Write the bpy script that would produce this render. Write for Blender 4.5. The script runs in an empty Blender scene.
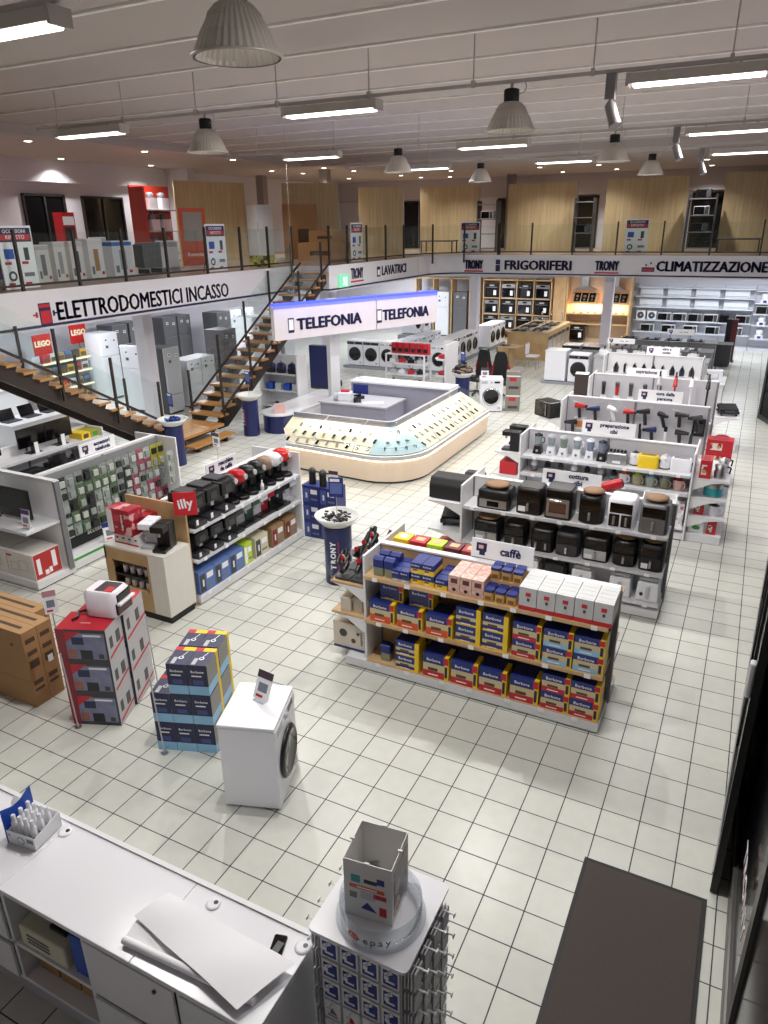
import bpy, math, random
from mathutils import Vector, Matrix, Euler
random.seed(7)
PI = math.pi
COL = bpy.context.scene.collection
T = 0.31            # floor tile pitch
MEZ = 3.6            # mezzanine floor height
EXPO = 0.42

# ------------------------------------------------------------------ materials
_m = {}
def srgb(c):
    c = c.lstrip('#'); v = [int(c[i:i+2], 16) / 255 for i in (0, 2, 4)]
    return tuple(((x + .055) / 1.055) ** 2.4 if x > .04045 else x / 12.92 for x in v) + (1,)
def mat(name, col, rough=.5, metal=0., emit=0., ecol=None, noise=.05, scale=8., coat=0., spec=.5):
    if name in _m: return _m[name]
    m = bpy.data.materials.new(name); m.use_nodes = True; _m[name] = m
    nt = m.node_tree; b = nt.nodes['Principled BSDF']
    c = srgb(col) if isinstance(col, str) else col
    b.inputs['Roughness'].default_value = rough; b.inputs['Metallic'].default_value = metal
    b.inputs['Specular IOR Level'].default_value = spec
    b.inputs['Coat Weight'].default_value = coat
    tc = nt.nodes.new('ShaderNodeTexCoord'); n = nt.nodes.new('ShaderNodeTexNoise')
    n.inputs['Scale'].default_value = scale; n.inputs['Detail'].default_value = 2
    mix = nt.nodes.new('ShaderNodeMix'); mix.data_type = 'RGBA'
    mix.inputs[6].default_value = tuple(x * (1 - noise) for x in c[:3]) + (1,)
    mix.inputs[7].default_value = tuple(min(1, x * (1 + noise)) for x in c[:3]) + (1,)
    nt.links.new(tc.outputs['Object'], n.inputs['Vector'])
    nt.links.new(n.outputs['Fac'], mix.inputs[0]); nt.links.new(mix.outputs[2], b.inputs['Base Color'])
    if emit:
        b.inputs['Emission Color'].default_value = srgb(ecol) if ecol else c
        b.inputs['Emission Strength'].default_value = emit
    return m
def wood(name, a, b_, scale=(1, 14, 1), rough=.5):
    if name in _m: return _m[name]
    m = bpy.data.materials.new(name); m.use_nodes = True; _m[name] = m
    nt = m.node_tree; b = nt.nodes['Principled BSDF']; b.inputs['Roughness'].default_value = rough
    tc = nt.nodes.new('ShaderNodeTexCoord'); mp = nt.nodes.new('ShaderNodeMapping'); mp.inputs['Scale'].default_value = scale
    n = nt.nodes.new('ShaderNodeTexNoise'); n.inputs['Scale'].default_value = 2.2; n.inputs['Detail'].default_value = 5
    r = nt.nodes.new('ShaderNodeValToRGB'); r.color_ramp.elements[0].position = .3; r.color_ramp.elements[1].position = .72
    r.color_ramp.elements[0].color = srgb(a); r.color_ramp.elements[1].color = srgb(b_)
    nt.links.new(tc.outputs['Object'], mp.inputs['Vector']); nt.links.new(mp.outputs[0], n.inputs['Vector'])
    nt.links.new(n.outputs['Fac'], r.inputs[0]); nt.links.new(r.outputs[0], b.inputs['Base Color'])
    return m
def print_mat(name, base, cols, scale=18., rough=.35, thr=.55):
    """printed packaging: blotches of ink on a base colour"""
    if name in _m: return _m[name]
    m = bpy.data.materials.new(name); m.use_nodes = True; _m[name] = m
    nt = m.node_tree; b = nt.nodes['Principled BSDF']; b.inputs['Roughness'].default_value = rough
    tc = nt.nodes.new('ShaderNodeTexCoord'); v = nt.nodes.new('ShaderNodeTexVoronoi'); v.inputs['Scale'].default_value = scale
    v.distance = 'CHEBYCHEV'
    r = nt.nodes.new('ShaderNodeValToRGB'); r.color_ramp.interpolation = 'CONSTANT'
    e = r.color_ramp.elements; e[0].position = 0; e[0].color = srgb(base); e[1].position = thr; e[1].color = srgb(cols[0])
    k = len(cols)
    for i in range(1, k):
        x = e.new(thr + (1 - thr) * i / k); x.color = srgb(cols[i])
    s = nt.nodes.new('ShaderNodeSeparateColor')
    nt.links.new(tc.outputs['Object'], v.inputs['Vector']); nt.links.new(v.outputs['Color'], s.inputs[0])
    nt.links.new(s.outputs[0], r.inputs[0]); nt.links.new(r.outputs[0], b.inputs['Base Color'])
    return m
def glass(name, col='#fafdfc', refl=.05, body=.012):
    if name in _m: return _m[name]
    m = bpy.data.materials.new(name); m.use_nodes = True; _m[name] = m
    nt = m.node_tree; nt.nodes.clear()
    o = nt.nodes.new('ShaderNodeOutputMaterial'); t = nt.nodes.new('ShaderNodeBsdfTransparent'); t.inputs[0].default_value = srgb(col)
    g = nt.nodes.new('ShaderNodeBsdfGlossy'); g.inputs['Roughness'].default_value = .03
    d = nt.nodes.new('ShaderNodeBsdfDiffuse'); d.inputs[0].default_value = srgb('#c8d6d4')
    lw = nt.nodes.new('ShaderNodeLayerWeight'); lw.inputs[0].default_value = .25
    ml = nt.nodes.new('ShaderNodeMath'); ml.operation = 'MULTIPLY'; ml.inputs[1].default_value = refl * 3
    mx = nt.nodes.new('ShaderNodeMixShader'); mx2 = nt.nodes.new('ShaderNodeMixShader'); mx2.inputs[0].default_value = body
    nt.links.new(lw.outputs['Fresnel'], ml.inputs[0]); nt.links.new(ml.outputs[0], mx.inputs[0])
    nt.links.new(t.outputs[0], mx2.inputs[1]); nt.links.new(d.outputs[0], mx2.inputs[2])
    nt.links.new(mx2.outputs[0], mx.inputs[1]); nt.links.new(g.outputs[0], mx.inputs[2]); nt.links.new(mx.outputs[0], o.inputs[0])
    return m

WHITE = mat('white_laminate', '#e4e4e6', .42, noise=.02)
SHELF = mat('shelf_white_metal', '#dcdcdf', .35, noise=.02)
GWHITE = mat('gloss_white', '#e9e9ee', .2, noise=.01)
APPL = mat('appliance_white', '#e6e7ee', .3, noise=.015)
BLACK = mat('black_plastic', '#141416', .32)
BLACKM = mat('black_matte', '#1b1b1d', .6)
DGREY = mat('dark_grey', '#3c3c40', .45)
MGREY = mat('mid_grey', '#77787c', .45)
LGREY = mat('light_grey', '#b7b8bc', .4)
STEEL = mat('brushed_steel', '#b0b0b2', .3, metal=.85)
CHROME = mat('chrome', '#d6d6d8', .12, metal=1)
RAILM = mat('rail_brown_metal', '#3b332f', .4, metal=.3)
RED = mat('red_plastic', '#b5141f', .28)
NAVY = mat('navy_blue', '#1d2459', .35)
BLUE = mat('bright_blue', '#1d4fb4', .4)
LBLUE = mat('light_blue_card', '#8fc0e2', .45)
YELLOW = mat('yellow_card', '#edc81f', .45)
CREAM = mat('cream_card', '#cbbb93', .5)
REDC = mat('red_card', '#bf2230', .45)
ORANGEC = mat('orange_card', '#d8542c', .5)
NAVYC = mat('navy_card', '#1c2c78', .4)
DNAVYC = mat('dark_navy_card', '#1b1f4a', .4)
GREENC = mat('green_card', '#3f8f3f', .5)
LIME = mat('lime_card', '#b9d431', .45)
PINKC = mat('pink_card', '#dcb4ac', .5)
PAPER = mat('white_paper', '#efeff2', .6, noise=.015)
CARD = mat('brown_cardboard', '#a47c52', .7, noise=.07, scale=5)
CARDD = mat('dark_cardboard_print', '#53402f', .7)
OAK = wood('oak_laminate', '#ab8a60', '#c4a679')
OAKSH = wood('oak_shelf', '#b99467', '#d3b288')
PART = wood('partition_wood', '#bfa67c', '#d2bf98', (6, 6, .35))
TREAD = wood('stair_tread_wood', '#9a6d3c', '#c4935a', (10, 1, 1), .35)
DECK = wood('mezzanine_parquet', '#87725f', '#9f8a76', (6, 1, 1), .35)
TAN = mat('tan_plastic', '#8f7460', .35)
GREENP = mat('green_plastic', '#2c5543', .35)
TEAL = mat('teal_label', '#2f9fa6', .4)
PURPLE = mat('purple_card', '#4b2c7c', .4)
GLASS = glass('clear_glass')
GLASSD = glass('acrylic', '#f4f6f8', .12, .06)
SCREEN = mat('dark_screen', '#08080b', .08)
INK = mat('navy_ink', '#1b1d4e', .5)
INKR = mat('red_ink', '#c2252f', .5)
INKW = mat('white_ink', '#f2f2f5', .5)
BURG = mat('burgundy_fabric', '#5a1822', .6)

# ------------------------------------------------------------------ mesh builder
class MB:
    def __init__(s): s.v = []; s.f = []; s.m = []; s.sm = []; s.mats = []; s.M = Matrix()
    def mi(s, m):
        if m not in s.mats: s.mats.append(m)
        return s.mats.index(m)
    def add(s, vs, fs, m, smooth=False):
        o = len(s.v); s.v += [tuple(s.M @ Vector(v)) for v in vs]
        for k, f in enumerate(fs):
            s.f.append([o + i for i in f]); s.m.append(s.mi(m[k] if isinstance(m, (list, tuple)) else m)); s.sm.append(smooth)
        return s
    def box(s, x0, x1, y0, y1, z0, z1, m, sides=None):
        """sides: dict of face -> material; faces -x +x -y +y -z +z"""
        vs = [(x, y, z) for z in (z0, z1) for y in (y0, y1) for x in (x0, x1)]
        fs = {'-x': (0, 4, 6, 2), '+x': (1, 3, 7, 5), '-y': (0, 1, 5, 4), '+y': (2, 6, 7, 3), '-z': (0, 2, 3, 1), '+z': (4, 5, 7, 6)}
        ms = [(sides or {}).get(k, m) for k in fs]
        return s.add(vs, list(fs.values()), ms)
    def tap(s, w0, d0, w1, d1, z0, z1, m, cx=0, cy=0, dx=0, dy=0):
        """tapered box: w0,d0 at the bottom, w1,d1 at the top"""
        vs = [(cx - w0/2, cy - d0/2, z0), (cx + w0/2, cy - d0/2, z0), (cx + w0/2, cy + d0/2, z0), (cx - w0/2, cy + d0/2, z0),
              (cx + dx - w1/2, cy + dy - d1/2, z1), (cx + dx + w1/2, cy + dy - d1/2, z1), (cx + dx + w1/2, cy + dy + d1/2, z1), (cx + dx - w1/2, cy + dy + d1/2, z1)]
        return s.add(vs, [(3, 2, 1, 0), (4, 5, 6, 7), (0, 1, 5, 4), (1, 2, 6, 5), (2, 3, 7, 6), (3, 0, 4, 7)], m)
    def rbox(s, w, d, z0, z1, r, m, cx=0, cy=0, n=4, top=None, edge=0.):
        """box with rounded vertical corners, optional eased top edge"""
        def ring(z, i=0.):
            out = []; rr = max(r - i, .001)
            for k, (sx, sy) in enumerate(((1, 1), (-1, 1), (-1, -1), (1, -1))):
                for j in range(n + 1):
                    a = (k + j / n) * PI / 2
                    out.append((cx + sx * (w/2 - r) + rr * math.cos(a), cy + sy * (d/2 - r) + rr * math.sin(a), z))
            return out
        rs = [ring(z0), ring(z1 - edge), ring(z1, edge)] if edge else [ring(z0), ring(z1)]
        N = 4 * (n + 1); vs = sum(rs, [])
        fs = []
        for q in range(len(rs) - 1):
            for i in range(N): fs.append((q*N + i, q*N + (i+1) % N, (q+1)*N + (i+1) % N, (q+1)*N + i))
        s.add(vs, fs, m, True)
        s.add(rs[0], [tuple(range(N))[::-1]], m); s.add(rs[-1], [tuple(range(N))], top or m)
        return s
    def lathe(s, prof, m, n=20, cx=0, cy=0, cap=True, sx=1, sy=1):
        vs = []; fs = []
        for r, z in prof:
            for i in range(n):
                a = 2 * PI * i / n; vs.append((cx + r * sx * math.cos(a), cy + r * sy * math.sin(a), z))
        for q in range(len(prof) - 1):
            for i in range(n): fs.append((q*n + i, q*n + (i+1) % n, (q+1)*n + (i+1) % n, (q+1)*n + i))
        s.add(vs, fs, m, True)
        if cap:
            if prof[0][0] > 1e-4: s.add(vs[:n], [tuple(range(n))[::-1]], m)
            if prof[-1][0] > 1e-4: s.add(vs[-n:], [tuple(range(n))], m)
        return s
    def cyl(s, cx, cy, z0, z1, r, m, n=16): return s.lathe([(r, z0), (r, z1)], m, n, cx, cy)
    def rod(s, p, q, r, m, n=8, r2=None, cap=True):
        p = Vector(p); q = Vector(q); d = (q - p); L = d.length
        if L < 1e-6: return s
        R = d.to_track_quat('Z', 'Y').to_matrix().to_4x4(); R.translation = p
        M0 = s.M; s.M = M0 @ R; s.lathe([(r, 0), (r2 if r2 is not None else r, L)], m, n, cap=cap); s.M = M0
        return s
    def tube(s, pts, r, m, n=8):
        for a, b in zip(pts[:-1], pts[1:]): s.rod(a, b, r, m, n)
        return s
    def bar(s, p, q, w, h, m):
        """rectangular bar from p to q"""
        p = Vector(p); q = Vector(q); d = q - p; L = d.length
        z = d.normalized(); up = Vector((0, 0, 1)) if abs(z.z) < .98 else Vector((0, 1, 0))
        x = up.cross(z).normalized(); y = z.cross(x)
        R = Matrix((x, y, z)).transposed().to_4x4(); R.translation = p
        M0 = s.M; s.M = M0 @ R; s.box(-w/2, w/2, -h/2, h/2, 0, L, m); s.M = M0
        return s
    def prism(s, poly, z0, z1, m, top=None):
        n = len(poly); vs = [(x, y, z0) for x, y in poly] + [(x, y, z1) for x, y in poly]
        s.add(vs, [(i, (i+1) % n, n + (i+1) % n, n + i) for i in range(n)], m)
        s.add(vs[:n], [tuple(range(n))[::-1]], m); s.add(vs[n:], [tuple(range(n))], top or m)
        return s
    def side(s, poly, x0, x1, m):
        """prism of a (y,z) outline along x"""
        n = len(poly); vs = [(x0, y, z) for y, z in poly] + [(x1, y, z) for y, z in poly]
        s.add(vs, [(i, (i+1) % n, n + (i+1) % n, n + i) for i in range(n)], m)
        s.add(vs[:n], [tuple(range(n))[::-1]], m); s.add(vs[n:], [tuple(range(n))], m)
        return s
    def quad(s, a, b, c, d, m): return s.add([a, b, c, d], [(0, 1, 2, 3)], m)
    def sph(s, c, r, m, n=10, sz=1.):
        pr = [(max(1e-5, r * math.sin(PI * k / 6)), c[2] - r * sz * math.cos(PI * k / 6)) for k in range(7)]
        return s.lathe(pr, m, n, c[0], c[1], cap=False)
    def text(s, body, size, m, M=None, ext=.002, align='CENTER', bold=0.0, sx=1., shear=0., fat=0.):
        """flat lettering in the local x-z plane facing -y, origin at the middle of the line"""
        v, f = text_mesh(body, size, ext, align, bold, shear)
        M0 = s.M
        if M is not None: s.M = M0 @ M
        for q in ((-fat, 0), (0, 0), (fat, 0), (0, fat * .5), (0, -fat * .5)) if fat else ((0, 0),): s.add([(x * sx + q[0], -z, y + q[1]) for x, y, z in v], f, m)
        s.M = M0
        return s
    def build(s, name, parent=None, loc=None, rot=None, **kw):
        me = bpy.data.meshes.new(name); me.from_pydata(s.v, [], s.f)
        for m in s.mats: me.materials.append(m)
        me.polygons.foreach_set('material_index', s.m); me.polygons.foreach_set('use_smooth', s.sm)
        me.update()
        o = bpy.data.objects.new(name, me); COL.objects.link(o)
        if parent is not None: o.parent = parent
        if loc is not None: o.location = loc
        if rot is not None: o.rotation_euler = rot if isinstance(rot, (tuple, list)) else (0, 0, rot)
        bv = kw.get('bevel')
        if bv:
            md = o.modifiers.new('bevel', 'BEVEL'); md.width = bv; md.segments = 2; md.limit_method = 'ANGLE'
        return o

_tx = {}
def text_mesh(body, size, ext, align, bold, shear):
    k = (body, size, ext, align, bold, shear)
    if k in _tx: return _tx[k]
    cu = bpy.data.curves.new('lettering', 'FONT'); cu.body = body; cu.size = size; cu.extrude = ext; cu.align_x = align; cu.align_y = 'CENTER'
    cu.offset = bold; cu.resolution_u = 2; cu.shear = shear
    ob = bpy.data.objects.new('lettering', cu); COL.objects.link(ob)
    dg = bpy.context.evaluated_depsgraph_get(); me = bpy.data.meshes.new_from_object(ob.evaluated_get(dg))
    v = [tuple(x.co) for x in me.vertices]; f = [tuple(p.vertices) for p in me.polygons]
    bpy.data.objects.remove(ob); bpy.data.curves.remove(cu); bpy.data.meshes.remove(me)
    _tx[k] = (v, f); return _tx[k]

def TR(x=0, y=0, z=0, rz=0, rx=0, ry=0): return Matrix.Translation((x, y, z)) @ Euler((rx, ry, rz)).to_matrix().to_4x4()

# ------------------------------------------------------------------ things
def tag(o, label, cat, group=None, kind=None):
    n = len(label.split())
    if not 4 <= n <= 16: print('LABEL LENGTH', n, label)
    o['label'] = label; o['category'] = cat
    if group: o['group'] = group
    if kind: o['kind'] = kind
    return o
def empty(name, loc=(0, 0, 0), rz=0, parent=None):
    o = bpy.data.objects.new(name, None); COL.objects.link(o); o.location = loc; o.rotation_euler = (0, 0, rz); o.empty_display_size = .1
    if parent: o.parent = parent
    return o
def thing(name, label, cat, loc=(0, 0, 0), rz=0, group=None): return tag(empty(name, loc, rz), label, cat, group)
def struct(name, mb, **kw):
    o = mb.build(name, **kw); o['kind'] = 'structure'; return o
def copy_tree(o, parent=None):
    c = o.copy(); COL.objects.link(c); c.parent = parent
    for ch in list(o.children): copy_tree(ch, c)
    return c
_proto = {}
def put(key, fn, loc, rz, label, cat, group=None, rx=0, ry=0):
    """first use builds the thing, later uses copy it with its parts"""
    if key not in _proto: r = fn(); _proto[key] = r
    else: r = copy_tree(_proto[key])
    r.location = loc; r.rotation_euler = (rx, ry, rz)
    if 'group' in r.keys() and not group: del r['group']
    return tag(r, label, cat, group)
ORD = ['leftmost', 'second', 'third', 'fourth', 'fifth', 'sixth', 'seventh', 'eighth', 'ninth', 'tenth', 'eleventh', 'twelfth']
def nth(i, n, from_='left'):
    if n == 1: return 'only'
    if i == 0: return 'leftmost'
    if i == n - 1: return 'rightmost'
    return ORD[i] + '-from-' + from_
class Frame:
    def __init__(s, ox, oy, rz=0, oz=0): s.o = Vector((ox, oy, oz)); s.rz = rz; s.R = Matrix.Rotation(rz, 3, 'Z')
    def p(s, x, y, z=0): return tuple(s.R @ Vector((x, y, z)) + s.o)
# ------------------------------------------------------------------ camera
def camera():
    yaw, pit, roll = -0.4710748, 0.3793917, -0.0147616
    F = Vector((math.sin(yaw) * math.cos(pit), math.cos(yaw) * math.cos(pit), -math.sin(pit)))
    R = Vector((math.cos(yaw), -math.sin(yaw), 0)); U = R.cross(F)
    R2 = R * math.cos(roll) + U * math.sin(roll); U2 = -R * math.sin(roll) + U * math.cos(roll)
    cam = bpy.data.cameras.new('camera'); o = bpy.data.objects.new('camera', cam); COL.objects.link(o)
    M = Matrix((R2, U2, -F)).transposed().to_4x4(); M.translation = Vector((1.45573, -4.40338, 4.62232)); o.matrix_world = M
    cam.sensor_fit = 'HORIZONTAL'; cam.sensor_width = 36; cam.lens = 717.5756 / 768 * 36; cam.clip_start = .05; cam.clip_end = 200
    bpy.context.scene.camera = o
camera()

# ------------------------------------------------------------------ floor material: 31 cm tiles with dark joints
def tile_floor():
    m = bpy.data.materials.new('floor_tiles'); m.use_nodes = True; nt = m.node_tree; b = nt.nodes['Principled BSDF']
    N = nt.nodes.new; L = nt.links.new
    tc = N('ShaderNodeTexCoord'); sc = N('ShaderNodeVectorMath'); sc.operation = 'SCALE'; sc.inputs['Scale'].default_value = 1 / T
    L(tc.outputs['Object'], sc.inputs[0])
    fr = N('ShaderNodeVectorMath'); fr.operation = 'FRACTION'; fl = N('ShaderNodeVectorMath'); fl.operation = 'FLOOR'
    L(sc.outputs[0], fr.inputs[0]); L(sc.outputs[0], fl.inputs[0])
    sep = N('ShaderNodeSeparateXYZ'); L(fr.outputs[0], sep.inputs[0])
    def mth(op, a, bb=None):
        n = N('ShaderNodeMath'); n.operation = op
        for i, v in ((0, a), (1, bb)):
            if v is None: continue
            if isinstance(v, (int, float)): n.inputs[i].default_value = v
            else: L(v, n.inputs[i])
        return n.outputs[0]
    def edge(v):
        d = mth('ABSOLUTE', mth('SUBTRACT', v, .5)); return mth('GREATER_THAN', d, .4855)
    g = mth('MAXIMUM', edge(sep.outputs[0]), edge(sep.outputs[1]))
    wn = N('ShaderNodeTexWhiteNoise'); L(fl.outputs[0], wn.inputs[0])
    ns = N('ShaderNodeTexNoise'); ns.inputs['Scale'].default_value = 9; ns.inputs['Detail'].default_value = 6; L(tc.outputs['Object'], ns.inputs['Vector'])
    big = N('ShaderNodeTexNoise'); big.inputs['Scale'].default_value = .9; L(tc.outputs['Object'], big.inputs['Vector'])
    v = mth('ADD', mth('ADD', mth('MULTIPLY', wn.outputs[0], .25), mth('MULTIPLY', ns.outputs['Fac'], .5)), mth('MULTIPLY', big.outputs['Fac'], .35))
    r = N('ShaderNodeValToRGB'); r.color_ramp.elements[0].position = .2; r.color_ramp.elements[1].position = .9
    r.color_ramp.elements[0].color = srgb('#c2c3bc'); r.color_ramp.elements[1].color = srgb('#d5d6cd'); L(v, r.inputs[0])
    mx = N('ShaderNodeMix'); mx.data_type = 'RGBA'; L(g, mx.inputs[0]); L(r.outputs[0], mx.inputs[6]); mx.inputs[7].default_value = srgb('#3a3d42')
    L(mx.outputs[2], b.inputs['Base Color'])
    rr = mth('ADD', mth('MULTIPLY', g, .5), .3); L(rr, b.inputs['Roughness'])
    bp = N('ShaderNodeBump'); bp.inputs['Strength'].default_value = .25; bp.inputs['Distance'].default_value = .004
    L(mth('SUBTRACT', 1, g), bp.inputs['Height']); L(bp.outputs[0], b.inputs['Normal'])
    return m
XL, XR, YF, YB = -18.0, 2.6, -8.0, 29.5
mb = MB(); mb.box(XL - .2, XR + .4, YF - .2, YB + .2, -.12, 0, tile_floor()); struct('floor', mb)

CEILM = mat('ceiling_paint', '#beb4ae', .8, noise=.02, scale=2)
RIBM = mat('ceiling_rib_paint', '#f4efea', .7, noise=.02)
WALLM = mat('wall_paint', '#d6d3dc', .8, noise=.02, scale=1.5)
mb = MB(); mb.box(XL - .2, XR + .4, YF - .2, YB + .2, 6.75, 6.95, CEILM)
for k in range(-6, 12):
    y = 2.17 + 1.405 * k
    mb.box(-13.2, XR, y - .03, y + .03, 6.725, 6.75, RIBM)
mb.box(XL, -13.2, YF, YB, 6.55, 6.75, CEILM); mb.box(-13.2, XR, 18.6, YB, 6.55, 6.75, CEILM)
struct('ceiling', mb)
# walls
mb = MB(); mb.box(XL - .2, XL, YF - .2, YB + .2, 0, 6.95, WALLM); struct('wall_left', mb)
mb = MB(); mb.box(XL, XR + .4, YB, YB + .2, 0, 6.95, WALLM); struct('wall_back', mb)
mb = MB(); mb.box(XL, XR + .4, YF - .2, YF, 0, 6.95, WALLM); struct('wall_front', mb)
mb = MB(); mb.box(XR, XR + .2, 6.6, YB, 0, 6.95, WALLM); mb.box(XR, XR + .2, YF, 6.6, 3.2, 6.95, WALLM); struct('wall_right', mb)
mb = MB(); mb.box(-17.9, XR, 27.1, 27.25, 0, MEZ - .1, WALLM); struct('wall_lower_back', mb)
mb = MB(); mb.box(-17.1, -17.0, YF, 27.1, 0, MEZ - .7, WALLM); struct('wall_lower_left', mb)
# upper bulkheads
mb = MB(); mb.box(XL, XL + .35, YF, 16.8, 5.95, 6.55, WALLM); mb.box(XL, XL + 1.3, 16.8, 17.2, MEZ, 6.55, WALLM); struct('trim_1', mb)
mb = MB(); mb.box(-17.9, XR, 28.7, 29.5, 5.75, 6.55, mat('bulkhead_paint', '#b9b2b8', .8)); struct('trim_2', mb)

# mezzanine slab, deck and fascia
def fascia_path():
    pts = [(-10.55, YF), (-10.55, 13.8), (-9.5, 13.82), (-9.5, 20.6)]
    for k in range(1, 7):
        a = PI - k / 6 * PI / 2; pts.append((-8.2 + 1.3 * math.cos(a), 20.6 + 1.3 * math.sin(a)))
    pts.append((XR, 21.9)); return pts
FP = fascia_path()
SLABU = mat('mezzanine_soffit', '#c6c6cc', .8)
mb = MB(); poly = FP + [(XR, YB), (XL, YB), (XL, YF)]
mb.prism(poly, 2.93, MEZ - .03, SLABU); mb.prism(poly, MEZ - .03, MEZ, DECK); struct('floor_mezzanine', mb)
FASC = mat('fascia_white', '#dcdade', .6, noise=.015)
FLINE = mat('fascia_navy_line', '#22264f', .5)
def ribbon(mb, pts, z0, z1, th, m):
    """vertical band that follows the path, th metres thick towards the void"""
    P = [Vector(p) for p in pts]; out = []
    for i, p in enumerate(P):
        d = ((P[min(i+1, len(P)-1)] - P[max(i-1, 0)])).normalized()
        nrm = Vector((d.y, -d.x)); c = 1.
        if 0 < i < len(P) - 1:
            a = (P[i] - P[i-1]).normalized(); b = (P[i+1] - P[i]).normalized(); c = max(.5, math.cos(a.angle(b) / 2))
        out.append(p + nrm * th / c)
    for i in range(len(P) - 1):
        a, b, c, d = P[i], P[i+1], out[i+1], out[i]
        vs = [(q.x, q.y, z) for z in (z0, z1) for q in (a, b, c, d)]
        mb.add(vs, [(0, 1, 2, 3), (7, 6, 5, 4), (0, 4, 5, 1), (1, 5, 6, 2), (2, 6, 7, 3), (3, 7, 4, 0)], m)
mb = MB(); ribbon(mb, FP, 2.9, MEZ, .04, FASC); ribbon(mb, FP, 2.94, 2.985, .052, FLINE); struct('fascia', mb)

# columns under the mezzanine
COLM = mat('column_paint', '#d8d4dc', .7)
for x, y, z1 in ((-12.0, 9.1, 2.93), (-3.3, 22.6, 2.93), (-8.3, 22.7, 2.93), (-11.9, 2.6, 2.93), (-11.6, 17.2, 2.93)):
    mb = MB(); mb.box(x - .16, x + .16, y - .16, y + .16, 0, z1, COLM); struct('column', mb)
# upper columns that run to the roof
for x, y in ((-8.6, 27.6), (-13.4, 20.4), (-17.0, 21.5)):
    mb = MB(); mb.box(x - .16, x + .16, y - .16, y + .16, MEZ, 6.55, mat('upper_column', '#8d8488', .6)); struct('column', mb)
# dark windows/doors of the left mezzanine wall and the openings at the back
WIN = mat('night_window', '#0d0d10', .1); FR = mat('dark_window_frame', '#2c2a2b', .4)
def wallwin(n, y0, y1, z0, z1):
    e = empty('window_%d' % n, (XL, y0, z0)); e['kind'] = 'structure'
    w, h = y1 - y0, z1 - z0
    MB().box(.02, .03, 0, w, 0, h, WIN).build('window_pane', e)
    m = MB()
    for a, b in ((0, .06), (w - .06, w), (w * .5 - .03, w * .5 + .03)): m.box(0, .08, a, b, 0, h, FR)
    m.box(0, .08, 0, w, h - .06, h, FR); m.box(0, .08, 0, w, 0, .06, FR); m.build('window_frame', e)
wallwin(1, 11.05, 12.55, MEZ, 5.64); wallwin(2, 13.2, 14.9, MEZ, 5.62)
def backopen(n, x0, x1, z0, z1, y=YB):
    e = empty('window_%d' % n, (x0, y, z0)); e['kind'] = 'structure'
    w, h = x1 - x0, z1 - z0
    MB().box(0, w, -.03, -.02, 0, h, WIN).build('window_pane', e)
    m = MB(); m.box(0, .06, -.07, 0, 0, h, FR); m.box(w - .06, w, -.07, 0, 0, h, FR); m.box(0, w, -.07, 0, h - .06, h, FR); m.build('window_frame', e)
for i, (a, b) in enumerate(((-1.6, .1), (-6.4, -5.3), (-9.8, -8.6), (-14.9, -13.2))): backopen(3 + i, a, b, MEZ, 5.7)
# ------------------------------------------------------------------ glass railings on the mezzanine
def railing(pts, posts, label):
    """pts: path of the glass; posts: positions along it"""
    r = thing('glass_railing', label, 'railing', (posts[0][0], posts[0][1], MEZ))
    ox, oy = posts[0]
    for x, y in posts:
        MB().box(x - ox - .025, x - ox + .025, y - oy - .025, y - oy + .025, -.25, 1.05, RAILM).build('post', r)
    for a, b in zip(posts[:-1], posts[1:]):
        p = Vector((a[0] - ox, a[1] - oy, 0)); q = Vector((b[0] - ox, b[1] - oy, 0)); d = (q - p).normalized() * .035
        MB().bar(p + d + Vector((0, 0, .56)), q - d + Vector((0, 0, .56)), .012, .86, GLASS).build('glass_pane', r)
        MB().bar(p + Vector((0, 0, .1)), q + Vector((0, 0, .1)), .03, .04, RAILM).build('bottom_rail', r)
    return r
yl = [1.2, 2.45, 3.65, 4.87, 6.17, 7.4, 8.68, 10.05, 11.4, 12.6, 13.75]
railing(None, [(-10.6, y) for y in yl], 'long glass railing on the left mezzanine above the ELETTRODOMESTICI lettering')
mid = [(-9.55, 14.05), (-9.55, 15.1), (-9.55, 16.3), (-9.55, 17.6), (-9.52, 18.9), (-9.1, 20.4), (-8.3, 21.4), (-7.2, 21.9)]
railing(None, mid, 'glass railing from the stair head round the curve above the LAVATRICI lettering')
railing(None, [(x, 21.95) for x in (-7.15, -6.0, -4.55, -3.1, -1.65, -.2, 1.25, 2.55)], 'straight glass railing on the back mezzanine above FRIGORIFERI and CLIMATIZZAZIONE')

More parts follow.
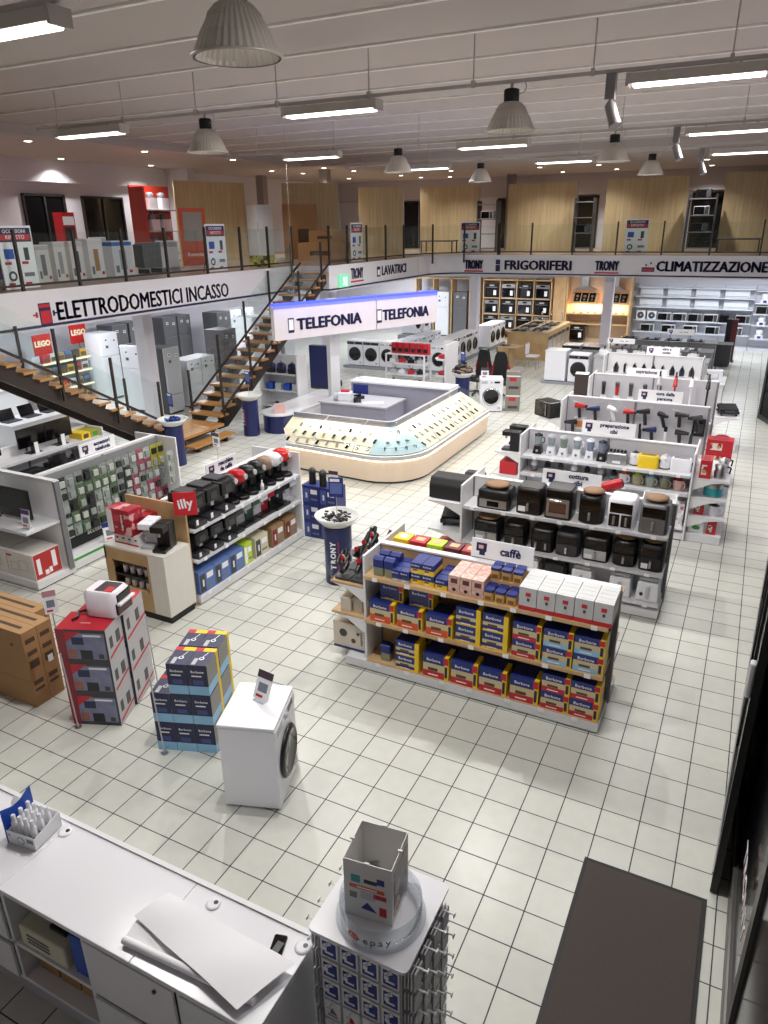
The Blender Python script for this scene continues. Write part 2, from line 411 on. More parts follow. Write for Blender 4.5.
# ------------------------------------------------------------------ staircase
def stairs():
    x0, x1 = -10.45, -9.45
    r = thing('staircase', 'dark metal staircase with wooden treads rising both ways from a low landing', 'staircase', (-9.95, 7.9, 0))
    r.location = (0, 0, 0)
    MB().box(x0, -9.37, 7.2, 8.62, .29, .35, TREAD).build('landing', r)
    m = MB()
    for x in (-10.3, -9.55):
        m.box(x - .03, x + .03, 7.3, 8.5, .2, .29, RAILM)
        for y in (7.4, 8.4): m.box(x - .03, x + .03, y - .03, y + .03, 0, .2, RAILM)
    m.build('landing_frame', r)
    MB().box(-9.37, -9.05, 7.2, 8.62, .13, .17, TREAD).build('bottom_step', r)
    m = MB(); m.box(-9.3, -9.12, 7.4, 7.45, 0, .13, RAILM); m.box(-9.3, -9.12, 8.35, 8.4, 0, .13, RAILM); m.build('step_support', r)
    def flight(y0, sg, n, ms):
        dy = .293 * sg
        for i in range(n):
            y = y0 + dy * i; z = .52 + .171 * i
            a, b = sorted((y, y + .3 * sg)); MB().box(x0, x1, a, b, z - .045, z, TREAD).build('tread', r)
        for x in (x0 + .12, x1 - .12):
            m = MB(); y1 = y0 + dy * n; z1 = .52 + .171 * n
            m.side([(y0, .18), (y0, .34), (y1, z1 - .2), (y1, z1 - .42), (y0 + .35 * sg, .18)] if sg > 0 else [(y0, .34), (y0, .18), (y0 - .35, .18), (y1, z1 - .42), (y1, z1 - .2)], x - .03, x + .03, RAILM)
            for i in range(n):
                y = y0 + dy * i; z = .52 + .171 * i
                q = [(y + .03 * sg, z - .045), (y + .27 * sg, z - .045), (y + .27 * sg, z - .06), (y + .1 * sg, z - .2)]
                m.side(q[::-1] if sg > 0 else q, x - .025, x + .025, RAILM)
            m.build('stringer', r)
        # posts, slanted rail and glass on both sides
        for x in (x0 + .02, x1 - .02):
            ks = list(range(ms, n, 4))
            pp = []
            for k in ks:
                y = y0 + dy * (k + .5); z = .52 + .171 * k; pp.append((y, z))
                MB().box(x - .022, x + .022, y - .022, y + .022, z - .3, z + .98, RAILM).build('post', r)
            a, b = (y0 + dy * .2, .52 + .1), (y0 + dy * n, .52 + .171 * n + .1)
            MB().bar((x, a[0], a[1] - .02), (x, b[0], b[1] - .02), .035, .045, RAILM).build('slanted_rail', r)
            for (ya, za), (yb, zb) in zip(pp[:-1], pp[1:]):
                q = [(ya + .03 * sg, za + .14), (yb - .03 * sg, zb + .1), (yb - .03 * sg, zb + .9), (ya + .03 * sg, za + .94)]
                MB().side(q if sg > 0 else q[::-1], x - .006, x + .006, GLASS).build('glass_pane', r)
    flight(8.62, 1, 18, 0)
    flight(7.2, -1, 18, 1)
stairs()

# ------------------------------------------------------------------ ceiling fittings
def area(par, loc, sx, sy, power, col=(1, .985, .965), spread=None, down=True, rot=(0, 0, 0)):
    L = bpy.data.lights.new('lamp', 'AREA'); L.shape = 'RECTANGLE'; L.size = sx; L.size_y = sy; L.energy = power; L.color = col
    if spread: L.spread = spread
    o = bpy.data.objects.new('lamp', L); COL.objects.link(o); o.parent = par; o.location = loc; o.rotation_euler = rot; return o
TUBE = mat('tube_diffuser', '#ffffff', .5, emit=3.2, ecol='#fff6ee'); FIX = mat('fixture_grey', '#bdb7b0', .5)
TRK = mat('track_metal', '#bdb7b2', .5)
def track(y, xa, xb, label, z=6.1, step=1.9):
    r = thing('ceiling_track', label, 'light track', (xa, y, z))
    MB().box(0, xb - xa, -.02, .02, -.02, .02, TRK).build('rail', r)
    x = .5
    while x < xb - xa:
        MB().rod((x, 0, .02), (x, 0, .5), .008, TRK, 6).build('suspension_rod', r)
        MB().box(x - .02, x + .02, -.03, .03, -.03, .05, TRK).build('clamp', r); x += step
track(-.15, -5.4, 2.4, 'grey suspended light track nearest the camera, along the first row of lights')
track(4.5, -9.1, 2.4, 'grey suspended light track carrying the second row of tube lights and the upper spotlight', step=1.35)
track(9.8, -9.2, 2.4, 'grey suspended light track carrying the third row of tube lights')
track(14.2, -9.0, 2.4, 'grey suspended light track farthest from the camera')
def tube_light():
    r = empty('ceiling_light')
    m = MB(); m.side([(-.1, 0), (.1, 0), (.07, .1), (-.07, .1)], -.66, .66, FIX); m.build('housing', r)
    m = MB(); m.side([(-.07, -.025), (.07, -.025), (.085, 0), (-.085, 0)], -.62, .62, TUBE); m.build('diffuser', r)
    MB().box(-.69, -.66, -.1, .1, -.02, .1, FIX).build('end_cap', r); MB().box(.66, .69, -.1, .1, -.02, .1, FIX).build('end_cap', r)
    MB().box(-.4, -.37, -.015, .015, .1, .16, TRK).build('bracket', r); MB().box(.37, .4, -.015, .015, .1, .16, TRK).build('bracket', r)
    area(r, (0, 0, -.03), 1.24, .14, TUBE_W)
    return r
TUBE_W = 50; PEND_W = 245
rows = [(-.15, (-3.85, .4), 'nearest row'), (4.5, (-7.95, -3.75, .55), 'second row from the camera'), (9.8, (-7.35, -3.4, .62), 'third row from the camera'), (14.2, (-6.7, -3.15, .7), 'farthest row')]
for y, xs, nm in rows:
    for i, x in enumerate(xs):
        put('tube', tube_light, (x, y, 5.96), 0, 'lit tube light hanging from the track, %s in the %s' % (nth(i, len(xs)), nm), 'ceiling light', 'suspended tube lights')
REFL = mat('pendant_ribbed_acrylic', '#b9b3aa', .35, metal=.2, noise=.03); REFI = mat('pendant_inner', '#cfc9c0', .3, metal=.5)
def pendant():
    r = empty('pendant_lamp')
    # ribbed bell: outline alternates to give vertical flutes
    pr = [(.09, .29), (.12, .275), (.165, .23), (.175, .2), (.225, .12), (.232, .1), (.265, .03), (.275, 0)]
    def bell(pr, n, m, depth):
        vs = []; fs = []
        for q, (rr, z) in enumerate(pr):
            for i in range(n):
                a = 2 * PI * i / n; k = rr - (depth if i % 2 else 0); vs.append((k * math.cos(a), k * math.sin(a), z))
        for q in range(len(pr) - 1):
            for i in range(n): fs.append((q*n + i, (q+1)*n + i, (q+1)*n + (i+1) % n, q*n + (i+1) % n))
        return MB().add(vs, fs, m)
    b = bell(pr, 72, REFL, .006); b.add([], [], REFL); b.build('bell_shade', r)
    bell([(a - .012, z - .004) for a, z in pr], 72, REFI, .006).build('inner_reflector', r)
    MB().lathe([(.272, -.006), (.288, -.006), (.288, .01), (.272, .01)], REFL, 48, cap=False).build('rim', r)
    MB().lathe([(.075, .29), (.085, .3), (.085, .41), (.07, .42)], BLACKM, 20).build('ballast_housing', r)
    MB().rod((0, 0, .42), (0, 0, .48), .02, TRK).build('hook', r)
    MB().sph((0, 0, .14), .045, mat('pendant_bulb', '#ffffff', .4, emit=6, ecol='#fff2e0'), 10, 1.5).build('bulb', r)
    L = bpy.data.lights.new('pendant_light', 'SPOT'); L.energy = PEND_W; L.spot_size = 2.5; L.spot_blend = .5; L.shadow_soft_size = .035; L.color = (1, .975, .935)
    q = bpy.data.objects.new('pendant_light', L); COL.objects.link(q); q.parent = r; q.location = (0, 0, .02)
    MB().tube([(.08, 0, .36), (.15, 0, .38), (.17, 0, .44), (.14, 0, .49)], .007, TRK).build('cable', r)
    return r
pend = [(-1.69, -.15, 'large ribbed bell pendant lamp nearest the camera, cropped by the top edge'), (-1.39, 4.5, 'ribbed bell pendant lamp hanging left of the upper spotlight on the second track'),
        (-5.76, 4.5, 'ribbed bell pendant lamp hanging above the left mezzanine railing'), (-1.2, 9.8, 'ribbed bell pendant lamp hanging on the third track between two tube lights'),
        (-5.35, 9.8, 'ribbed bell pendant lamp with black housing hanging above the stairs on the third track'), (-1.17, 14.2, 'small far ribbed pendant lamp hanging at the right of the farthest track'),
        (-5.2, 14.2, 'small far ribbed pendant lamp hanging near the middle of the farthest track')]
for x, y, l in pend: put('pendant', pendant, (x, y, 5.61), 0, l, 'pendant lamp', 'bell pendant lamps')
SPOTM = mat('spot_grey_metal', '#8e8b8c', .35, metal=.6)
def spot():
    r = empty('track_spotlight')
    MB().box(-.05, .05, -.05, .05, -.24, 0, SPOTM).build('gear_box', r)
    MB().rod((0, 0, -.24), (.02, 0, -.32), .018, SPOTM).build('swivel', r)
    m = MB(); m.M = TR(.02, -.02, -.32, 0, math.radians(-14), math.radians(-22))
    m.lathe([(.035, .06), (.06, .03), (.065, -.14), (.07, -.2)], SPOTM, 20); m.lathe([(.06, -.201), (.001, -.17)], BLACK, 20, cap=False); m.build('spot_head', r)
    return r
for x, y, l in ((-.3, 4.5, 'large grey cylindrical spotlight on the second track beside a tube light'), (-.2, 9.8, 'grey cylindrical spotlight on the third track between a pendant and a tube light'), (-.15, 14.2, 'smallest grey spotlight on the farthest track')):
    put('spot', spot, (x, y, 6.08), 0, l, 'spotlight', 'track spotlights')
r = thing('smoke_detector', 'dark round ceiling sensor cut by the top edge of the picture', 'detector', (.15, 1.0, 6.56))
MB().lathe([(.09, .04), (.09, 0), (.06, -.03), (.001, -.035)], BLACK, 20).build('sensor_body', r)
MB().lathe([(.1, .06), (.1, .04)], FIX, 20).build('mounting_ring', r)
DL = mat('downlight_lens', '#ffffff', .4, emit=9, ecol='#fff3e4')
def downlight():
    r = empty('downlight')
    MB().lathe([(.085, -.002), (.11, -.006), (.115, 0)], FIX, 20, cap=False).build('trim_ring', r)
    MB().lathe([(.001, -.004), (.085, -.004)], DL, 20, cap=False).build('lens', r)
    return r
dls = [(-14.2, 8.5), (-17.2, 12.0), (-13.8, 11.8), (-16.9, 15.3), (-13.5, 15.2), (-15.3, 19.8), (-15.1, 21.6), (-13.0, 19.7), (-12.9, 21.7), (-15.3, 25.6), (-12.6, 25.2), (-12.5, 27.0), (-9.9, 24.0), (-11.3, 27.4), (-6.55, 24.4), (-6.45, 27.5), (-4.45, 24.6), (-4.3, 27.3), (-.85, 24.5), (-.9, 27.6), (-17.0, 8.2), (-15.4, 5.0)]
for i, (x, y) in enumerate(dls):
    o = put('downlight', downlight, (x, y, 6.55), 0, 'small round lit downlight flush in the flat mezzanine ceiling', 'downlight', 'round downlights in the flat mezzanine ceiling')
    if i < 22:
        L = bpy.data.lights.new('downlight_lamp', 'SPOT'); L.energy = 95; L.spot_size = 2.3; L.spot_blend = .8; L.shadow_soft_size = .08; L.color = (1, .965, .93)
        q = bpy.data.objects.new('downlight_lamp', L); COL.objects.link(q); q.parent = o; q.location = (0, 0, -.03)
# unseen ceiling panels, added under the mezzanine to brighten the floor below
def panel_light():
    r = empty('added_panel_light')
    MB().box(-.62, .62, -.17, .17, 0, .03, FIX).build('panel_frame', r)
    MB().box(-.58, .58, -.13, .13, -.008, 0, TUBE).build('diffuser', r)
    area(r, (0, 0, -.02), 1.16, .26, UNDER_W, (.93, .97, 1))
    return r
UNDER_W = 62
pl = [(-14.0, 1.5), (-14.0, 5.5), (-14.0, 9.5), (-14.0, 13.5), (-14.0, 17.5), (-12.5, 21.5), (-8.5, 24.2), (-4.8, 24.2), (-1.1, 24.2), (1.2, 24.8), (-12.8, 25)]
for i, (x, y) in enumerate(pl):
    put('panel', panel_light, (x, y, 2.9), 0, 'unseen rectangular light panel added under the mezzanine slab', 'ceiling light', 'added light panels under the mezzanine')

# ------------------------------------------------------------------ mezzanine displays
def partition(x0, y0, x1, y1, h, label, seams=2):
    d = Vector((x1 - x0, y1 - y0)); L = d.length; a = math.atan2(d.y, d.x)
    r = thing('wooden_partition', label, 'partition', (x0, y0, MEZ), a)
    for k in range(seams):
        MB().box(L * k / seams + .003, L * (k + 1) / seams - .003, -.03, .03, 0, h, PART).build('board', r)
    MB().box(L, L + .03, -.04, .04, 0, h, STEEL).build('metal_edge', r)
    MB().box(.1, L - .1, .03, .6, 0, .02, DGREY).build('rear_base', r)
partition(-16.25, 15.5, -15.55, 18.3, 2.5, 'pale wooden partition at the left behind the orange roll-up banner', 2)
partition(-14.1, 18.6, -12.3, 19.4, 2.45, 'pale wooden partition behind the brown cartons near the stair head', 1)
partition(-12.35, 21.0, -11.1, 22.2, 2.35, 'narrow pale wooden partition right of the stair head, above LAVATRICI', 1)
partition(-11.9, 25.6, -9.4, 25.9, 2.5, 'pale wooden partition at the back above the curved fascia', 2)
partition(-8.2, 26, -5.45, 26, 2.5, 'pale wooden partition at the back above the FRIGORIFERI lettering', 2)
partition(-4.35, 26, -1.45, 26, 2.55, 'pale wooden partition at the back behind the poster between shop-name and CLIMATIZZAZIONE', 2)
partition(-.25, 26, 2.55, 26, 2.6, 'pale wooden partition at the far right of the back mezzanine', 2)

PPRINT = print_mat('poster_print', '#f1f1f4', ['#b9c4dd', '#30354f', '#8f3a44', '#f1f1f4', '#3d5aa8'], 7.5, thr=.62)
def poster():
    r = empty('poster_board')
    MB().box(-.37, .37, -.012, .012, .02, 1.12, PAPER).build('board', r)
    m = MB(); m.box(-.345, .345, -.017, -.012, .84, 1.08, DNAVYC)
    m.text('OCCASIONI', .09, INKW, TR(0, -.02, 1.02)); m.box(-.32, .32, -.02, -.017, .87, .97, REDC); m.text('RIPOSTO', .1, INKW, TR(0, -.023, .92))
    m.build('headline_panel', r)
    m = MB()
    for cx, cz, kind in ((-.18, .62, 0), (.18, .62, 1), (-.18, .25, 2), (.18, .25, 3)):
        if kind == 0: m.box(cx - .1, cx + .1, -.016, -.012, cz - .07, cz + .1, BLUE)
        if kind == 1: m.box(cx - .04, cx + .06, -.016, -.012, cz - .1, cz + .12, DGREY)
        if kind == 2:
            M0 = m.M; m.M = TR(cx, -.014, cz, 0, PI / 2); m.lathe([(.05, 0), (.09, 0)], DGREY, 20, cap=False); m.M = M0
        if kind == 3: m.box(cx - .11, cx + .11, -.016, -.012, cz - .02, cz + .05, MGREY)
        m.box(cx - .12, cx + .02, -.016, -.012, cz - .17, cz - .12, REDC)
    m.build('product_pictures', r)
    for s in (-.2, .2): MB().rod((s, .012, .9), (s, .3, 0), .012, DGREY).build('rear_strut', r)
    return r
for x, y, a, l in ((-10.95, 5.15, PI / 2, 'large OCCASIONI poster board at the left edge of the mezzanine'), (-10.85, 10.75, PI / 2, 'poster board behind the left railing in front of the wooden partition'),
                   (-9.95, 16.4, PI / 2, 'poster board behind the railing beside the stair head'), (-8.45, 22.4, 0, 'poster board behind the curved railing, above the shop-name lettering'),
                   (-2.55, 22.35, 0, 'poster board behind the straight railing, between shop-name and CLIMATIZZAZIONE')):
    put('poster', poster, (x, y, MEZ), a, l, 'poster', 'promotion poster boards')

# heaters, fans and boxes along the left railing
def tall_box(w, d, h, base, cols, key, panel=None):
    def fn():
        r = empty('product_carton'); pm = mat('card_' + key, base, .5)
        MB().box(-w/2, w/2, -d/2, d/2, 0, h, pm, {'+z': PAPER}).build('carton', r)
        m = MB(); m.box(-w * .16, w * .16, -d/2 - .003, -d/2, h * .18, h * .74, mat('pic_' + key, cols[0], .5)); m.box(-w * .4, -w * .24, -d/2 - .003, -d/2, h * .1, h * .3, MGREY); m.box(w * .25, w * .42, -d/2 - .003, -d/2, h * .08, h * .16, REDC); m.build('front_picture', r)
        m = MB(); m.box(-w/2 - .004, w/2 + .004, -d/2 - .004, d/2 + .004, h * .86, h * .97, mat('band_' + key, panel or cols[0], .4)); m.build('printed_band', r)
        return r
    return fn
hx = -12.45
def obx(key, fn, x, y, rz, label, group=None): return put(key, fn, (x, y, MEZ), rz, label, 'boxed appliance', group)
for i, (y, k, w, h, c, cc, pan, l) in enumerate((
    (6.2, 'h1', .34, .75, '#e8e6e4', ['#c23a3a', '#e8e6e4'], '#b02a35', 'white fan-heater carton with red band right of the left poster board'),
    (6.75, 'h2', .34, .75, '#e9e7e6', ['#7c7f86', '#b5475a'], '#c7c9cf', 'white carton with a grey column heater picture, second beside the poster board'),
    (7.2, 'h3', .3, .8, '#eeece8', ['#a8a9ac', '#e9e5df'], '#e2e0dc', 'narrow white radiator carton among the heaters on the left mezzanine'),
    (7.65, 'h4', .36, .8, '#eceaea', ['#403a36', '#e9e5df'], '#dddadb', 'white carton showing a dark tower fan behind the left railing'),
    (8.2, 'h5', .42, .84, '#eeeef0', ['#b58c55', '#43403e'], '#e9e7e4', 'tall white carton showing a slim heater, left of the blue one'),
    (9.0, 'h6', .62, .78, '#e2e6ec', ['#9aa7b8', '#dfe5ee'], '#2f6fc0', 'wide white carton with bright blue top band behind the left railing'))):
    obx(k, tall_box(w, .4, h, c, cc, k, pan), hx, y, PI / 2, l)
def radiator():
    r = empty('oil_radiator'); m = MB()
    for k in range(9): m.box(-.3 + k * .072, -.3 + k * .072 + .05, -.13, .13, .12, .72, MGREY)
    m.build('fins', r, bevel=.01); MB().box(-.37, -.3, -.12, .12, .15, .68, DGREY).build('control_panel', r)
    for s in (-.22, .22): MB().box(s - .03, s + .03, -.16, .16, 0, .1, BLACK).build('foot', r)
    return r
obx('rad', radiator, -12.4, 10.0, PI / 2, 'grey oil-filled radiator with fins behind the left railing')
def convector():
    r = empty('convector_heater'); MB().box(-.35, .35, -.06, .06, .1, .75, APPL).build('body', r, bevel=.01)
    m = MB()
    for k in range(8): m.box(-.3, .3, -.065, -.06, .6 + k * .015, .607 + k * .015, MGREY)
    m.build('grille', r)
    for s in (-.25, .25): MB().box(s - .02, s + .02, -.15, .15, 0, .1, LGREY).build('foot', r)
    return r
obx('conv', convector, -12.4, 10.7, PI / 2, 'flat white convector heater right of the grey radiator')
for i in range(2): obx('wh%d' % i, tall_box(.3, .3, .7 + .15 * i, '#e8e8ec', ['#b9bcc4', '#ccdddd'], 'wh%d' % i), -14.2, 8.5 + 1.6 * i, PI / 2, 'white appliance carton standing %s on the left mezzanine' % ('before the first dark window' if i == 0 else 'between the two dark windows'))
def banner_purple():
    r = empty('roll_up_banner'); MB().box(-.4, .4, -.01, .01, .05, 1.95, print_mat('purple_banner', '#4c2b80', ['#2a1850', '#6b3fae', '#141018'], 4)).build('sheet', r)
    MB().box(-.42, .42, -.08, .08, 0, .06, STEEL).build('foot_cassette', r); MB().box(-.3, .3, -.014, -.01, 1.7, 1.82, PURPLE).build('pale_band', r); return r
put('bp', banner_purple, (-13.1, 6.1, MEZ), PI / 2 + .2, 'purple banner with dark product pictures at the left picture edge', 'banner')
def red_tall():
    r = empty('product_carton'); MB().box(-.2, .2, -.15, .15, 0, 1.45, RED).build('carton', r); m = MB(); m.box(-.15, .15, -.155, -.15, .3, 1.1, BLACKM); m.box(-.17, .17, -.156, -.15, 1.15, 1.35, PAPER); m.build('printed_panel', r); return r
put('rt', red_tall, (-14.6, 9.5, MEZ), PI / 2, 'tall narrow red and white carton in front of a dark window', 'boxed appliance')
# orange exhibition stand
def stand_orange():
    r = empty('promotional_stand')
    OR = mat('stand_red', '#b23222', .4)
    m = MB(); m.M = TR(0, 0, 0, 0, 0); m.box(-.75, .75, -.03, .03, 0, 2.15, OR); m.build('back_panel', r)
    m = MB(); m.box(-.75, -.69, -.5, -.03, 0, 2.1, OR); m.build('side_panel', r)
    for z in (.35, .95, 1.5): MB().box(-.69, .7, -.45, -.03, z, z + .03, LGREY).build('shelf', r)
    m = MB(); m.text('DeLonghi', .16, INKW, TR(.1, -.035, 1.4)); m.build('lettering', r)
    return r
s_ = put('so', stand_orange, (-14.3, 12.3, MEZ), PI / 2, 'red promotional stand with shelves of white machines on the left mezzanine', 'display stand')
def white_machine():
    r = empty('floor_washer'); MB().rbox(.34, .3, 0, .3, .06, APPL).build('body', r); MB().lathe([(.09, .3), (.11, .33), (.11, .42), (.05, .45)], MGREY, 14).build('tank', r); return r
for i, z in enumerate((.38, .98, 1.53)):
    for j in range(2):
        put('wmac', white_machine, (-14.06, 12.05 + .45 * j, MEZ + z), PI / 2, 'small white machine, %s on the %s shelf of the red stand' % (('left', 'right')[j], ('bottom', 'middle', 'top')[i]), 'appliance', 'machines on the red stand')
def banner_orange():
    r = empty('roll_up_banner'); MB().box(-.42, .42, -.01, .01, .05, 1.55, mat('banner_orange', '#d0552b', .5)).build('sheet', r)
    m = MB(); m.box(-.3, .3, -.016, -.01, .7, 1.45, mat('banner_picture', '#a39a92', .5)); m.text('Rowenta', .14, INKW, TR(0, -.015, .35)); m.build('printed_picture', r)
    MB().box(-.44, .44, -.07, .07, 0, .05, STEEL).build('foot_cassette', r); return r
put('bo', banner_orange, (-12.9, 12.35, MEZ), PI / 2 - .3, 'orange banner with a grey picture right of the red stand', 'banner')
for j in range(4):
    for i in range(2):
        put('sbx', lambda: MB().box(-.24, .24, -.16, .16, 0, .13, print_mat('print_sb', '#d8d8dc', ['#8d9096', '#c9ccd3'], 14)).build('product_carton'), (-13.2, 10.9 + .55 * i, MEZ + .13 * j), PI / 2,
            'low flat white carton, %s in the %s stack beside the red stand' % (('bottom', 'second', 'third', 'top')[j], ('left', 'right')[i]), 'box', 'flat cartons on the mezzanine')
# fridge and cartons near the stair head
def wrapped_fridge():
    r = empty('refrigerator'); MB().box(-.33, .33, -.33, .33, 0, 1.75, mat('plastic_wrap', '#dfe6ec', .2)).build('wrapped_body', r, bevel=.02); MB().box(-.335, -.3, -.34, -.33, .9, 1.2, LGREY).build('handle', r); return r
put('wf', wrapped_fridge, (-14.4, 17.6, MEZ), 1.2, 'tall white plastic-wrapped refrigerator standing left of the brown cartons', 'refrigerator')
def carton_fn(w, d, h, key='c'):
    def fn():
        r = empty('cardboard_carton'); MB().box(-w/2, w/2, -d/2, d/2, 0, h, CARD).build('carton', r)
        m = MB(); m.box(-w/2, w/2, -.03, .03, h, h + .002, mat('packing_tape', '#b59a70', .3)); m.build('packing_tape', r); MB().box(-w/4, w/5, -d/2 - .002, -d/2, h * .3, h * .55, CARDD).build('printed_mark', r); return r
    return fn
put('ca', carton_fn(.95, .7, 1.75), (-13.1, 18.1, MEZ), 1.0, 'tall brown carton standing upright before the second partition', 'carton')
put('cb', carton_fn(1.6, .7, .55), (-11.4, 16.9, MEZ), .2, 'long brown carton lying on the floor behind the stair head', 'carton')
put('cc', carton_fn(1.1, .6, .35), (-11.3, 16.95, MEZ + .555), .25, 'smaller brown carton lying on top of the long one', 'carton')
put('cd', carton_fn(.5, .4, .5), (-11.9, 18.45, MEZ), .4, 'small square carton behind the long cartons near the stair head', 'carton')
def yellow_box(): return MB().box(-.3, .3, -.2, .2, 0, .3, print_mat('print_yb', '#b9b03c', ['#4b4a22', '#e2d65a'], 10)).build('product_carton')
put('yb', yellow_box, (-11.25, 13.2, MEZ), .3, 'low yellow and dark printed box near the stair head', 'box')
# furniture in the gaps between the back partitions
def rack(key, w, h, items):
    def fn():
        r = empty('shelf_rack')
        for s in (-w/2, w/2): MB().box(s - .02, s + .02, -.25, .25, 0, h, DGREY).build('side_frame', r)
        for k in range(4): MB().box(-w/2 + .02, w/2 - .02, -.25, .25, .1 + k * (h - .15) / 3.2, .13 + k * (h - .15) / 3.2, MGREY).build('shelf', r)
        return r
    return fn
for i, (x, y, w, l) in enumerate(((-.85, 25.2, .9, 'grey shelf rack with microwaves at the back between the two right partitions'), (-4.95, 25.3, .7, 'grey rack with dark boxes between partitions above shop-name'),
                               (-8.8, 25.4, .8, 'grey rack with a printer between partitions above the FRIGORIFERI lettering'), (-12.6, 23.5, .8, 'grey rack in the gap right of the stair head partitions'))):
    put('rk%d' % i, rack(i, w, 1.9, 0), (x, y, MEZ), 0, l, 'shelf rack')
def microwave(key, body):
    def fn():
        r = empty('microwave_oven'); MB().box(-.25, .25, -.18, .18, 0, .29, body).build('body', r, bevel=.008)
        MB().box(-.235, .1, -.19, -.18, .02, .27, SCREEN).build('door', r); MB().box(.12, .235, -.19, -.18, .02, .27, DGREY).build('control_panel', r)
        MB().rod((.105, -.2, .05), (.105, -.2, .24), .008, STEEL).build('handle', r); return r
    return fn
zz = [.1 + .03 + k * (1.9 - .15) / 3.2 for k in range(4)]
put('mwW', microwave('w', APPL), (-.85, 25.15, MEZ + zz[2] + .001), 0, 'white microwave oven on the third shelf of the right rear rack', 'microwave')
put('mwB', microwave('b', BLACK), (-.85, 25.15, MEZ + zz[3] + .001), 0, 'black microwave oven on the top shelf of the right rear rack', 'microwave')
put('mwB', microwave('b', BLACK), (-.85, 25.15, MEZ + zz[1] + .001), 0, 'black microwave oven on the second shelf of the right rear rack', 'microwave')
put('mwB', microwave('b', BLACK), (-4.95, 25.25, MEZ + zz[1] + .001), 0, 'black microwave oven in the rack right of FRIGORIFERI partition', 'microwave')
put('mwW', microwave('w', APPL), (-8.8, 25.35, MEZ + zz[2] + .001), 0, 'white microwave oven in the rack above the FRIGORIFERI lettering', 'microwave')
put('mwB', microwave('b', BLACK), (-12.6, 23.45, MEZ + zz[2] + .001), 0, 'black microwave oven in the rack right of the stair head', 'microwave')
def bench():
    r = empty('display_bench')
    MB().box(-.7, .7, -.3, .3, .42, .46, DGREY).build('top', r)
    for sx in (-.65, .65):
        for sy in (-.25, .25): MB().box(sx - .02, sx + .02, sy - .02, sy + .02, 0, .42, DGREY).build('leg', r)
    return r
put('bench', bench, (.5, 24.6, MEZ), 0, 'low grey metal display table before the rightmost partition', 'table')
put('bench', bench, (-10.2, 23.6, MEZ), 0, 'low grey metal display table behind the curved railing', 'table')

# ------------------------------------------------------------------ lettering on the fascia
def sign(key, body, cap, u0, u1, z, pos, rz, label, color=INK, icon=None, bold=0, under=False, rot=0):
    loc = (pos, (u0 + u1) / 2, z) if rz else ((u0 + u1) / 2, pos, z)
    r = thing('wall_lettering', label, 'lettering', loc, rz + rot); size = cap / .7
    q = MB(); q.text(body, size, color, None, .004, bold=bold); xs = [v[0] for v in q.v]; k = (u1 - u0) / (max(xs) - min(xs)); mid = (max(xs) + min(xs)) / 2
    m = MB(); m.text(body, size, color, TR(-mid * k), .004, bold=bold, sx=k, fat=cap * (.045 if len(body) > 20 else .07)); m.build('letters', r); size = cap
    xs = [v[0] for v in m.v]; w0 = min(xs)
    if under: MB().box(min(xs), max(xs), -.006, 0, -size * .78, -size * .62, INKR).build('red_underline', r)
    if icon:
        m = MB(); c = w0 - size * .8
        if icon == 'oven':
            m.box(c - .13, c + .13, -.008, 0, -.2, .2, INK); m.box(c - .11, c + .11, -.012, -.008, -.17, .06, REDC); m.box(c - .12, c + .12, -.012, -.008, .12, .18, REDC)
            for s in (-1, 1): m.box(c + s * .22 - .05, c + s * .22 + .05, -.008, 0, -.015, .015, INKR if s < 0 else INK); m.box(c + s * .19 - .02, c + s * .19 + .02, -.008, 0, -.05, .05, INKR if s < 0 else INK)
        if icon == 'washer':
            m.box(c - .11, c + .11, -.008, 0, -.15, .15, INK); m.box(c - .07, c + .07, -.012, -.008, -.1, .06, PAPER)
        if icon == 'fridge':
            m.box(c - .08, c + .08, -.008, 0, -.2, .02, INK); m.box(c - .08, c + .08, -.008, 0, .04, .2, INK)
        if icon == 'snow':
            m.box(c - .2, c + .2, -.008, 0, -.16, -.02, INK); m.box(c - .17, c + .17, -.012, -.008, -.13, -.06, REDC); m.box(c - .1, c - .05, -.008, 0, .03, .08, INK); m.box(c + .05, c + .1, -.008, 0, .08, .14, INK)
        if icon == 'phone':
            m.box(c - .09, c + .09, -.008, 0, -.17, .17, INK); m.box(c - .07, c + .07, -.012, -.008, -.12, .14, PAPER)
        m.build('pictogram', r)
    return r
sign('s1', 'ELETTRODOMESTICI INCASSO', .33, 5.44, 10.63, 3.17, -10.5, PI / 2, 'navy ELETTRODOMESTICI INCASSO lettering on the left mezzanine fascia', icon='oven')
sign('s2', 'TRONY', .3, 15.09, 15.84, 3.3, -9.45, PI / 2, 'navy shop-name lettering beside the green exit sign', under=True)
sign('s3', 'LAVATRICI', .28, 17.12, 18.93, 3.28, -9.45, PI / 2, 'navy LAVATRICI lettering before the fascia curve', icon='washer')
sign('s4', 'TRONY', .3, -8.4, -7.72, 3.25, 21.8, 0, 'navy shop-name lettering with red underline left of FRIGORIFERI', under=True)
sign('s5', 'FRIGORIFERI', .31, -6.89, -4.53, 3.24, 21.84, 0, 'navy FRIGORIFERI lettering on the back fascia', icon='fridge')
sign('s6', 'TRONY', .3, -3.7, -2.94, 3.25, 21.84, 0, 'navy shop-name lettering with red underline left of CLIMATIZZAZIONE', under=True)
sign('s7', 'CLIMATIZZAZIONE', .31, -1.72, 1.54, 3.25, 21.84, 0, 'navy CLIMATIZZAZIONE lettering at the right of the back fascia', icon='snow')
r = thing('exit_sign', 'green lit emergency exit sign on the fascia beside the stair head', 'exit sign', (-9.44, 14.57, 2.98), PI / 2)
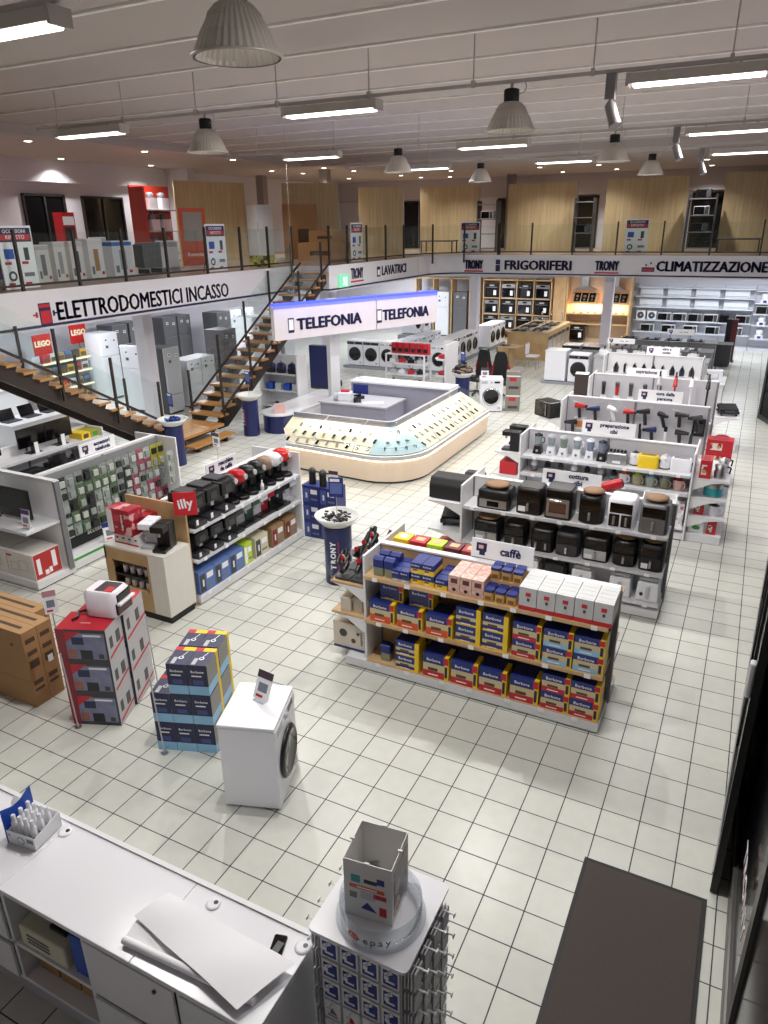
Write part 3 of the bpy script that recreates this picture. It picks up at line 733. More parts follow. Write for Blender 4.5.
EXG = mat('exit_green', '#6fbf98', .4, emit=.5, ecol='#7fd8ae'); EXW = mat('exit_white', '#eafff2', .4, emit=1.6)
MB().box(-.29, .29, -.05, 0, 0, .35, EXG).build('lit_box', r)
m = MB(); m.sph((-.02, -.052, .25), .025, EXW, 8); m.bar((-.03, -.052, .22), (0, -.052, .13), .03, .01, EXW); m.bar((0, -.052, .13), (.06, -.052, .05), .02, .01, EXW); m.bar((0, -.052, .13), (-.07, -.052, .06), .02, .01, EXW); m.box(.1, .15, -.054, -.05, .04, .28, EXW); m.build('running_figure', r)
# ------------------------------------------------------------------ shop gondolas
def gondola(name, label, x0, x1, ys, z_f, z_b, f=(0, 0), rz=0, left_end=True, right_end=True, h=1.4, shm=SHELF, panel=WHITE, dep=.45, lab=True, wide_end=False, single=False):
    """double-sided gondola along local x; z_f / z_b are shelf heights on the -y and +y side"""
    r = thing(name, label, 'gondola shelving', (f[0], f[1], 0), rz)
    db = .05 if single else dep
    MB().box(x0 - (.25 if wide_end else 0), x1, ys - dep, ys + db, .02, .12, SHELF).build('base_plinth', r)
    MB().box(x0 + .02, x1 - .02, ys - dep + .03, ys + db - .03, 0, .02, BLACKM).build('kick_strip', r)
    MB().box(x0, x1, ys - .03, ys + .03, .12, h, panel).build('spine_panel', r)
    MB().box(x0, x1, ys - .04, ys + .04, h, h + .02, WHITE).build('top_cap', r)
    for s, zs in ((-1, z_f), (1, () if single else z_b)):
        for z in zs:
            a, b = sorted((ys + s * .03, ys + s * (dep - .005)))
            m = MB(); m.box(x0 + .01, x1 - .01, a, b, z - .03, z, shm); m.build('shelf', r)
            e = ys + s * dep
            if z > .2:
                m = MB(); a, b = sorted((e - s * .006, e + s * .006)); m.box(x0 + .01, x1 - .01, a, b, z - .035, z + .004, STRIP if shm is not OAKSH else shm); m.build('price_rail', r)
        if lab:
            for z in zs:
                n = max(2, int((x1 - x0) / .36))
                for k in range(n):
                    x = x0 + (k + .5) * (x1 - x0) / n + random.uniform(-.05, .05); e = ys + s * (dep + .008)
                    MB().box(x - .03, x + .03, min(e, e + s * .002), max(e, e + s * .002), z - .04, z + .005, PAPER).build('price_label', r)
    n = max(2, round((x1 - x0) / 1.3) + 1)
    for k in range(n):
        x = x0 + (x1 - x0) * k / (n - 1)
        MB().box(x - .02, x + .02, ys - .04, ys + .04, .1, h, MGREY).build('upright', r)
    if left_end: MB().box(x0 - .03, x0, ys - .4 if wide_end else ys - dep, ys + .61 if wide_end else ys + dep, .12 if wide_end else 0, h + .01, WHITE).build('end_panel', r, bevel=.008)
    if right_end: MB().box(x1, x1 + .03, ys - dep, ys + dep, .0, h + .01, WHITE).build('end_panel', r, bevel=.008)
    return r
SHADEDP = mat('spine_white_shaded', '#c3c2c8', .5)  # white spine panels greyed in the colour to stand for their shade
STRIP = mat('price_rail_plastic', '#c9cbd2', .25)

def end_shelves(label, x, y, w, d, zs, side, m=SHELF, rz=0, base=True):
    """narrow shelf bay fixed against a gondola end; opens towards side (-1 left / +1 right)"""
    r = thing('end_bay_shelving', label, 'end shelving', (x, y, 0), rz)
    if base:
        mm = MB()
        n = 12
        poly = [(0, 0), (0, .12)] + [(d, .12), (d, .0), (d - .05, 0)]
        mm.side([(-w/2, 0), (-w/2 + .08, 0), (-w/2 + .2, .05), (w/2 - .2, .05), (w/2 - .08, 0), (w/2, 0), (w/2, .13), (-w/2, .13)], min(0, side * d), max(0, side * d), SHELF); mm.build('base_plinth', r)
    for z in zs:
        a, b = sorted((0, side * d)); mm = MB(); mm.box(a, b, -w/2, w/2, z - .025, z, m); mm.build('shelf', r)
        for s in (-1, 1):
            mm = MB(); y0 = s * (w/2 - .01)
            vs = [(0, y0 - .008, z - .025), (side * d * .95, y0 - .008, z - .025), (side * d * .5, y0 - .008, z - .07), (0, y0 - .008, z - .2)]
            vs += [(a_, b_ + .016, c_) for a_, b_, c_ in vs]
            mm.add(vs, [(0, 1, 2, 3), (7, 6, 5, 4), (0, 4, 5, 1), (1, 5, 6, 2), (2, 6, 7, 3), (3, 7, 4, 0)], WHITE); mm.build('bracket', r)
    return r

def top_sign(label, x, y, z, w, h, lines, rz=0, icon=INK, size=.085, rx=-.15, ic=True):
    r = thing('shelf_sign', label, 'sign', (x, y, z), rz); r.rotation_euler = (rx, 0, rz)
    MB().box(-w/2, w/2, -.008, .008, 0, h, PAPER).build('board', r)
    m = MB(); n = len(lines)
    for i, t in enumerate(lines): m.text(t, size, INK, TR(.09 if ic else 0, -.011, h * (n - i - .5) / n * .86 + h * .07), bold=.003)
    m.build('lettering', r)
    if ic:
        m = MB(); c = -w/2 + .11; m.box(c - .055, c + .055, -.011, -.008, h * .35, h * .8, icon); m.box(c - .03, c + .02, -.014, -.011, h * .5, h * .68, PINKC); m.box(c - .02, c + .04, -.011, -.008, h * .15, h * .35, icon); m.build('pictogram', r)
    return r

# ---- printed coffee boxes
def coffee_box(w, d, h, bands, strip=None, text='Borbone', star=True, frame=None, tsize=.045, topm=None, tz=None):
    """bands: list of (fraction, material) from the bottom up"""
    def fn():
        r = empty('coffee_box'); m = MB(); z = 0
        for k, (fr, mt) in enumerate(bands):
            z2 = z + fr * h; m.box(-w/2, w/2, -d/2, d/2, z, z2, mt, {'+z': topm or mt}); z = z2
        m.build('carton', r)
        if strip: MB().box(w/2 - .045, w/2 + .002, -d/2 - .002, d/2 * .5, 0, h + .001, strip).build('yellow_edge_strip', r)
        m = MB()
        if star: m.box(w/2 - .055, w/2 - .002, -d/2 - .004, -d/2, h * .68, h * .97, REDC); m.box(w/2 - .04, w/2 - .012, -d/2 - .005, -d/2 - .003, h * .12, h * .6, INK)
        m.box(-w * .3, w * .08, -d/2 - .003, -d/2, h * .3, h * .42, mat('coffee_picture', '#5c432c', .5))
        m.text(text, tsize, INKW, TR(-w * .08, -d/2 - .003, (tz or .76) * h), .001)
        m.box(-w * .3, w * .1, -d/2 - .003, -d/2, h * .1, h * .14, PAPER)
        m.build('front_print', r)
        return r
    return fn
ys1 = 2.02
G1 = gondola('coffee_gondola', 'wood-shelved gondola of coffee boxes in the middle foreground with a caffè sign', -1.85, .70, ys1, (.13, .65, 1.18), (.13, .65, 1.18), shm=OAKSH, panel=OAK, left_end=True, right_end=False, h=1.38, wide_end=True)
end_shelves('wood-shelved end bay on the left of the coffee gondola', -1.885, 2.12, .95, .42, (.62, 1.0), -1, OAKSH, base=False)
def grid(key, fn, xs, ys, zs, what, cat='coffee box', group=None, rz=0, f=None):
    """identical boxes in columns, rows and layers, each with its own place in the label"""
    NX, NY, NZ = len(xs), len(ys), len(zs)
    for k, z in enumerate(zs):
        for j, y in enumerate(ys):
            for i, x in enumerate(xs):
                bits = []
                if NX > 1: bits.append(nth(i, NX))
                if NZ > 1: bits.append(('lower', 'upper')[k] if NZ == 2 else ('bottom', 'middle', 'top')[k] + ' layer')
                if NY > 1: bits.append('front row' if j == 0 else 'back row' if j == NY - 1 else ('second row' if j == 1 else 'third row'))
                lab = what + (', ' + ' '.join(bits) if bits else '')
                p = f.p(x, y, z) if f else (x, y, z)
                put(key, fn, p, rz, lab, cat, group or what)
e = .001
B_OR = [(.35, ORANGEC), (.28, CREAM), (.37, NAVYC)]
B_RED = [(.28, REDC), (.32, CREAM), (.4, NAVYC)]
B_LB = [(.28, LBLUE), (.34, CREAM), (.38, NAVYC)]
B_YE = [(.12, YELLOW), (.2, NAVYC), (.2, CREAM), (.48, NAVYC)]
mz, bz, tz_ = .65 + e, .13 + e, 1.18 + e
y0 = 1.72
grid('cbO', coffee_box(.29, .26, .24, B_OR, YELLOW), [-1.64, -1.315, -.98], [y0], [mz], 'navy cream and orange coffee box on the middle shelf')
grid('cbN', coffee_box(.27, .22, .2, [(.1, YELLOW), (.9, NAVYC)], YELLOW), [-1.56, -1.22], [1.78], [mz + .242], 'navy coffee box lying on top of the orange-bottomed ones')
grid('cbY', coffee_box(.26, .26, .2, B_YE, YELLOW, star=False), [-.665, -.38], [y0], [mz, mz + .201], 'yellow-framed navy coffee box on the middle shelf')
grid('cbR2', coffee_box(.28, .26, .19, B_RED, YELLOW), [-.06], [y0], [mz, mz + .191], 'navy cream and red coffee box between yellow and light-blue ones')
grid('cbL', coffee_box(.28, .26, .19, B_LB, YELLOW), [.245, .54], [y0], [mz, mz + .191], 'light-blue-bottomed coffee box at the right of the middle shelf')
def pack():
    r = empty('coffee_pack'); m = MB(); m.rbox(.12, .1, 0, .13, .02, mat('olive_foil', '#8d9178', .3, metal=.2)); m.build('foil_pack', r)
    m = MB(); m.rbox(.125, .105, .1, .19, .02, NAVYC); m.tap(.12, .1, .11, .03, .19, .215, NAVYC); m.build('navy_top', r); return r
grid('pk', pack, [-1.7, -1.57], [1.68, 1.83], [tz_], 'olive coffee pack with navy top at the left of the top shelf', 'coffee pack')
grid('pk', pack, [-1.64], [1.7], [bz], 'olive coffee pack with navy top standing alone on the bottom shelf', 'coffee pack')
grid('cbs', coffee_box(.095, .1, .13, [(.25, LGREY), (.75, NAVYC)], None, star=False, tsize=.02), [-1.475, -1.375], [1.65, 1.76, 1.87], [tz_], 'small navy coffee box with grey foot on the top shelf')
grid('cby', coffee_box(.125, .24, .12, [(.45, YELLOW), (.55, NAVYC)], None, star=False, tsize=.025), [-1.255, -1.125], [1.75], [tz_, tz_ + .121], 'yellow and navy coffee box stacked on the top shelf')
grid('cbt', coffee_box(.13, .11, .12, [(.45, YELLOW), (.55, NAVYC)], None, star=False, tsize=.025), [-.975], [1.67, 1.79, 1.91], [tz_], 'small yellow and navy coffee box left of the pink ones')
def pinkbox():
    r = empty('coffee_box'); MB().box(-.06, .06, -.06, .06, 0, .2, print_mat('print_pink', '#d9b0a4', ['#d0a095', '#e0bfb3'], 30)).build('carton', r)
    m = MB(); m.lathe([(.018, -.001), (.018, 0)], BLACK, 12); m2 = MB(); m2.M = TR(0, -.0605, .05, 0, PI/2); m2.lathe([(.02, 0), (.02, .001)], BLACK, 12); m2.M = Matrix(); m2.box(-.035, .035, -.062, -.06, .12, .17, mat('brown_print', '#5b3330', .5)); m2.build('front_print', r); return r
grid('pkb', pinkbox, [-.83, -.705, -.58], [1.66, 1.785, 1.91], [tz_], 'pink coffee capsule box on the top shelf')
MBr = MB(); MBr.box(-.52, -.19, 1.78, 1.98, 1.182, 1.33, OAKSH); o = MBr.build('display_riser'); tag(o, 'oak riser block under the rear yellow and navy canisters', 'riser')
def canister():
    r = empty('coffee_canister'); m = MB(); m.rbox(.1, .09, 0, .095, .02, mat('gold_label', '#c9a35a', .4)); m.build('jar_body', r)
    MB().rbox(.098, .088, .095, .125, .02, NAVYC).build('navy_lid', r); MB().box(-.03, .03, -.048, -.045, .02, .06, mat('biscuit', '#8b5a2b', .6)).build('label_picture', r); return r
grid('can1', canister, [-.47, -.355, -.24], [1.64, 1.735], [tz_], 'navy-lidded golden coffee canister in the lower group')
grid('can1', canister, [-.47, -.355, -.24], [1.83, 1.925], [1.33 + .002], 'navy-lidded golden coffee canister on the oak riser')
def silverbox():
    r = empty('capsule_box'); m = MB(); m.box(-.085, .085, -.18, .18, 0, .045, REDC); m.box(-.085, .085, -.18, .18, .045, .24, mat('silver_card', '#bfc0c2', .4), {'+z': mat('silver_card_top', '#cfd0d0', .4)}); m.build('carton', r)
    m = MB(); m.box(-.02, .03, -.183, -.18, .15, .19, REDC); m.box(-.005, .02, -.183, -.18, .1, .13, DGREY)
    for k in range(4): m.box(-.07, .07, -.15 + k * .08, -.147 + k * .08, .24, .2415, LGREY)
    m.build('front_print', r); return r
grid('sil', silverbox, [-.075 + .176 * k for k in range(5)], [1.765], [tz_], 'silver and red coffee capsule box on the top shelf')
grid('cbY2', coffee_box(.27, .26, .175, B_YE, YELLOW, star=False), [-1.345], [y0], [bz, bz + .176], 'yellow-framed navy coffee box on the bottom shelf')
grid('cbR', coffee_box(.29, .26, .28, B_RED, YELLOW), [-1.01, -.69, -.38, -.05], [y0], [bz], 'tall red-bottomed coffee box on the bottom shelf')
grid('cbR3', coffee_box(.275, .26, .2, B_RED, YELLOW), [.26, .545], [y0], [bz, bz + .201], 'shallow red-bottomed coffee box at the right of the bottom shelf')
# the far side of the coffee gondola: coloured boxes show above the spine
for i, (mt, nm) in enumerate(((YELLOW, 'yellow'), (REDC, 'red'), (LIME, 'lime green'), (mat('maroon_card', '#6b2430', .5), 'maroon'), (mat('brick_card', '#a5373d', .5), 'brick red'), (mat('amber_card', '#c98a45', .5), 'amber'))):
    def tb(mt=mt):
        r = empty('tea_box'); MB().box(-.09, .09, -.09, .09, 0, .24, mt).build('carton', r); MB().box(-.05, .05, -.04, .05, .24, .242, PAPER if mt is YELLOW else mat('tea_picture', '#d9b48a', .5)).build('lid_print', r); return r
    put('tb' + nm, tb, (-1.66 + .2 * i, 2.2, 1.182), 0, '%s tea box behind the spine of the coffee gondola' % nm, 'tea box')
top_sign('white caffè sign on top of the coffee gondola', -.5, 2.08, 1.401, .66, .2, ['caffè'], size=.12)
# left end bay contents
def sound(seed):
    def fn():
        rnd = random.Random(seed); r = empty('capsule_holder')
        MB().box(-.07, .07, -.1, .1, 0, .02, DGREY).build('base', r)
        m = MB()
        for k in range(7):
            x, y, z = rnd.uniform(-.05, .05), rnd.uniform(-.08, .08), rnd.uniform(.04, .15); m.rod((x, y - .03, z), (x + rnd.uniform(-.02, .02), y + .04, z + .04), .022, BLACK, 10)
        m.build('holders', r)
        m = MB()
        for k in range(2): m.rod((rnd.uniform(-.04, .04), rnd.uniform(-.06, .06), .12), (rnd.uniform(-.04, .04), rnd.uniform(-.06, .06), .17), .02, RED if k else LGREY, 10)
        m.build('coloured_caps', r); r.scale = (1.25, 1.05, 1.5); return r
    return fn
for j in range(4):
    for i in range(2):
        put('sh%d' % ((i + j) % 3), sound((i + j) % 3), (-1.99 - .185 * i, 1.79 + .23 * j, 1.001), 0, 'black coffee tool cluster on the end bay, %s of the %s column' % (('nearest', 'second', 'third', 'farthest')[j], ('right', 'left')[i]), 'kitchen tools', 'coffee tools on the end bay')
def acr():
    r = empty('acrylic_guard'); m = MB(); m.add([(0, 0, 0), (.01, 0, 0), (.01, 0, .18), (-.12, 0, .16), (0, .006, 0), (.01, .006, 0), (.01, .006, .18), (-.12, .006, .16)], [(0, 1, 2, 3), (7, 6, 5, 4)], GLASSD); m.box(-.005, .005, 0, .9, 0, .03, GLASSD); m.build('clear_panel', r); return r
put('acr', acr, (-2.29, 1.66, 1.001), 0, 'clear acrylic guard along the end bay shelf edge', 'guard')
def mini(): 
    r = empty('small_box'); MB().box(-.06, .06, -.1, .1, 0, .17, mat('mini_card', '#c9c0ae', .5)).build('carton', r); MB().box(-.062, .062, -.06, .06, .1, .15, PAPER).build('label', r); return r
put('mini', mini, (-2.15, 1.78, .621), .1, 'small beige box standing on the lower end bay shelf', 'box')
put('mini', mini, (-2.0, 1.82, .621), -.1, 'second beige box close to the end panel on the lower end bay shelf', 'box')
def capsule_crate(key, w):
    def fn():
        r = empty('capsule_carton'); MB().box(-w/2, w/2, -.19, .19, 0, .33, mat('caps_card', '#d0c7b7', .5, noise=.04)).build('carton', r)
        m = MB(); m.M = TR(-.07, -.191, .2, 0, PI/2); m.lathe([(.05, 0), (.05, .002)], DGREY, 16)
        m.M = TR(.06, -.191, .12, 0, PI/2); m.lathe([(.03, 0), (.03, .002)], mat('coffee_picture', '#5c432c', .5), 14); m.M = TR(.12, -.191, .22, 0, PI/2); m.lathe([(.02, 0), (.02, .002)], DGREY, 12); m.M = Matrix()
        m.box(-w/2, w/2, -.192, -.19, 0, .025, NAVYC); m.M = TR(w/2 - .04, -.192, .17, 0, 0, -PI/2); m.text('espresso', .05, INK, None, .001); m.build('front_print', r); return r
    return fn
put('cap1', capsule_crate('a', .4), (-2.12, 1.88, .131), 0, 'cream carton with coffee cup pictures at the front of the end bay base', 'carton')
put('cap1', capsule_crate('a', .4), (-2.1, 2.31, .131), 0, 'cream carton behind the front one on the end bay base', 'carton')

# ---- kitchen appliances
def air_fryer(w, d, h, body, front=None, bowl=False, dual=False, lab=False, handle=STEEL, rnd=.06):
    def fn():
        r = empty('air_fryer'); MB().rbox(w, d, 0, h, rnd, body, edge=.025).build('body', r)
        fm = front or body
        m = MB(); m.box(-w * .4, w * .4, -d/2 - .006, -d/2 + .01, h * .55, h * .88, SCREEN if body is not STEEL else BLACK); m.build('control_panel', r)
        xs = (-.22, .22) if dual else (0,)
        for q in xs:
            ww = w * (.19 if dual else .42)
            MB().box(q * w - ww, q * w + ww, -d/2 - .008, -d/2 + .01, h * .08, h * .5, fm if not dual else BLACK).build('basket_front', r, bevel=.004)
            MB().box(q * w - .014, q * w + .014, -d/2 - .045, -d/2, h * .16, h * .44, handle).build('handle', r, bevel=.004)
        if lab: MB().box(-w * .38, -w * .1, -d/2 - .011, -d/2 - .008, h * .1, h * .3, PAPER).build('sticker', r)
        if bowl:
            m = MB(); m.lathe([(w * .25, h), (w * .42, h + .03), (w * .42, h + .045), (w * .3, h + .06), (.001, h + .065)], mat('rice_bowl_print', '#8a6a4d', .6, noise=.3, scale=40), 20); m.build('food_picture_disc', r)
        return r
    return fn
def oven_fryer(w, d, h, body, door=STEEL):
    def fn():
        r = empty('oven_air_fryer'); MB().rbox(w, d, 0, h, .04, body, edge=.02).build('body', r)
        MB().box(-w * .42, w * .42, -d/2 - .006, -d/2 + .01, h * .72, h * .94, SCREEN).build('control_panel', r)
        MB().box(-w * .42, w * .42, -d/2 - .01, -d/2 + .01, h * .08, h * .68, door).build('door_frame', r)
        MB().box(-w * .32, w * .32, -d/2 - .013, -d/2 - .01, h * .2, h * .55, mat('oven_glow_glass', '#5b4036', .15)).build('door_window', r)
        MB().rod((-w * .3, -d/2 - .03, h * .64), (w * .3, -d/2 - .03, h * .64), .009, CHROME).build('door_handle', r)
        return r
    return fn
def grill_cooker():
    w, d, h = .46, .36, .26
    r = empty('multi_cooker'); MB().rbox(w, d, 0, h * .55, .05, BLACK).build('base', r); MB().rbox(w - .02, d - .02, h * .55, h, .05, BLACK, edge=.03).build('lid', r)
    MB().box(-w * .4, w * .4, -d/2 - .005, -d/2 + .02, h * .08, h * .5, STEEL).build('front_plate', r); MB().box(-.08, .08, -d/2 - .008, -d/2, h * .15, h * .42, SCREEN).build('display', r)
    MB().lathe([(.1, h), (.15, h + .03), (.15, h + .05), (.1, h + .06), (.001, h + .065)], mat('rice_bowl_print', '#8a6a4d', .6), 20, sx=1.1).build('food_picture_disc', r)
    return r
def white_fryer():
    r = empty('deep_fryer'); m = MB(); m.tap(.28, .3, .25, .27, 0, .26, APPL); m.build('body', r, bevel=.02)
    MB().box(-.11, .11, -.1, .1, .26, .3, APPL).build('lid', r, bevel=.015); MB().box(-.1, .1, -.06, -.02, .3, .306, BLACK).build('lid_vent', r)
    MB().box(-.02, .02, -.17, -.14, .06, .2, LGREY).build('handle', r); m = MB(); m.M = TR(-.07, -.148, .1, 0, PI/2); m.lathe([(.022, -.006), (.022, .01)], BLACK, 14); m.build('dial', r); return r
G2 = gondola('appliance_gondola', 'white gondola of air fryers behind the coffee gondola', -1.68, .93, 4.52, (.2, .62, 1.12), (.2, .72, 1.12), right_end=False, h=1.4)
end_shelves('white end bay left of the air fryer gondola holding black grills', -1.715, 4.75, .95, .55, (.62, 1.05), -1)
Y2 = 4.29
put('grillc', grill_cooker, (-1.27, Y2, 1.121), 0, 'wide black multi-cooker with steel front, leftmost on the top air fryer shelf', 'multi-cooker')
put('af1', air_fryer(.34, .32, .36, BLACK, lab=True), (-.8, Y2, 1.121), 0, 'black rounded air fryer with white sticker, second on the top shelf', 'air fryer')
put('af2', oven_fryer(.34, .34, .4, BLACK), (-.42, Y2, 1.121), 0, 'black air fryer oven with steel-framed window door on the top shelf', 'air fryer')
put('af3', air_fryer(.31, .32, .36, BLACK, bowl=True, rnd=.12), (-.02, Y2, 1.121), 0, 'round black air fryer with food disc, right of the oven type', 'air fryer')
put('af4', air_fryer(.33, .34, .38, APPL, dual=True, rnd=.07), (.35, Y2, 1.121), 0, 'white dual-basket air fryer on the top shelf', 'air fryer')
put('af5', air_fryer(.33, .34, .38, mat('fryer_grey_steel', '#7f7f82', .35, metal=.6), bowl=True), (.73, Y2, 1.121), 0, 'grey steel air fryer with food disc, rightmost on the top shelf', 'air fryer')
mid = [('m1', air_fryer(.36, .3, .3, BLACK, front=STEEL, bowl=True, lab=True), -1.36, 'black cooker with red and white front sticker, leftmost on the middle shelf'),
       ('m2', air_fryer(.3, .3, .32, BLACK, rnd=.1), -.97, 'plain black round-edged air fryer, second on the middle shelf'),
       ('m3', air_fryer(.3, .3, .31, BLACK, front=STEEL, dual=True), -.6, 'black air fryer with pale twin front, third on the middle shelf'),
       ('m4', air_fryer(.31, .3, .31, DGREY, handle=CHROME, rnd=.09), -.27, 'dark grey air fryer with long silver handle on the middle shelf'),
       ('m5', air_fryer(.33, .3, .31, BLACK, front=LGREY, lab=True), .09, 'black air fryer with light front panel on the middle shelf'),
       ('m6', air_fryer(.29, .3, .33, BLACK, bowl=True, rnd=.12), .44, 'tall round black air fryer, second from right on the middle shelf'),
       ('m7', air_fryer(.28, .3, .34, BLACKM, bowl=True, lab=True), .76, 'matte black air fryer with white sticker, rightmost on the middle shelf')]
for k, fn, x, l in mid: put(k, fn, (x, Y2, .621), 0, l, 'air fryer')
for i, x in enumerate((-1.1, -.75, -.4, -.05)): put('wf2' if i % 2 else 'm2', white_fryer if i % 2 else None, (x, 4.28, .201), 0, '%s fryer low behind the coffee gondola, %s of four' % ('white' if i % 2 else 'black', nth(i, 4)), 'fryer')
put('wf2', white_fryer, (.43, 4.28, .201), 0, 'white deep fryer partly hidden by the coffee gondola corner', 'fryer')
put('wf2', white_fryer, (.77, 4.28, .201), 0, 'white deep fryer at the right end of the bottom shelf', 'fryer')
top_sign('white cottura cibi sign on the air fryer gondola', -.37, 4.56, 1.421, .76, .2, ['cottura', 'cibi'], size=.085)
def rolling_grill():
    r = empty('contact_grill'); m = MB(); m.side([(-.2, 0), (.2, 0), (.2, .2), (.14, .3), (-.14, .3), (-.2, .2)], -.28, .28, BLACKM); m.build('lid', r, bevel=.02); MB().box(-.22, .22, -.19, .19, -.0, .03, DGREY).build('base', r); MB().box(-.29, -.28, -.15, .15, .05, .24, DGREY).build('side_cap', r); return r
put('rg', rolling_grill, (-2.0, 4.55, 1.052), 0, 'large charcoal barrel-shaped appliance on the upper left end bay shelf', 'appliance')
def red_disc():
    r = empty('cake_maker'); MB().lathe([(.13, 0), (.15, .02), (.15, .07), (.1, .1), (.001, .11)], RED, 24).build('lid', r); MB().rod((0, -.15, .04), (0, -.2, .04), .015, BLACK).build('handle', r); return r
put('rd', red_disc, (-2.08, 4.93, 1.052), 0, 'round red cake maker behind the charcoal barrel appliance', 'appliance')
def slot_toaster(body):
    def fn():
        r = empty('toaster'); MB().rbox(.3, .16, 0, .2, .04, body, edge=.02).build('body', r); m = MB(); m.box(-.11, .11, -.04, -.015, .2, .203, BLACK); m.box(-.11, .11, .015, .04, .2, .203, BLACK); m.build('bread_slots', r); MB().box(.15, .17, -.02, .02, .1, .14, BLACK).build('lever', r); return r
    return fn
put('st', slot_toaster(DGREY), (-1.88, 5.13, 1.052), 0, 'dark toaster at the back of the upper left end bay shelf', 'toaster')
def open_grill():
    r = empty('raclette_grill'); MB().box(-.2, .2, -.16, .16, .04, .1, BLACK).build('base', r, bevel=.01); m = MB(); m.M = TR(0, .05, .1, 0, .25); m.box(-.19, .19, -.15, .15, 0, .07, BLACKM); m.build('hinged_lid', r, bevel=.01); MB().box(-.1, .1, -.2, -.16, .08, .12, DGREY).build('handle', r)
    for sx in (-.15, .15):
        for sy in (-.12, .12): MB().cyl(sx, sy, 0, .04, .02, BLACK, 8).build('foot', r)
    return r
put('og', open_grill, (-1.97, 4.6, .622), .2, 'black contact grill on the lower left end bay shelf', 'appliance')
def red_cart(w=.4, d=.3, h=.22, key='rc'):
    def fn():
        r = empty('product_carton'); MB().box(-w/2, w/2, -d/2, d/2, 0, h, REDC).build('carton', r); m = MB(); m.box(-w * .35, w * .1, -d/2 - .003, -d/2, h * .2, h * .75, print_mat('print_rc', '#e6dccf', ['#5a3b2a', '#c4a06a', '#b3202c'], 22)); m.box(-w * .3, w * .3, -d * .3, d * .3, h, h + .002, mat('carton_top_picture', '#8f1b25', .5)); m.build('printed_picture', r); return r
    return fn
put('rcA', red_cart(), (-2.0, 4.52, .132), 0, 'red printed carton on the base of the left end bay', 'carton')
put('rcA', red_cart(), (-2.0, 4.95, .132), 0, 'red printed carton at the rear of the left end bay base', 'carton')
# far side of G2 (seen over the top)
def thermos():
    r = empty('red_cylinder_pack'); m = MB(); m.M = TR(0, 0, .07, 0, 0, PI / 2 - .25); m.cyl(0, 0, -.2, .2, .07, RED, 20); m.build('tube', r); m = MB(); m.M = TR(0, 0, .07, 0, 0, PI / 2 - .25); m.cyl(0, 0, .2, .22, .06, BLACK, 20); m.build('end_cap', r); return r
put('thz', thermos, (.05, 4.72, 1.36), .5, 'red cylindrical pack lying tilted behind the cottura cibi sign', 'pack')
def pans():
    r = empty('frying_pan'); MB().lathe([(.1, 0), (.13, .05), (.135, .05), (.1, -.004)], BLACK, 20, cap=True).build('pan', r); MB().rod((.13, 0, .04), (.28, 0, .06), .01, BLACK).build('handle', r); return r
for i in range(3): put('pan', pans, (.0 + .05 * i, 4.8, 1.125 + .066 * i), .1 * i, 'black frying pan, %s of the pile behind the air fryers' % ('lowest', 'middle', 'topmost')[i], 'pan', 'frying pans')
def open_box():
    r = empty('white_tray'); m = MB(); m.box(-.2, .2, -.14, .14, 0, .01, PAPER)
    for a in ((-.2, -.19, -.14, .14), (.19, .2, -.14, .14), (-.2, .2, -.14, -.13), (-.2, .2, .13, .14)): m.box(*a, .01, .1, PAPER)
    m.build('tray', r); MB().box(-.15, .15, -.1, .1, .01, .06, LGREY).build('contents', r); return r
put('ob', open_box, (.72, 4.76, 1.3), .05, 'white open tray behind the rightmost air fryers', 'tray')
MB_ = MB(); MB_.box(.5, .94, 4.58, 4.94, 1.122, 1.299, APPL); tag(MB_.build('white_appliance'), 'white boxy appliance under the open tray behind the air fryers', 'appliance')

# ---- blender gondola
G3 = gondola('appliance_gondola', 'white gondola of blenders and kettles behind the air fryers', -1.68, .95, 7.22, (.2, .76, 1.06), (.2, .76, 1.06), right_end=True, h=1.4, panel=SHADEDP)
def blender(base, jar, jm):
    def fn():
        r = empty('blender'); MB().tap(.15, .15, .11, .11, 0, .14, base).build('motor_base', r, bevel=.01)
        MB().lathe([(.045, .14), (.065, .3)], jm, 14, cap=False).build('jar', r); MB().lathe([(.066, .3), (.066, .325), (.025, .33), (.025, .345)], jar, 14).build('lid', r)
        MB().tube([(.062, 0, .28), (.1, 0, .27), (.1, 0, .2), (.055, 0, .17)], .009, jar).build('jar_handle', r); m = MB(); m.M = TR(0, -.074, .06, 0, PI/2); m.lathe([(.02, -.005), (.02, .01)], LGREY if base is BLACK else MGREY, 12); m.build('dial', r); return r
    return fn
jg = glass('jar_clear', '#dfe6ea', .2, .25); jgr = glass('jar_green', '#b9c9b0', .2, .3); jbl = glass('jar_blue', '#9aa3e0', .2, .35)
bl = [('b1', BLACK, BLACK, jg, -1.46, 'black blender, leftmost on the blender shelf'), ('b2', APPL, LGREY, jg, -1.24, 'white blender with clear jar, second from left'), ('b3', APPL, LGREY, jgr, -1.04, 'white blender with green-tinted jar on the blender shelf'),
      ('b4', APPL, APPL, jg, -.82, 'white blender with pale jar left of the blue-jarred one'), ('b5', APPL, APPL, jbl, -.61, 'white blender with blue jar on the blender shelf'), ('b6', BLACK, BLACK, jbl, -.42, 'black blender with lilac jar beside the metal toaster')]
for k, a, b_, c, x, l in bl: put(k, blender(a, b_, c), (x, 7.02, 1.061), 0, l, 'blender')
def four_slot():
    r = empty('coffee_set'); MB().box(-.15, .15, -.1, .1, 0, .18, STEEL).build('body', r, bevel=.015); m = MB()
    for k in range(5): m.rod((-.11 + .055 * k, -.02, .2), (-.11 + .055 * k, .03, .2), .022, BLACK, 10)
    m.build('black_knobs', r); MB().box(-.06, .06, -.106, -.1, .02, .06, PAPER).build('label', r); return r
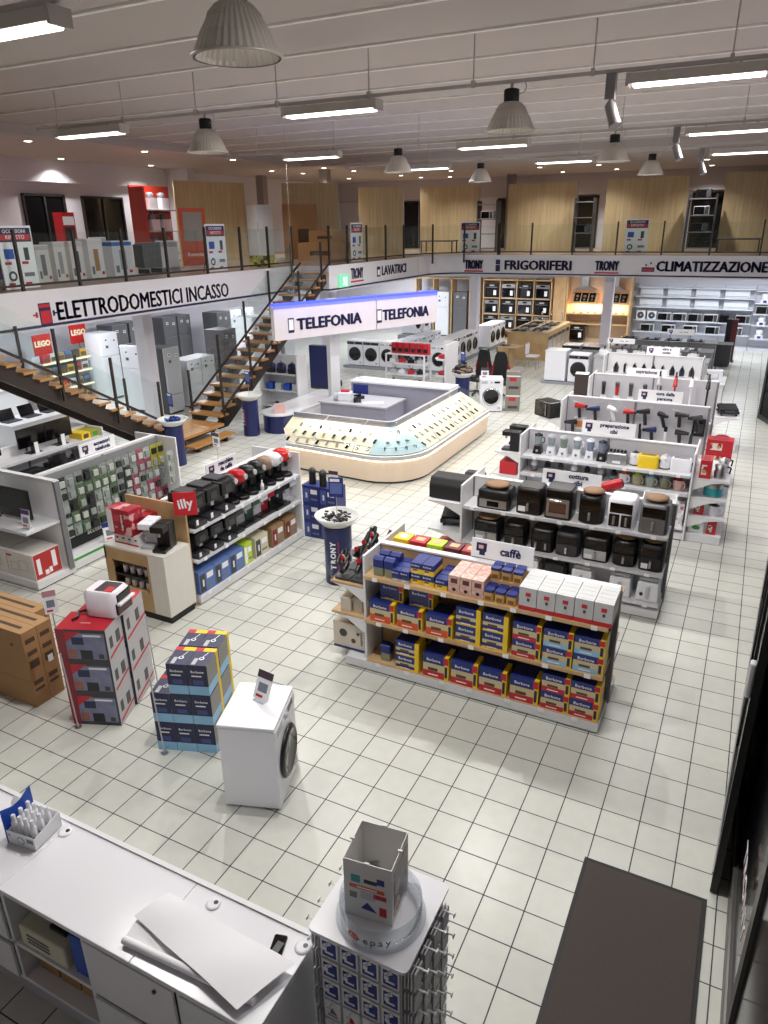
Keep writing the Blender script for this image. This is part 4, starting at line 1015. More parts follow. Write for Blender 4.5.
put('fs', four_slot, (-.17, 7.0, 1.061), 0, 'steel waffle appliance with a row of black knobs on the blender shelf', 'appliance')
def kettle(body, lidm=BLACK, key=0):
    def fn():
        r = empty('kettle'); MB().lathe([(.085, .02), (.09, .06), (.075, .17), (.06, .2)], body, 18).build('body', r); MB().cyl(0, 0, 0, .02, .085, BLACK).build('power_base', r)
        MB().lathe([(.06, .2), (.03, .215), (.012, .23), (.001, .235)], lidm, 14).build('lid', r); MB().tube([(.07, 0, .19), (.125, 0, .18), (.12, 0, .08), (.085, 0, .05)], .012, lidm).build('handle', r); MB().rod((-.07, 0, .16), (-.11, 0, .19), .015, body, r2=.008).build('spout', r); return r
    return fn
put('k1', kettle(APPL), (.09, 7.03, 1.061), PI / 2, 'white kettle with black lid right of the steel appliance', 'kettle')
put('ty', slot_toaster(YELLOW), (.3, 6.98, 1.061), 0, 'bright yellow toaster on the blender shelf', 'toaster')
put('k2', kettle(APPL, LGREY), (.54, 7.03, 1.061), PI / 2, 'white kettle with grey handle right of the yellow toaster', 'kettle')
put('tw', slot_toaster(APPL), (.775, 7.02, 1.061), 0, 'white toaster at the right end of the blender shelf', 'toaster')
def chopper(b, c):
    def fn():
        r = empty('food_chopper'); MB().lathe([(.05, 0), (.055, .08), (.05, .1)], jg, 14, cap=False).build('bowl', r); MB().lathe([(.052, .1), (.05, .15), (.025, .19), (.001, .195)], b, 14).build('motor_head', r); MB().cyl(0, 0, .0, .012, .055, c, 14).build('foot_ring', r); return r
    return fn
ch = [(APPL, RED, -1.5, 'red and white'), (BLACK, LGREY, -1.27, 'black'), (DGREY, DGREY, -1.05, 'dark grey'), (APPL, LGREY, -.83, 'white'), (BLACK, BLACK, -.62, 'small black'), (LGREY, LGREY, -.4, 'light grey'), (BLACK, LGREY, -.2, 'tall black')]
for i, (a, b_, x, nm) in enumerate(ch): put('ch%d' % i, chopper(a, b_), (x, 6.98, .761), 0, '%s food chopper on the lower blender gondola shelf, %s' % (nm, nth(i, 7)), 'food chopper')
def juicer(a, b_):
    def fn():
        r = empty('citrus_juicer'); MB().lathe([(.07, 0), (.085, .1), (.08, .16)], a, 16).build('jug', r); MB().lathe([(.082, .16), (.05, .175), (.03, .21), (.001, .225)], b_, 16).build('cone', r); MB().tube([(.08, 0, .14), (.13, 0, .12), (.12, 0, .05), (.08, 0, .03)], .01, a).build('handle', r); return r
    return fn
for i, (a, b_, x, nm) in enumerate(((APPL, ORANGEC, -.04, 'white and orange'), (mat('beige_plastic', '#b8ab92', .4), LIME, .165, 'beige'), (mat('jade_plastic', '#a7b4a5', .4), LBLUE, .37, 'pale green and blue'), (mat('olive_grey', '#8f8c78', .4), LGREY, .575, 'olive grey'), (PINKC, RED, .78, 'pink and red'))):
    put('ju%d' % i, juicer(a, b_), (x, 6.98, .761), -.7, '%s citrus juicer on the lower shelf under the toasters' % nm, 'juicer')
top_sign('white preparazione cibi sign on the blender gondola', -.4, 7.26, 1.421, .84, .22, ['preparazione', 'cibi'], size=.085)
end_shelves('white end bay left of the blender gondola', -1.715, 7.45, .85, .5, (.6, 1.0), -1)
def espresso(body, steel=DGREY):
    def fn():
        r = empty('coffee_machine'); MB().box(-.09, .09, .0, .16, 0, .34, body).build('body', r, bevel=.01); MB().box(-.09, .09, -.14, .0, .26, .34, body).build('brew_head', r, bevel=.01); MB().box(-.085, .085, -.14, .0, 0, .04, steel).build('drip_tray', r); MB().rod((0, -.09, .26), (0, -.09, .2), .02, STEEL).build('spout', r); return r
    return fn
put('esp1', espresso(BLACK), (-1.98, 7.2, 1.001), -PI / 2, 'black coffee machine at the front of the left blender end bay', 'coffee machine')
put('esp1', espresso(BLACK), (-1.98, 7.6, 1.001), -PI / 2, 'black coffee machine at the rear of the left blender end bay', 'coffee machine')
put('rcA', red_cart(), (-1.97, 7.25, .601), PI / 2, 'red printed carton under the black coffee machines', 'carton')
end_shelves('white end bay at the right end of the blender gondola with pots and boxes', .985, 7.35, 1.05, .5, (.42, .72, 1.03), 1)
put('rcB', red_cart(.16, .3, .28), (1.13, 7.0, 1.031), 0, 'tall red box on the top shelf of the right end bay', 'carton')
def moka():
    r = empty('steel_pot'); MB().lathe([(.08, 0), (.085, .1), (.07, .12), (.085, .2), (.02, .22), (.001, .24)], STEEL, 12).build('body', r); MB().tube([(.085, 0, .18), (.14, 0, .17), (.13, 0, .08)], .012, BLACK).build('handle', r); return r
put('mk', moka, (1.33, 6.98, 1.031), 0, 'steel coffee pot on the top shelf of the right end bay', 'coffee pot')
put('mk', moka, (1.36, 7.3, 1.031), .6, 'second steel coffee pot farther back on the right end bay', 'coffee pot')
def teal_pot():
    r = empty('cooking_pot'); MB().lathe([(.13, 0), (.14, .03), (.14, .2)], STEEL, 24).build('pot', r); MB().lathe([(.1415, .02), (.1415, .14)], TEAL, 24, cap=False).build('teal_sleeve', r); MB().lathe([(.145, .2), (.12, .225), (.02, .24), (.02, .265), (.001, .27)], mat('glass_lid', '#8f8578', .15), 24).build('lid', r)
    for s in (-1, 1): MB().box(s * .17 - .03, s * .17 + .03, -.03, .03, .16, .18, BLACK).build('side_handle', r)
    return r
put('tp', teal_pot, (1.28, 7.05, .721), 0, 'large steel pot with teal sleeve on the right end bay', 'pot')
put('jw', juicer(APPL, BLACK), (1.33, 7.0, .421), 0, 'white jug with dark lid on the lower right end bay shelf', 'jug')
put('rcC', red_cart(.14, .14, .2), (1.12, 7.0, .421), 0, 'small red box beside the white jug', 'box')
def green_box():
    r = empty('product_carton'); MB().box(-.11, .11, -.08, .08, 0, .17, PAPER).build('carton', r); m = MB(); m.M = TR(0, -.081, .08, 0, PI/2); m.lathe([(.06, 0), (.06, .002)], GREENC, 16, sx=1, sy=.6); m.build('green_oval_print', r); return r
put('gb', green_box, (1.12, 6.98, .132), 0, 'white box with a green oval on the end bay base', 'box')
put('rcD', red_cart(.13, .16, .2), (1.34, 6.98, .132), 0, 'small red box on the end bay base beside the green oval', 'box')
put('wlow', lambda: MB().box(-.1, .1, -.15, .15, 0, .38, print_mat('print_wl', '#e8e6ea', ['#c7ccd6', '#b85a66'], 14)).build('product_carton'), (.82, 7.0, .201), 0, 'tall white and red printed carton low on the blender gondola', 'carton')
put('wlow', None, (.6, 7.0, .201), 0, 'tall white and red printed carton left of its twin', 'carton')
put('k1', None, (.8, 4.7, .721), .3, 'white kettle on the far side of the air fryer gondola', 'kettle')

# ---- personal care pegboards
def hair_dryer(a, b_):
    def fn():
        r = empty('hair_dryer'); m = MB(); m.rod((0, .06, 0), (0, -.09, 0), .042, a, 14, r2=.03); m.build('barrel', r); m = MB(); m.rod((0, 0, -.02), (.06, 0, -.19), .026, b_, 10); m.build('handle', r); m = MB(); m.rod((0, -.09, 0), (0, -.13, 0), .025, b_, 12); m.build('nozzle', r); MB().rod((0, .0, .04), (0, .1, .06), .006, STEEL).build('peg_hook', r); r.scale = (1.3, 1.3, 1.3); return r
    return fn
def styler(a, L=.26):
    def fn():
        r = empty('hair_styler'); m = MB(); m.rod((0, -.03, 0), (.01, -.03, -L), .018, a, 10, r2=.012); m.rod((0, -.05, 0), (.0, -.07, -L), .015, a, 10); m.build('tongs', r); MB().rod((0, -.03, 0), (0, -.03, .08), .022, BLACK).build('handle', r); MB().rod((0, -.03, .03), (0, .03, .03), .006, STEEL).build('peg_hook', r); r.scale = (1.5, 1, 1.2); return r
    return fn
G4 = gondola('appliance_gondola', 'white pegboard gondola of hand blenders and hair dryers behind the blenders', -1.68, .95, 9.98, (.2, .5), (.2, .7), right_end=False, h=1.4, lab=False, panel=SHADEDP)
cols4 = [RED, NAVY, APPL, RED, BLACK, BLACK, BLACK, DGREY]
for i in range(8):
    x = -1.4 + i * .31; c = cols4[i]
    put('hd%s' % c.name, hair_dryer(c, BLACK if c is not APPL else c), (x, 9.78, 1.27 - .03 * (i % 2)), .2 + 1.25 * (1, -1, .4)[i % 3], '%s hair dryer on the upper pegs of the pegboard, %s' % ({RED: 'red', NAVY: 'blue', APPL: 'white', BLACK: 'black', DGREY: 'grey'}[c], nth(i, 8)), 'hair dryer', 'hair dryers on pegs')
for i in range(10):
    c = [BLACK, DGREY, BLACK, RED, BLACK, BLACK, NAVY, APPL, BLACK, DGREY][i]; x = -1.5 + i * .25
    put(('sy%s' % c.name) if i % 2 else ('hd%s' % c.name), styler(c) if i % 2 else hair_dryer(c, BLACK), (x, 9.78, .93), .15 + 1.3 * (i % 3 - 1), '%s hair %s on the lower pegs of the pegboard, %s' % ({RED: 'red', NAVY: 'blue', APPL: 'white', BLACK: 'black', DGREY: 'grey'}[c], ('dryer', 'styler')[i % 2], nth(i, 10)), 'hair styler')
def blister(bm, pm, w=.12, h=.2):
    def fn():
        r = empty('blister_pack'); MB().box(-w/2, w/2, -.002, .002, -h, 0, bm).build('backing_card', r); MB().box(-w * .35, w * .35, -.03, -.002, -h * .8, -h * .3, pm).build('product', r, bevel=.005); return r
    return fn
put('bkp', blister(BLACK, DGREY, .22, .34), (.81, 9.9, 1.2), 0, 'black blister card at the right of the pegboard', 'blister pack')
put('bor', blister(PAPER, mat('orange_blister', '#d78b55', .4), .24, .26), (-1.38, 9.9, 1.02), 0, 'clear pack with orange content at the left of the pegboard', 'blister pack')
top_sign('white cura della persona sign above the pegboard gondola', .05, 10.02, 1.421, .8, .22, ['cura della', 'persona'], size=.085)
end_shelves('white end bay left of the pegboard gondola', -1.715, 10.2, .8, .5, (.95,), -1)
def black_oven_open():
    r = empty('countertop_oven'); m = MB(); m.box(-.24, .24, -.18, .18, 0, .32, BLACK); m.build('body', r, bevel=.01); MB().box(-.22, .14, -.19, -.18, .03, .29, SCREEN).build('door', r); MB().rod((.12, -.2, .05), (.12, -.2, .27), .01, STEEL).build('handle', r); return r
put('boo', black_oven_open, (-2.05, 10.0, .951), -.6, 'black countertop oven with steel handle on the pegboard end bay', 'oven')
put('rcE', red_cart(.35, .35, .2), (-1.96, 10.0, .132), 0, 'red printed carton low on the pegboard end bay', 'carton')
for k in range(3): put('rcF', red_cart(.45, .3, .24), (1.22, 9.95, .132 + .241 * k), 0, 'red carton on the right pegboard end, %s of the stack' % ('bottom', 'middle', 'top')[k], 'carton', 'red carton stack')
end_shelves('low base at the right end of the pegboard gondola under red cartons', .985, 10.0, .8, .5, (), 1)
# ---- vacuum and shaver gondola
G5 = gondola('appliance_gondola', 'white gondola of shavers and upright vacuums, third from the back', -1.68, .95, 12.52, (.2, .6), (.2, .7), right_end=False, h=1.4, lab=False, panel=SHADEDP)
def shaver(a):
    def fn():
        r = empty('shaver'); MB().rod((0, -.03, 0), (0, -.03, -.14), .026, a, 12, r2=.02).build('grip', r); MB().rod((0, -.03, 0), (0, -.045, .05), .028, DGREY, 12).build('shaving_head', r); MB().box(-.04, .04, -.01, .0, -.24, -.16, PAPER).build('price_card', r); r.scale = (1.7, 1, 1.5); return r
    return fn
for i in range(5):
    c = (BLACK, RED, DGREY, NAVY, BLACK)[i]
    put('sv' + c.name, shaver(c), (-1.42 + .3 * i, 12.45, 1.18), 0, '%s shaver on the panel behind the cura della persona sign, %s' % (('black', 'red', 'dark grey', 'navy', 'black')[i], nth(i, 5)), 'shaver', 'shavers on the panel')
def stick_vac(a):
    def fn():
        r = empty('stick_vacuum'); MB().box(-.13, .13, -.08, .06, 0, .06, a).build('floor_head', r, bevel=.01); MB().rod((0, 0, .05), (0, .05, .85), .02, a, 10).build('tube', r); MB().rod((0, -.04, .7), (0, .08, .9), .05, a, 12, r2=.03).build('motor_unit', r); MB().rod((0, .05, .88), (0, .03, 1.0), .018, BLACK, 10).build('grip', r); return r
    return fn
for i, (c, nm) in enumerate(((LGREY, 'pale grey'), (RED, 'red'), (APPL, 'white'), (BLACK, 'black'))):
    put('vac' + nm, stick_vac(c), (-.22 + .33 * i, 12.25, .601), 0, '%s stick vacuum on the vacuum gondola, %s' % (nm, nth(i, 4)), 'vacuum cleaner', 'stick vacuums')
top_sign('white aspirazione sign above the vacuum gondola', -.55, 12.58, 1.421, .85, .16, ['aspirazione'], size=.1, ic=False)
put('dts', carton_fn(.3, .35, .55), (-1.95, 12.5, .132), 0, 'dark tall carton at the left end of the vacuum gondola', 'carton')
end_shelves('white end bay left of the vacuum gondola', -1.715, 12.6, .7, .45, (.9,), -1)
put('dkc', lambda: MB().box(-.15, .15, -.15, .15, 0, .5, mat('dark_brown_card', '#3d3230', .5), {'+z': PAPER}).build('product_carton'), (-1.93, 12.45, .901), .1, 'dark brown tall carton standing on the vacuum end bay', 'carton')
end_shelves('white end bay right of the vacuum gondola with small cleaners', .985, 12.5, .8, .5, (.75,), 1)
put('og', None, (1.22, 12.4, .752), .3, 'small dark cleaner on the right vacuum end bay', 'appliance')
put('rd', None, (1.2, 12.6, .132), 0, 'round red cleaner on the base of the right vacuum end bay', 'appliance')
# ---- ironing gondola
G6 = gondola('appliance_gondola', 'white gondola of irons near the back of the right aisle', -1.9, .42, 15.4, (.2, .95), (.2, .9), right_end=True, h=1.42, lab=False)
def iron(a):
    def fn():
        r = empty('steam_iron'); m = MB(); m.prism([(-.05, .12), (-.055, 0), (0, -.14), (.055, 0), (.05, .12)], 0, .02, STEEL); m.build('soleplate', r); m = MB(); m.prism([(-.045, .11), (-.05, 0), (0, -.12), (.05, 0), (.045, .11)], .02, .08, a); m.build('water_tank', r, bevel=.01); MB().tube([(0, .1, .08), (0, .09, .14), (0, -.06, .15), (0, -.08, .08)], .022, BLACK).build('handle', r); r.scale = (1.25, 1.1, 1.2); return r
    return fn
for i in range(9):
    c = (DGREY, APPL, NAVY, BLACK, DGREY, LGREY, BLACK, NAVY, DGREY)[i]
    put('ir' + c.name, iron(c), (-1.62 + .23 * i, 15.2, .951 + .15), PI, '%s steam iron standing on its heel, %s' % ({DGREY: 'dark grey', APPL: 'white', NAVY: 'navy', BLACK: 'black', LGREY: 'light grey'}[c], nth(i, 9)), 'steam iron', 'steam irons', rx=-1.35)
def iron_station(a):
    def fn():
        r = empty('steam_station'); MB().rbox(.26, .3, 0, .14, .05, a, edge=.02).build('boiler', r); m = MB(); m.M = TR(0, 0, .15); m.prism([(-.045, .12), (-.05, 0), (0, -.14), (.05, 0), (.045, .12)], 0, .07, LGREY); m.tube([(0, .1, .07), (0, .09, .12), (0, -.06, .13), (0, -.08, .07)], .014, BLACK); m.build('iron', r, bevel=.008); return r
    return fn
for i in range(4): put('ist%d' % (i % 2), iron_station((DGREY, APPL)[i % 2]), (-1.5 + .5 * i, 15.14, .201), 0, '%s steam station on the low shelf of the iron gondola, %s' % (('grey', 'white')[i % 2], nth(i, 4)), 'steam station')
top_sign('white stiro e cucito sign with purple icon above the irons', -.55, 15.45, 1.441, .8, .2, ['stiro e', 'cucito'], icon=PURPLE, size=.08)
def sewing():
    r = empty('sewing_machine'); MB().box(-.2, .2, -.09, .09, 0, .05, APPL).build('bed', r, bevel=.01); MB().box(.1, .2, -.07, .07, .05, .22, APPL).build('column', r, bevel=.02); MB().box(-.18, .2, -.06, .06, .2, .3, APPL).build('arm', r, bevel=.02); MB().rod((-.13, 0, .2), (-.13, 0, .06), .01, STEEL).build('needle_bar', r); m = MB(); m.rod((.2, 0, .2), (.22, 0, .2), .035, DGREY); m.build('hand_wheel', r); return r
def low_table(label, x0, x1, y0, y1, h, m, rz=0):
    r = thing('display_table', label, 'table', ((x0 + x1) / 2, (y0 + y1) / 2, 0)); w, d = (x1 - x0) / 2, (y1 - y0) / 2
    MB().box(-w, w, -d, d, h - .04, h, m).build('top', r, bevel=.004); MB().box(-w + .03, w - .03, -d + .03, d - .03, .06, h - .04, m).build('cabinet', r); MB().box(-w + .06, w - .06, -d + .06, d - .06, 0, .06, DGREY).build('plinth', r); return r
low_table('white low display table right of the iron gondola carrying a sewing machine', .5, 1.02, 14.9, 16.0, .9, SHELF)
put('sew', sewing, (.74, 15.2, .901), .2, 'white sewing machine on the low table by the aisle', 'sewing machine')
put('ist1', None, (.72, 15.7, .901), 0, 'white steam station behind the sewing machine', 'steam station')
# ---- cooking and hood displays behind
CKM = mat('cooktop_grey', '#6f7074', .3, metal=.4)
for i, (y, m_, nm) in enumerate(((17.9, LGREY, 'nearest'), (19.6, MGREY, 'middle'), (21.4, MGREY, 'farthest'))):
    low_table('long %s display table behind the irons, the %s of three' % ('light grey' if i == 0 else 'dark grey', nm), -2.75 + .2 * i, .45, y, y + .8, .9 + .02 * i, m_)
def hob(w=.55, glassy=False):
    def fn():
        r = empty('hob'); MB().box(-w/2, w/2, -.25, .25, 0, .025, SCREEN if glassy else STEEL).build('hob_plate', r)
        for sx in (-1, 1):
            for sy in (-1, 1): MB().lathe([(.06, .025), (.06, .04), (.03, .045)], BLACK, 12, sx * w * .25, sy * .11).build('burner', r)
        m = MB()
        for k in range(4): m.cyl(-w * .2 + k * w * .13, -.21, .025, .045, .015, BLACK, 8)
        m.build('knobs', r); return r
    return fn
for i in range(4): put('hobs', hob(), (-2.3 + .7 * i, 20.0, .921), 0, 'steel gas hob on the middle display table, %s' % nth(i, 4), 'hob', 'hobs on the middle table')
for i in range(4): put('hobg', hob(glassy=True), (-2.3 + .7 * i, 21.8, .941), 0, 'black glass hob on the farthest display table, %s' % nth(i, 4), 'hob', 'hobs on the farthest table')
def white_set():
    r = empty('steam_appliance'); MB().rbox(.3, .3, 0, .16, .06, APPL, edge=.02).build('body', r); MB().tube([(0, .1, .16), (0, .1, .26), (0, -.1, .26), (0, -.1, .16)], .015, DGREY).build('handle', r); return r
for i in range(6): put('wset', white_set, (-2.5 + .5 * i, 18.3, .901), .3 * i, 'white domed appliance on the nearest display table, %s' % nth(i, 6), 'appliance', 'white domed appliances')
top_sign('small white sign board above the nearest display table', -2.1, 18.6, 1.2, .8, .16, ['----  ---'], size=.09)
top_sign('blue and white striped sign above the display tables', -.6, 20.4, 1.3, .8, .18, ['--- ----'], size=.1, icon=BLUE)
for nm, x, y, z in (('a', -2.1, 18.62, .9), ('b', -.6, 20.42, .92)):
    m = MB(); m.rod((x - .3, y, z), (x - .3, y, z + .32 if nm == 'a' else z + .4), .01, DGREY); m.rod((x + .3, y, z), (x + .3, y, z + .32 if nm == 'a' else z + .4), .01, DGREY); tag(m.build('sign_stand'), 'thin metal stand of the %s sign on the display tables' % ('small white' if nm == 'a' else 'blue-marked'), 'stand')
r = thing('floor_banner', 'tall dark red and black banner column at the aisle end of the tables', 'banner', (.75, 23.9, 0)); MB().box(-.18, 0, -.1, .1, 0, 1.45, BLACK).build('black_half', r); MB().box(0, .18, -.1, .1, 0, 1.45, BURG).build('red_half', r); MB().box(-.22, .22, -.2, .2, 0, .03, DGREY).build('base', r)
low_table('dark low cabinet beside the red banner column', .3, .9, 22.6, 23.3, .75, DGREY)
# ------------------------------------------------------------------ foreground checkout counter (x -4.6..-.17, y -2.66..-2.09)
def counter():
    r = thing('checkout_counter', 'long white checkout counter at the bottom left of the picture', 'counter', (-4.6, -2.66, 0))
    L = 4.43; D = .57; c = WHITE
    MB().box(0, 2.55, 0, D, .965, 1.0, GWHITE).build('worktop', r, bevel=.004); MB().box(2.553, 3.6, 0, D, .965, 1.0, GWHITE).build('worktop', r, bevel=.004); MB().box(3.603, L, 0, D, .965, 1.0, GWHITE).build('worktop', r, bevel=.004)
    MB().box(0, L, D - .02, D + .01, 1.0, 1.012, WHITE).build('rear_lip', r)
    m = MB(); m.box(.02, L - .02, D - .03, D, .06, .965, c); m.box(L - .04, L, .03, D, .0, .965, c); m.box(0, .03, .03, D, 0, .965, c); m.build('rear_and_end_panels', r)
    MB().box(.03, L - .04, .05, D - .03, .0, .18, LGREY).build('plinth', r)
    MB().box(.03, L - .04, .02, D - .03, .18, .21, c).build('bottom_shelf', r); MB().box(.03, L - .04, .02, D - .03, .5, .53, c).build('middle_shelf', r)
    # bays: dividers at the measured places
    for x in (2.52, 3.2, 3.9, 1.7, .9): MB().box(x, x + .03, .02, D - .03, .21, .965, c).build('divider', r)
    for i, (a, b, z0, z1) in enumerate(((1.74, 2.51, .21, .49), (.94, 1.69, .21, .95), (1.74, 2.51, .54, .95), (3.24, 3.89, .54, .95), (3.94, 4.38, .54, .95), (3.24, 3.89, .21, .49), (3.94, 4.38, .21, .49))):
        d = MB(); d.box(a, b, -.0, .02, z0, z1, c); d = d.build('drawer_front' if i > 2 else 'door', r, bevel=.003)
        MB().rod(((a + b) / 2 + .2, -.012, z1 - .07), ((a + b) / 2 + .2, 0, z1 - .07), .012, DGREY).build('knob', d)
    return r
counter()
def beige_device():
    r = empty('cash_register'); BG = mat('old_beige_plastic', '#cdc9b0', .5)
    MB().box(-.21, .19, -.16, .16, 0, .17, BG).build('body', r, bevel=.012); m = MB()
    for k in range(3): m.box(-.14, .05, -.165, -.158, .05 + .03 * k, .06 + .03 * k, MGREY)
    m.build('vent_slots', r); MB().box(.0, .14, -.1, 0, .17, .2, BLACK).build('keypad', r, bevel=.006); return r
put('bd', beige_device, (-1.79, -2.47, .531), 0, 'beige slotted device inside the upper opening of the checkout counter', 'device')
put('bf', lambda: MB().box(-.06, .06, -.1, .1, 0, .31, BLUE).build('blue_folder'), (-1.49, -2.51, .531), 0, 'bright blue folder standing at the right of the counter opening', 'folder')
for i, x in enumerate((-1.9, -1.71, -1.52)):
    w = .17
    put('bbx', (lambda w=w: (lambda r: (MB().box(-w/2, w/2, -.12, .12, 0, .24, CARD).build('carton', r), MB().box(-w/2 + .02, w/2 - .02, -.122, -.12, .2, .25, CARDD).build('print', r), r)[2])(empty('cardboard_carton'))), (x - .03, -2.43, .211), 0, 'brown carton in the lower counter opening, %s of three' % nth(i, 3), 'carton', 'cartons in the counter')
def grommet():
    r = empty('cable_grommet'); MB().lathe([(.045, 0), (.043, .006), (.03, .008)], GWHITE, 24).build('cover', r); MB().lathe([(.014, .0085), (.013, .009)], BLACK, 14, .012, .012).build('hole', r); return r
for x, l in ((-2.03, 'round cable grommet beside the bottle display'), (-.82, 'round white cable grommet between bottle display and phone'), (-.21, 'round white cable grommet at the right end of the counter')):
    put('grm', grommet, (x, -2.18, 1.001), 0, l, 'cable grommet')
# paper roll: two stacked sheets
def sheet(a, b, c, d, z0, h, n=14, k=6, wav=.006, roll=0):
    """thin sheet: a,b left end (rear, front), c,d right end (rear, front); roll curls the front edge"""
    m = MB(); vs = []
    for i in range(n + 1):
        t = i / n
        for j in range(k + 1):
            s = j / k
            x = (a[0] * (1-t) + c[0] * t) * (1-s) + (b[0] * (1-t) + d[0] * t) * s; y = (a[1] * (1-t) + c[1] * t) * (1-s) + (b[1] * (1-t) + d[1] * t) * s
            z = z0 + h * (.35 + .65 * math.sin(PI * (.15 + .85 * s))) * (1 - .25 * t) + wav * math.sin(9 * t + 2 * s)
            vs.append((x, y, z))
    N = len(vs); fs = [(i*(k+1) + j, i*(k+1) + j + 1, (i+1)*(k+1) + j + 1, (i+1)*(k+1) + j) for i in range(n) for j in range(k)]
    m.add(vs, fs, PAPER, True); m.add([(x, y, z - .003) for x, y, z in vs], [f[::-1] for f in fs], PAPER, True)
    if roll:
        P = [((b[0] * (1-t) + d[0] * t), (b[1] * (1-t) + d[1] * t) + roll * .6, z0 + roll * 1.05) for t in (0, 1)]; m.rod(P[0], P[1], roll, PAPER, 20)
    return m
def paper():
    r = empty('folded_paper')
    sheet((-1.13, -2.36), (-1.1, -2.6), (-.2, -2.36), (-.26, -2.56), 1.004, .03, roll=.022).build('lower_rolled_sheet', r)
    sheet((-1.06, -2.27), (-1.13, -2.47), (-.17, -2.31), (-.3, -2.63), 1.05, .02).build('upper_folded_sheet', r)
    return r
o = paper(); tag(o, 'large folded sheets of white paper curling on the checkout counter', 'paper')
def phone():
    r = empty('mobile_phone'); MB().rbox(.075, .155, 0, .009, .012, BLACK, edge=.002).build('body', r); MB().rbox(.068, .145, .009, .0095, .01, SCREEN).build('screen', r); m = MB(); m.M = TR(.002, .0, .0097, -.3); m.box(-.02, .02, -.035, .035, 0, .001, DGREY); m.build('screen_reflection_label', r); return r
put('phone', phone, (-.33, -2.245, 1.0005), .28, 'black mobile phone lying on the checkout counter', 'phone')
def bottle_box():
    r = empty('bottle_display'); W = .22
    m = MB(); m.box(-W/2, W/2, -.11, .11, 0, .008, PAPER); m.side([(-.11, 0), (.11, 0), (.11, .12), (-.11, .09)], W/2 - .004, W/2, PAPER); m.side([(-.11, 0), (.11, 0), (.11, .12), (-.11, .09)], -W/2, -W/2 + .004, PAPER); m.box(-W/2, W/2, .106, .11, 0, .12, PAPER); m.box(-W/2, W/2, -.114, -.11, 0, .1, PAPER); m.build('cardboard_tray', r)
    m = MB(); m.M = TR(0, -.115, .05, 0, PI/2); m.lathe([(.03, 0), (.024, .001)], TEAL, 16, cap=False); m.M = Matrix(); m.box(.05, .1, -.116, -.114, .05, .08, MGREY); m.box(-.1, -.08, -.116, -.114, .06, .08, LGREY); m.build('tray_print', r)
    m = MB(); m.add([(-W/2 - .004, -.12, 0), (-W/2 - .004, .12, 0), (-W/2 - .004, .12, .26), (-W/2 - .004, .03, .22), (-W/2 - .004, -.03, .22), (-W/2 - .004, -.12, .26), (-W/2, -.12, 0), (-W/2, .12, 0), (-W/2, .12, .26), (-W/2, .03, .22), (-W/2, -.03, .22), (-W/2, -.12, .26)],
        [(0, 1, 2, 3, 4, 5), (11, 10, 9, 8, 7, 6), (0, 6, 7, 1), (1, 7, 8, 2), (2, 8, 9, 3), (3, 9, 10, 4), (4, 10, 11, 5), (5, 11, 6, 0)], BLUE); m.build('blue_backboard', r)
    m = MB(); m.lathe([(.001, .13), (.03, .15), (.034, .2), (.03, .25), (.001, .27)], PAPER, 14, sx=.1, cx=-W/2 - .006); m.build('white_bottle_cutout', r)
    return r
put('btb', bottle_box, (-2.19, -2.27, 1.001), .12, 'cardboard counter display with blue backboard holding small white bottles', 'display box')
def bottle():
    r = empty('spray_bottle'); MB().lathe([(.018, 0), (.02, .01), (.021, .13), (.012, .15)], PAPER, 14).build('bottle', r); MB().lathe([(.014, .15), (.014, .185), (.01, .19)], GWHITE, 12).build('cap', r); return r
def bottle_dark():
    r = bottle(); MB().lathe([(.0205, .03), (.0205, .075)], DNAVYC, 14, cap=False).build('dark_label', r); return r
bf_ = Frame(-2.19, -2.27, .12, 1.0095)
for j in range(3):
    for i in range(4):
        d = i == 3 and j < 2
        put('btd' if d else 'bt', bottle_dark if d else bottle, bf_.p(-.075 + .05 * i, -.07 + .06 * j, 0), 0, '%s, %s in the %s row of the counter display' % ('white bottle with dark label' if d else 'small white bottle', nth(i, 4), ('front', 'middle', 'back')[j]), 'bottle', 'small bottles in the counter display')

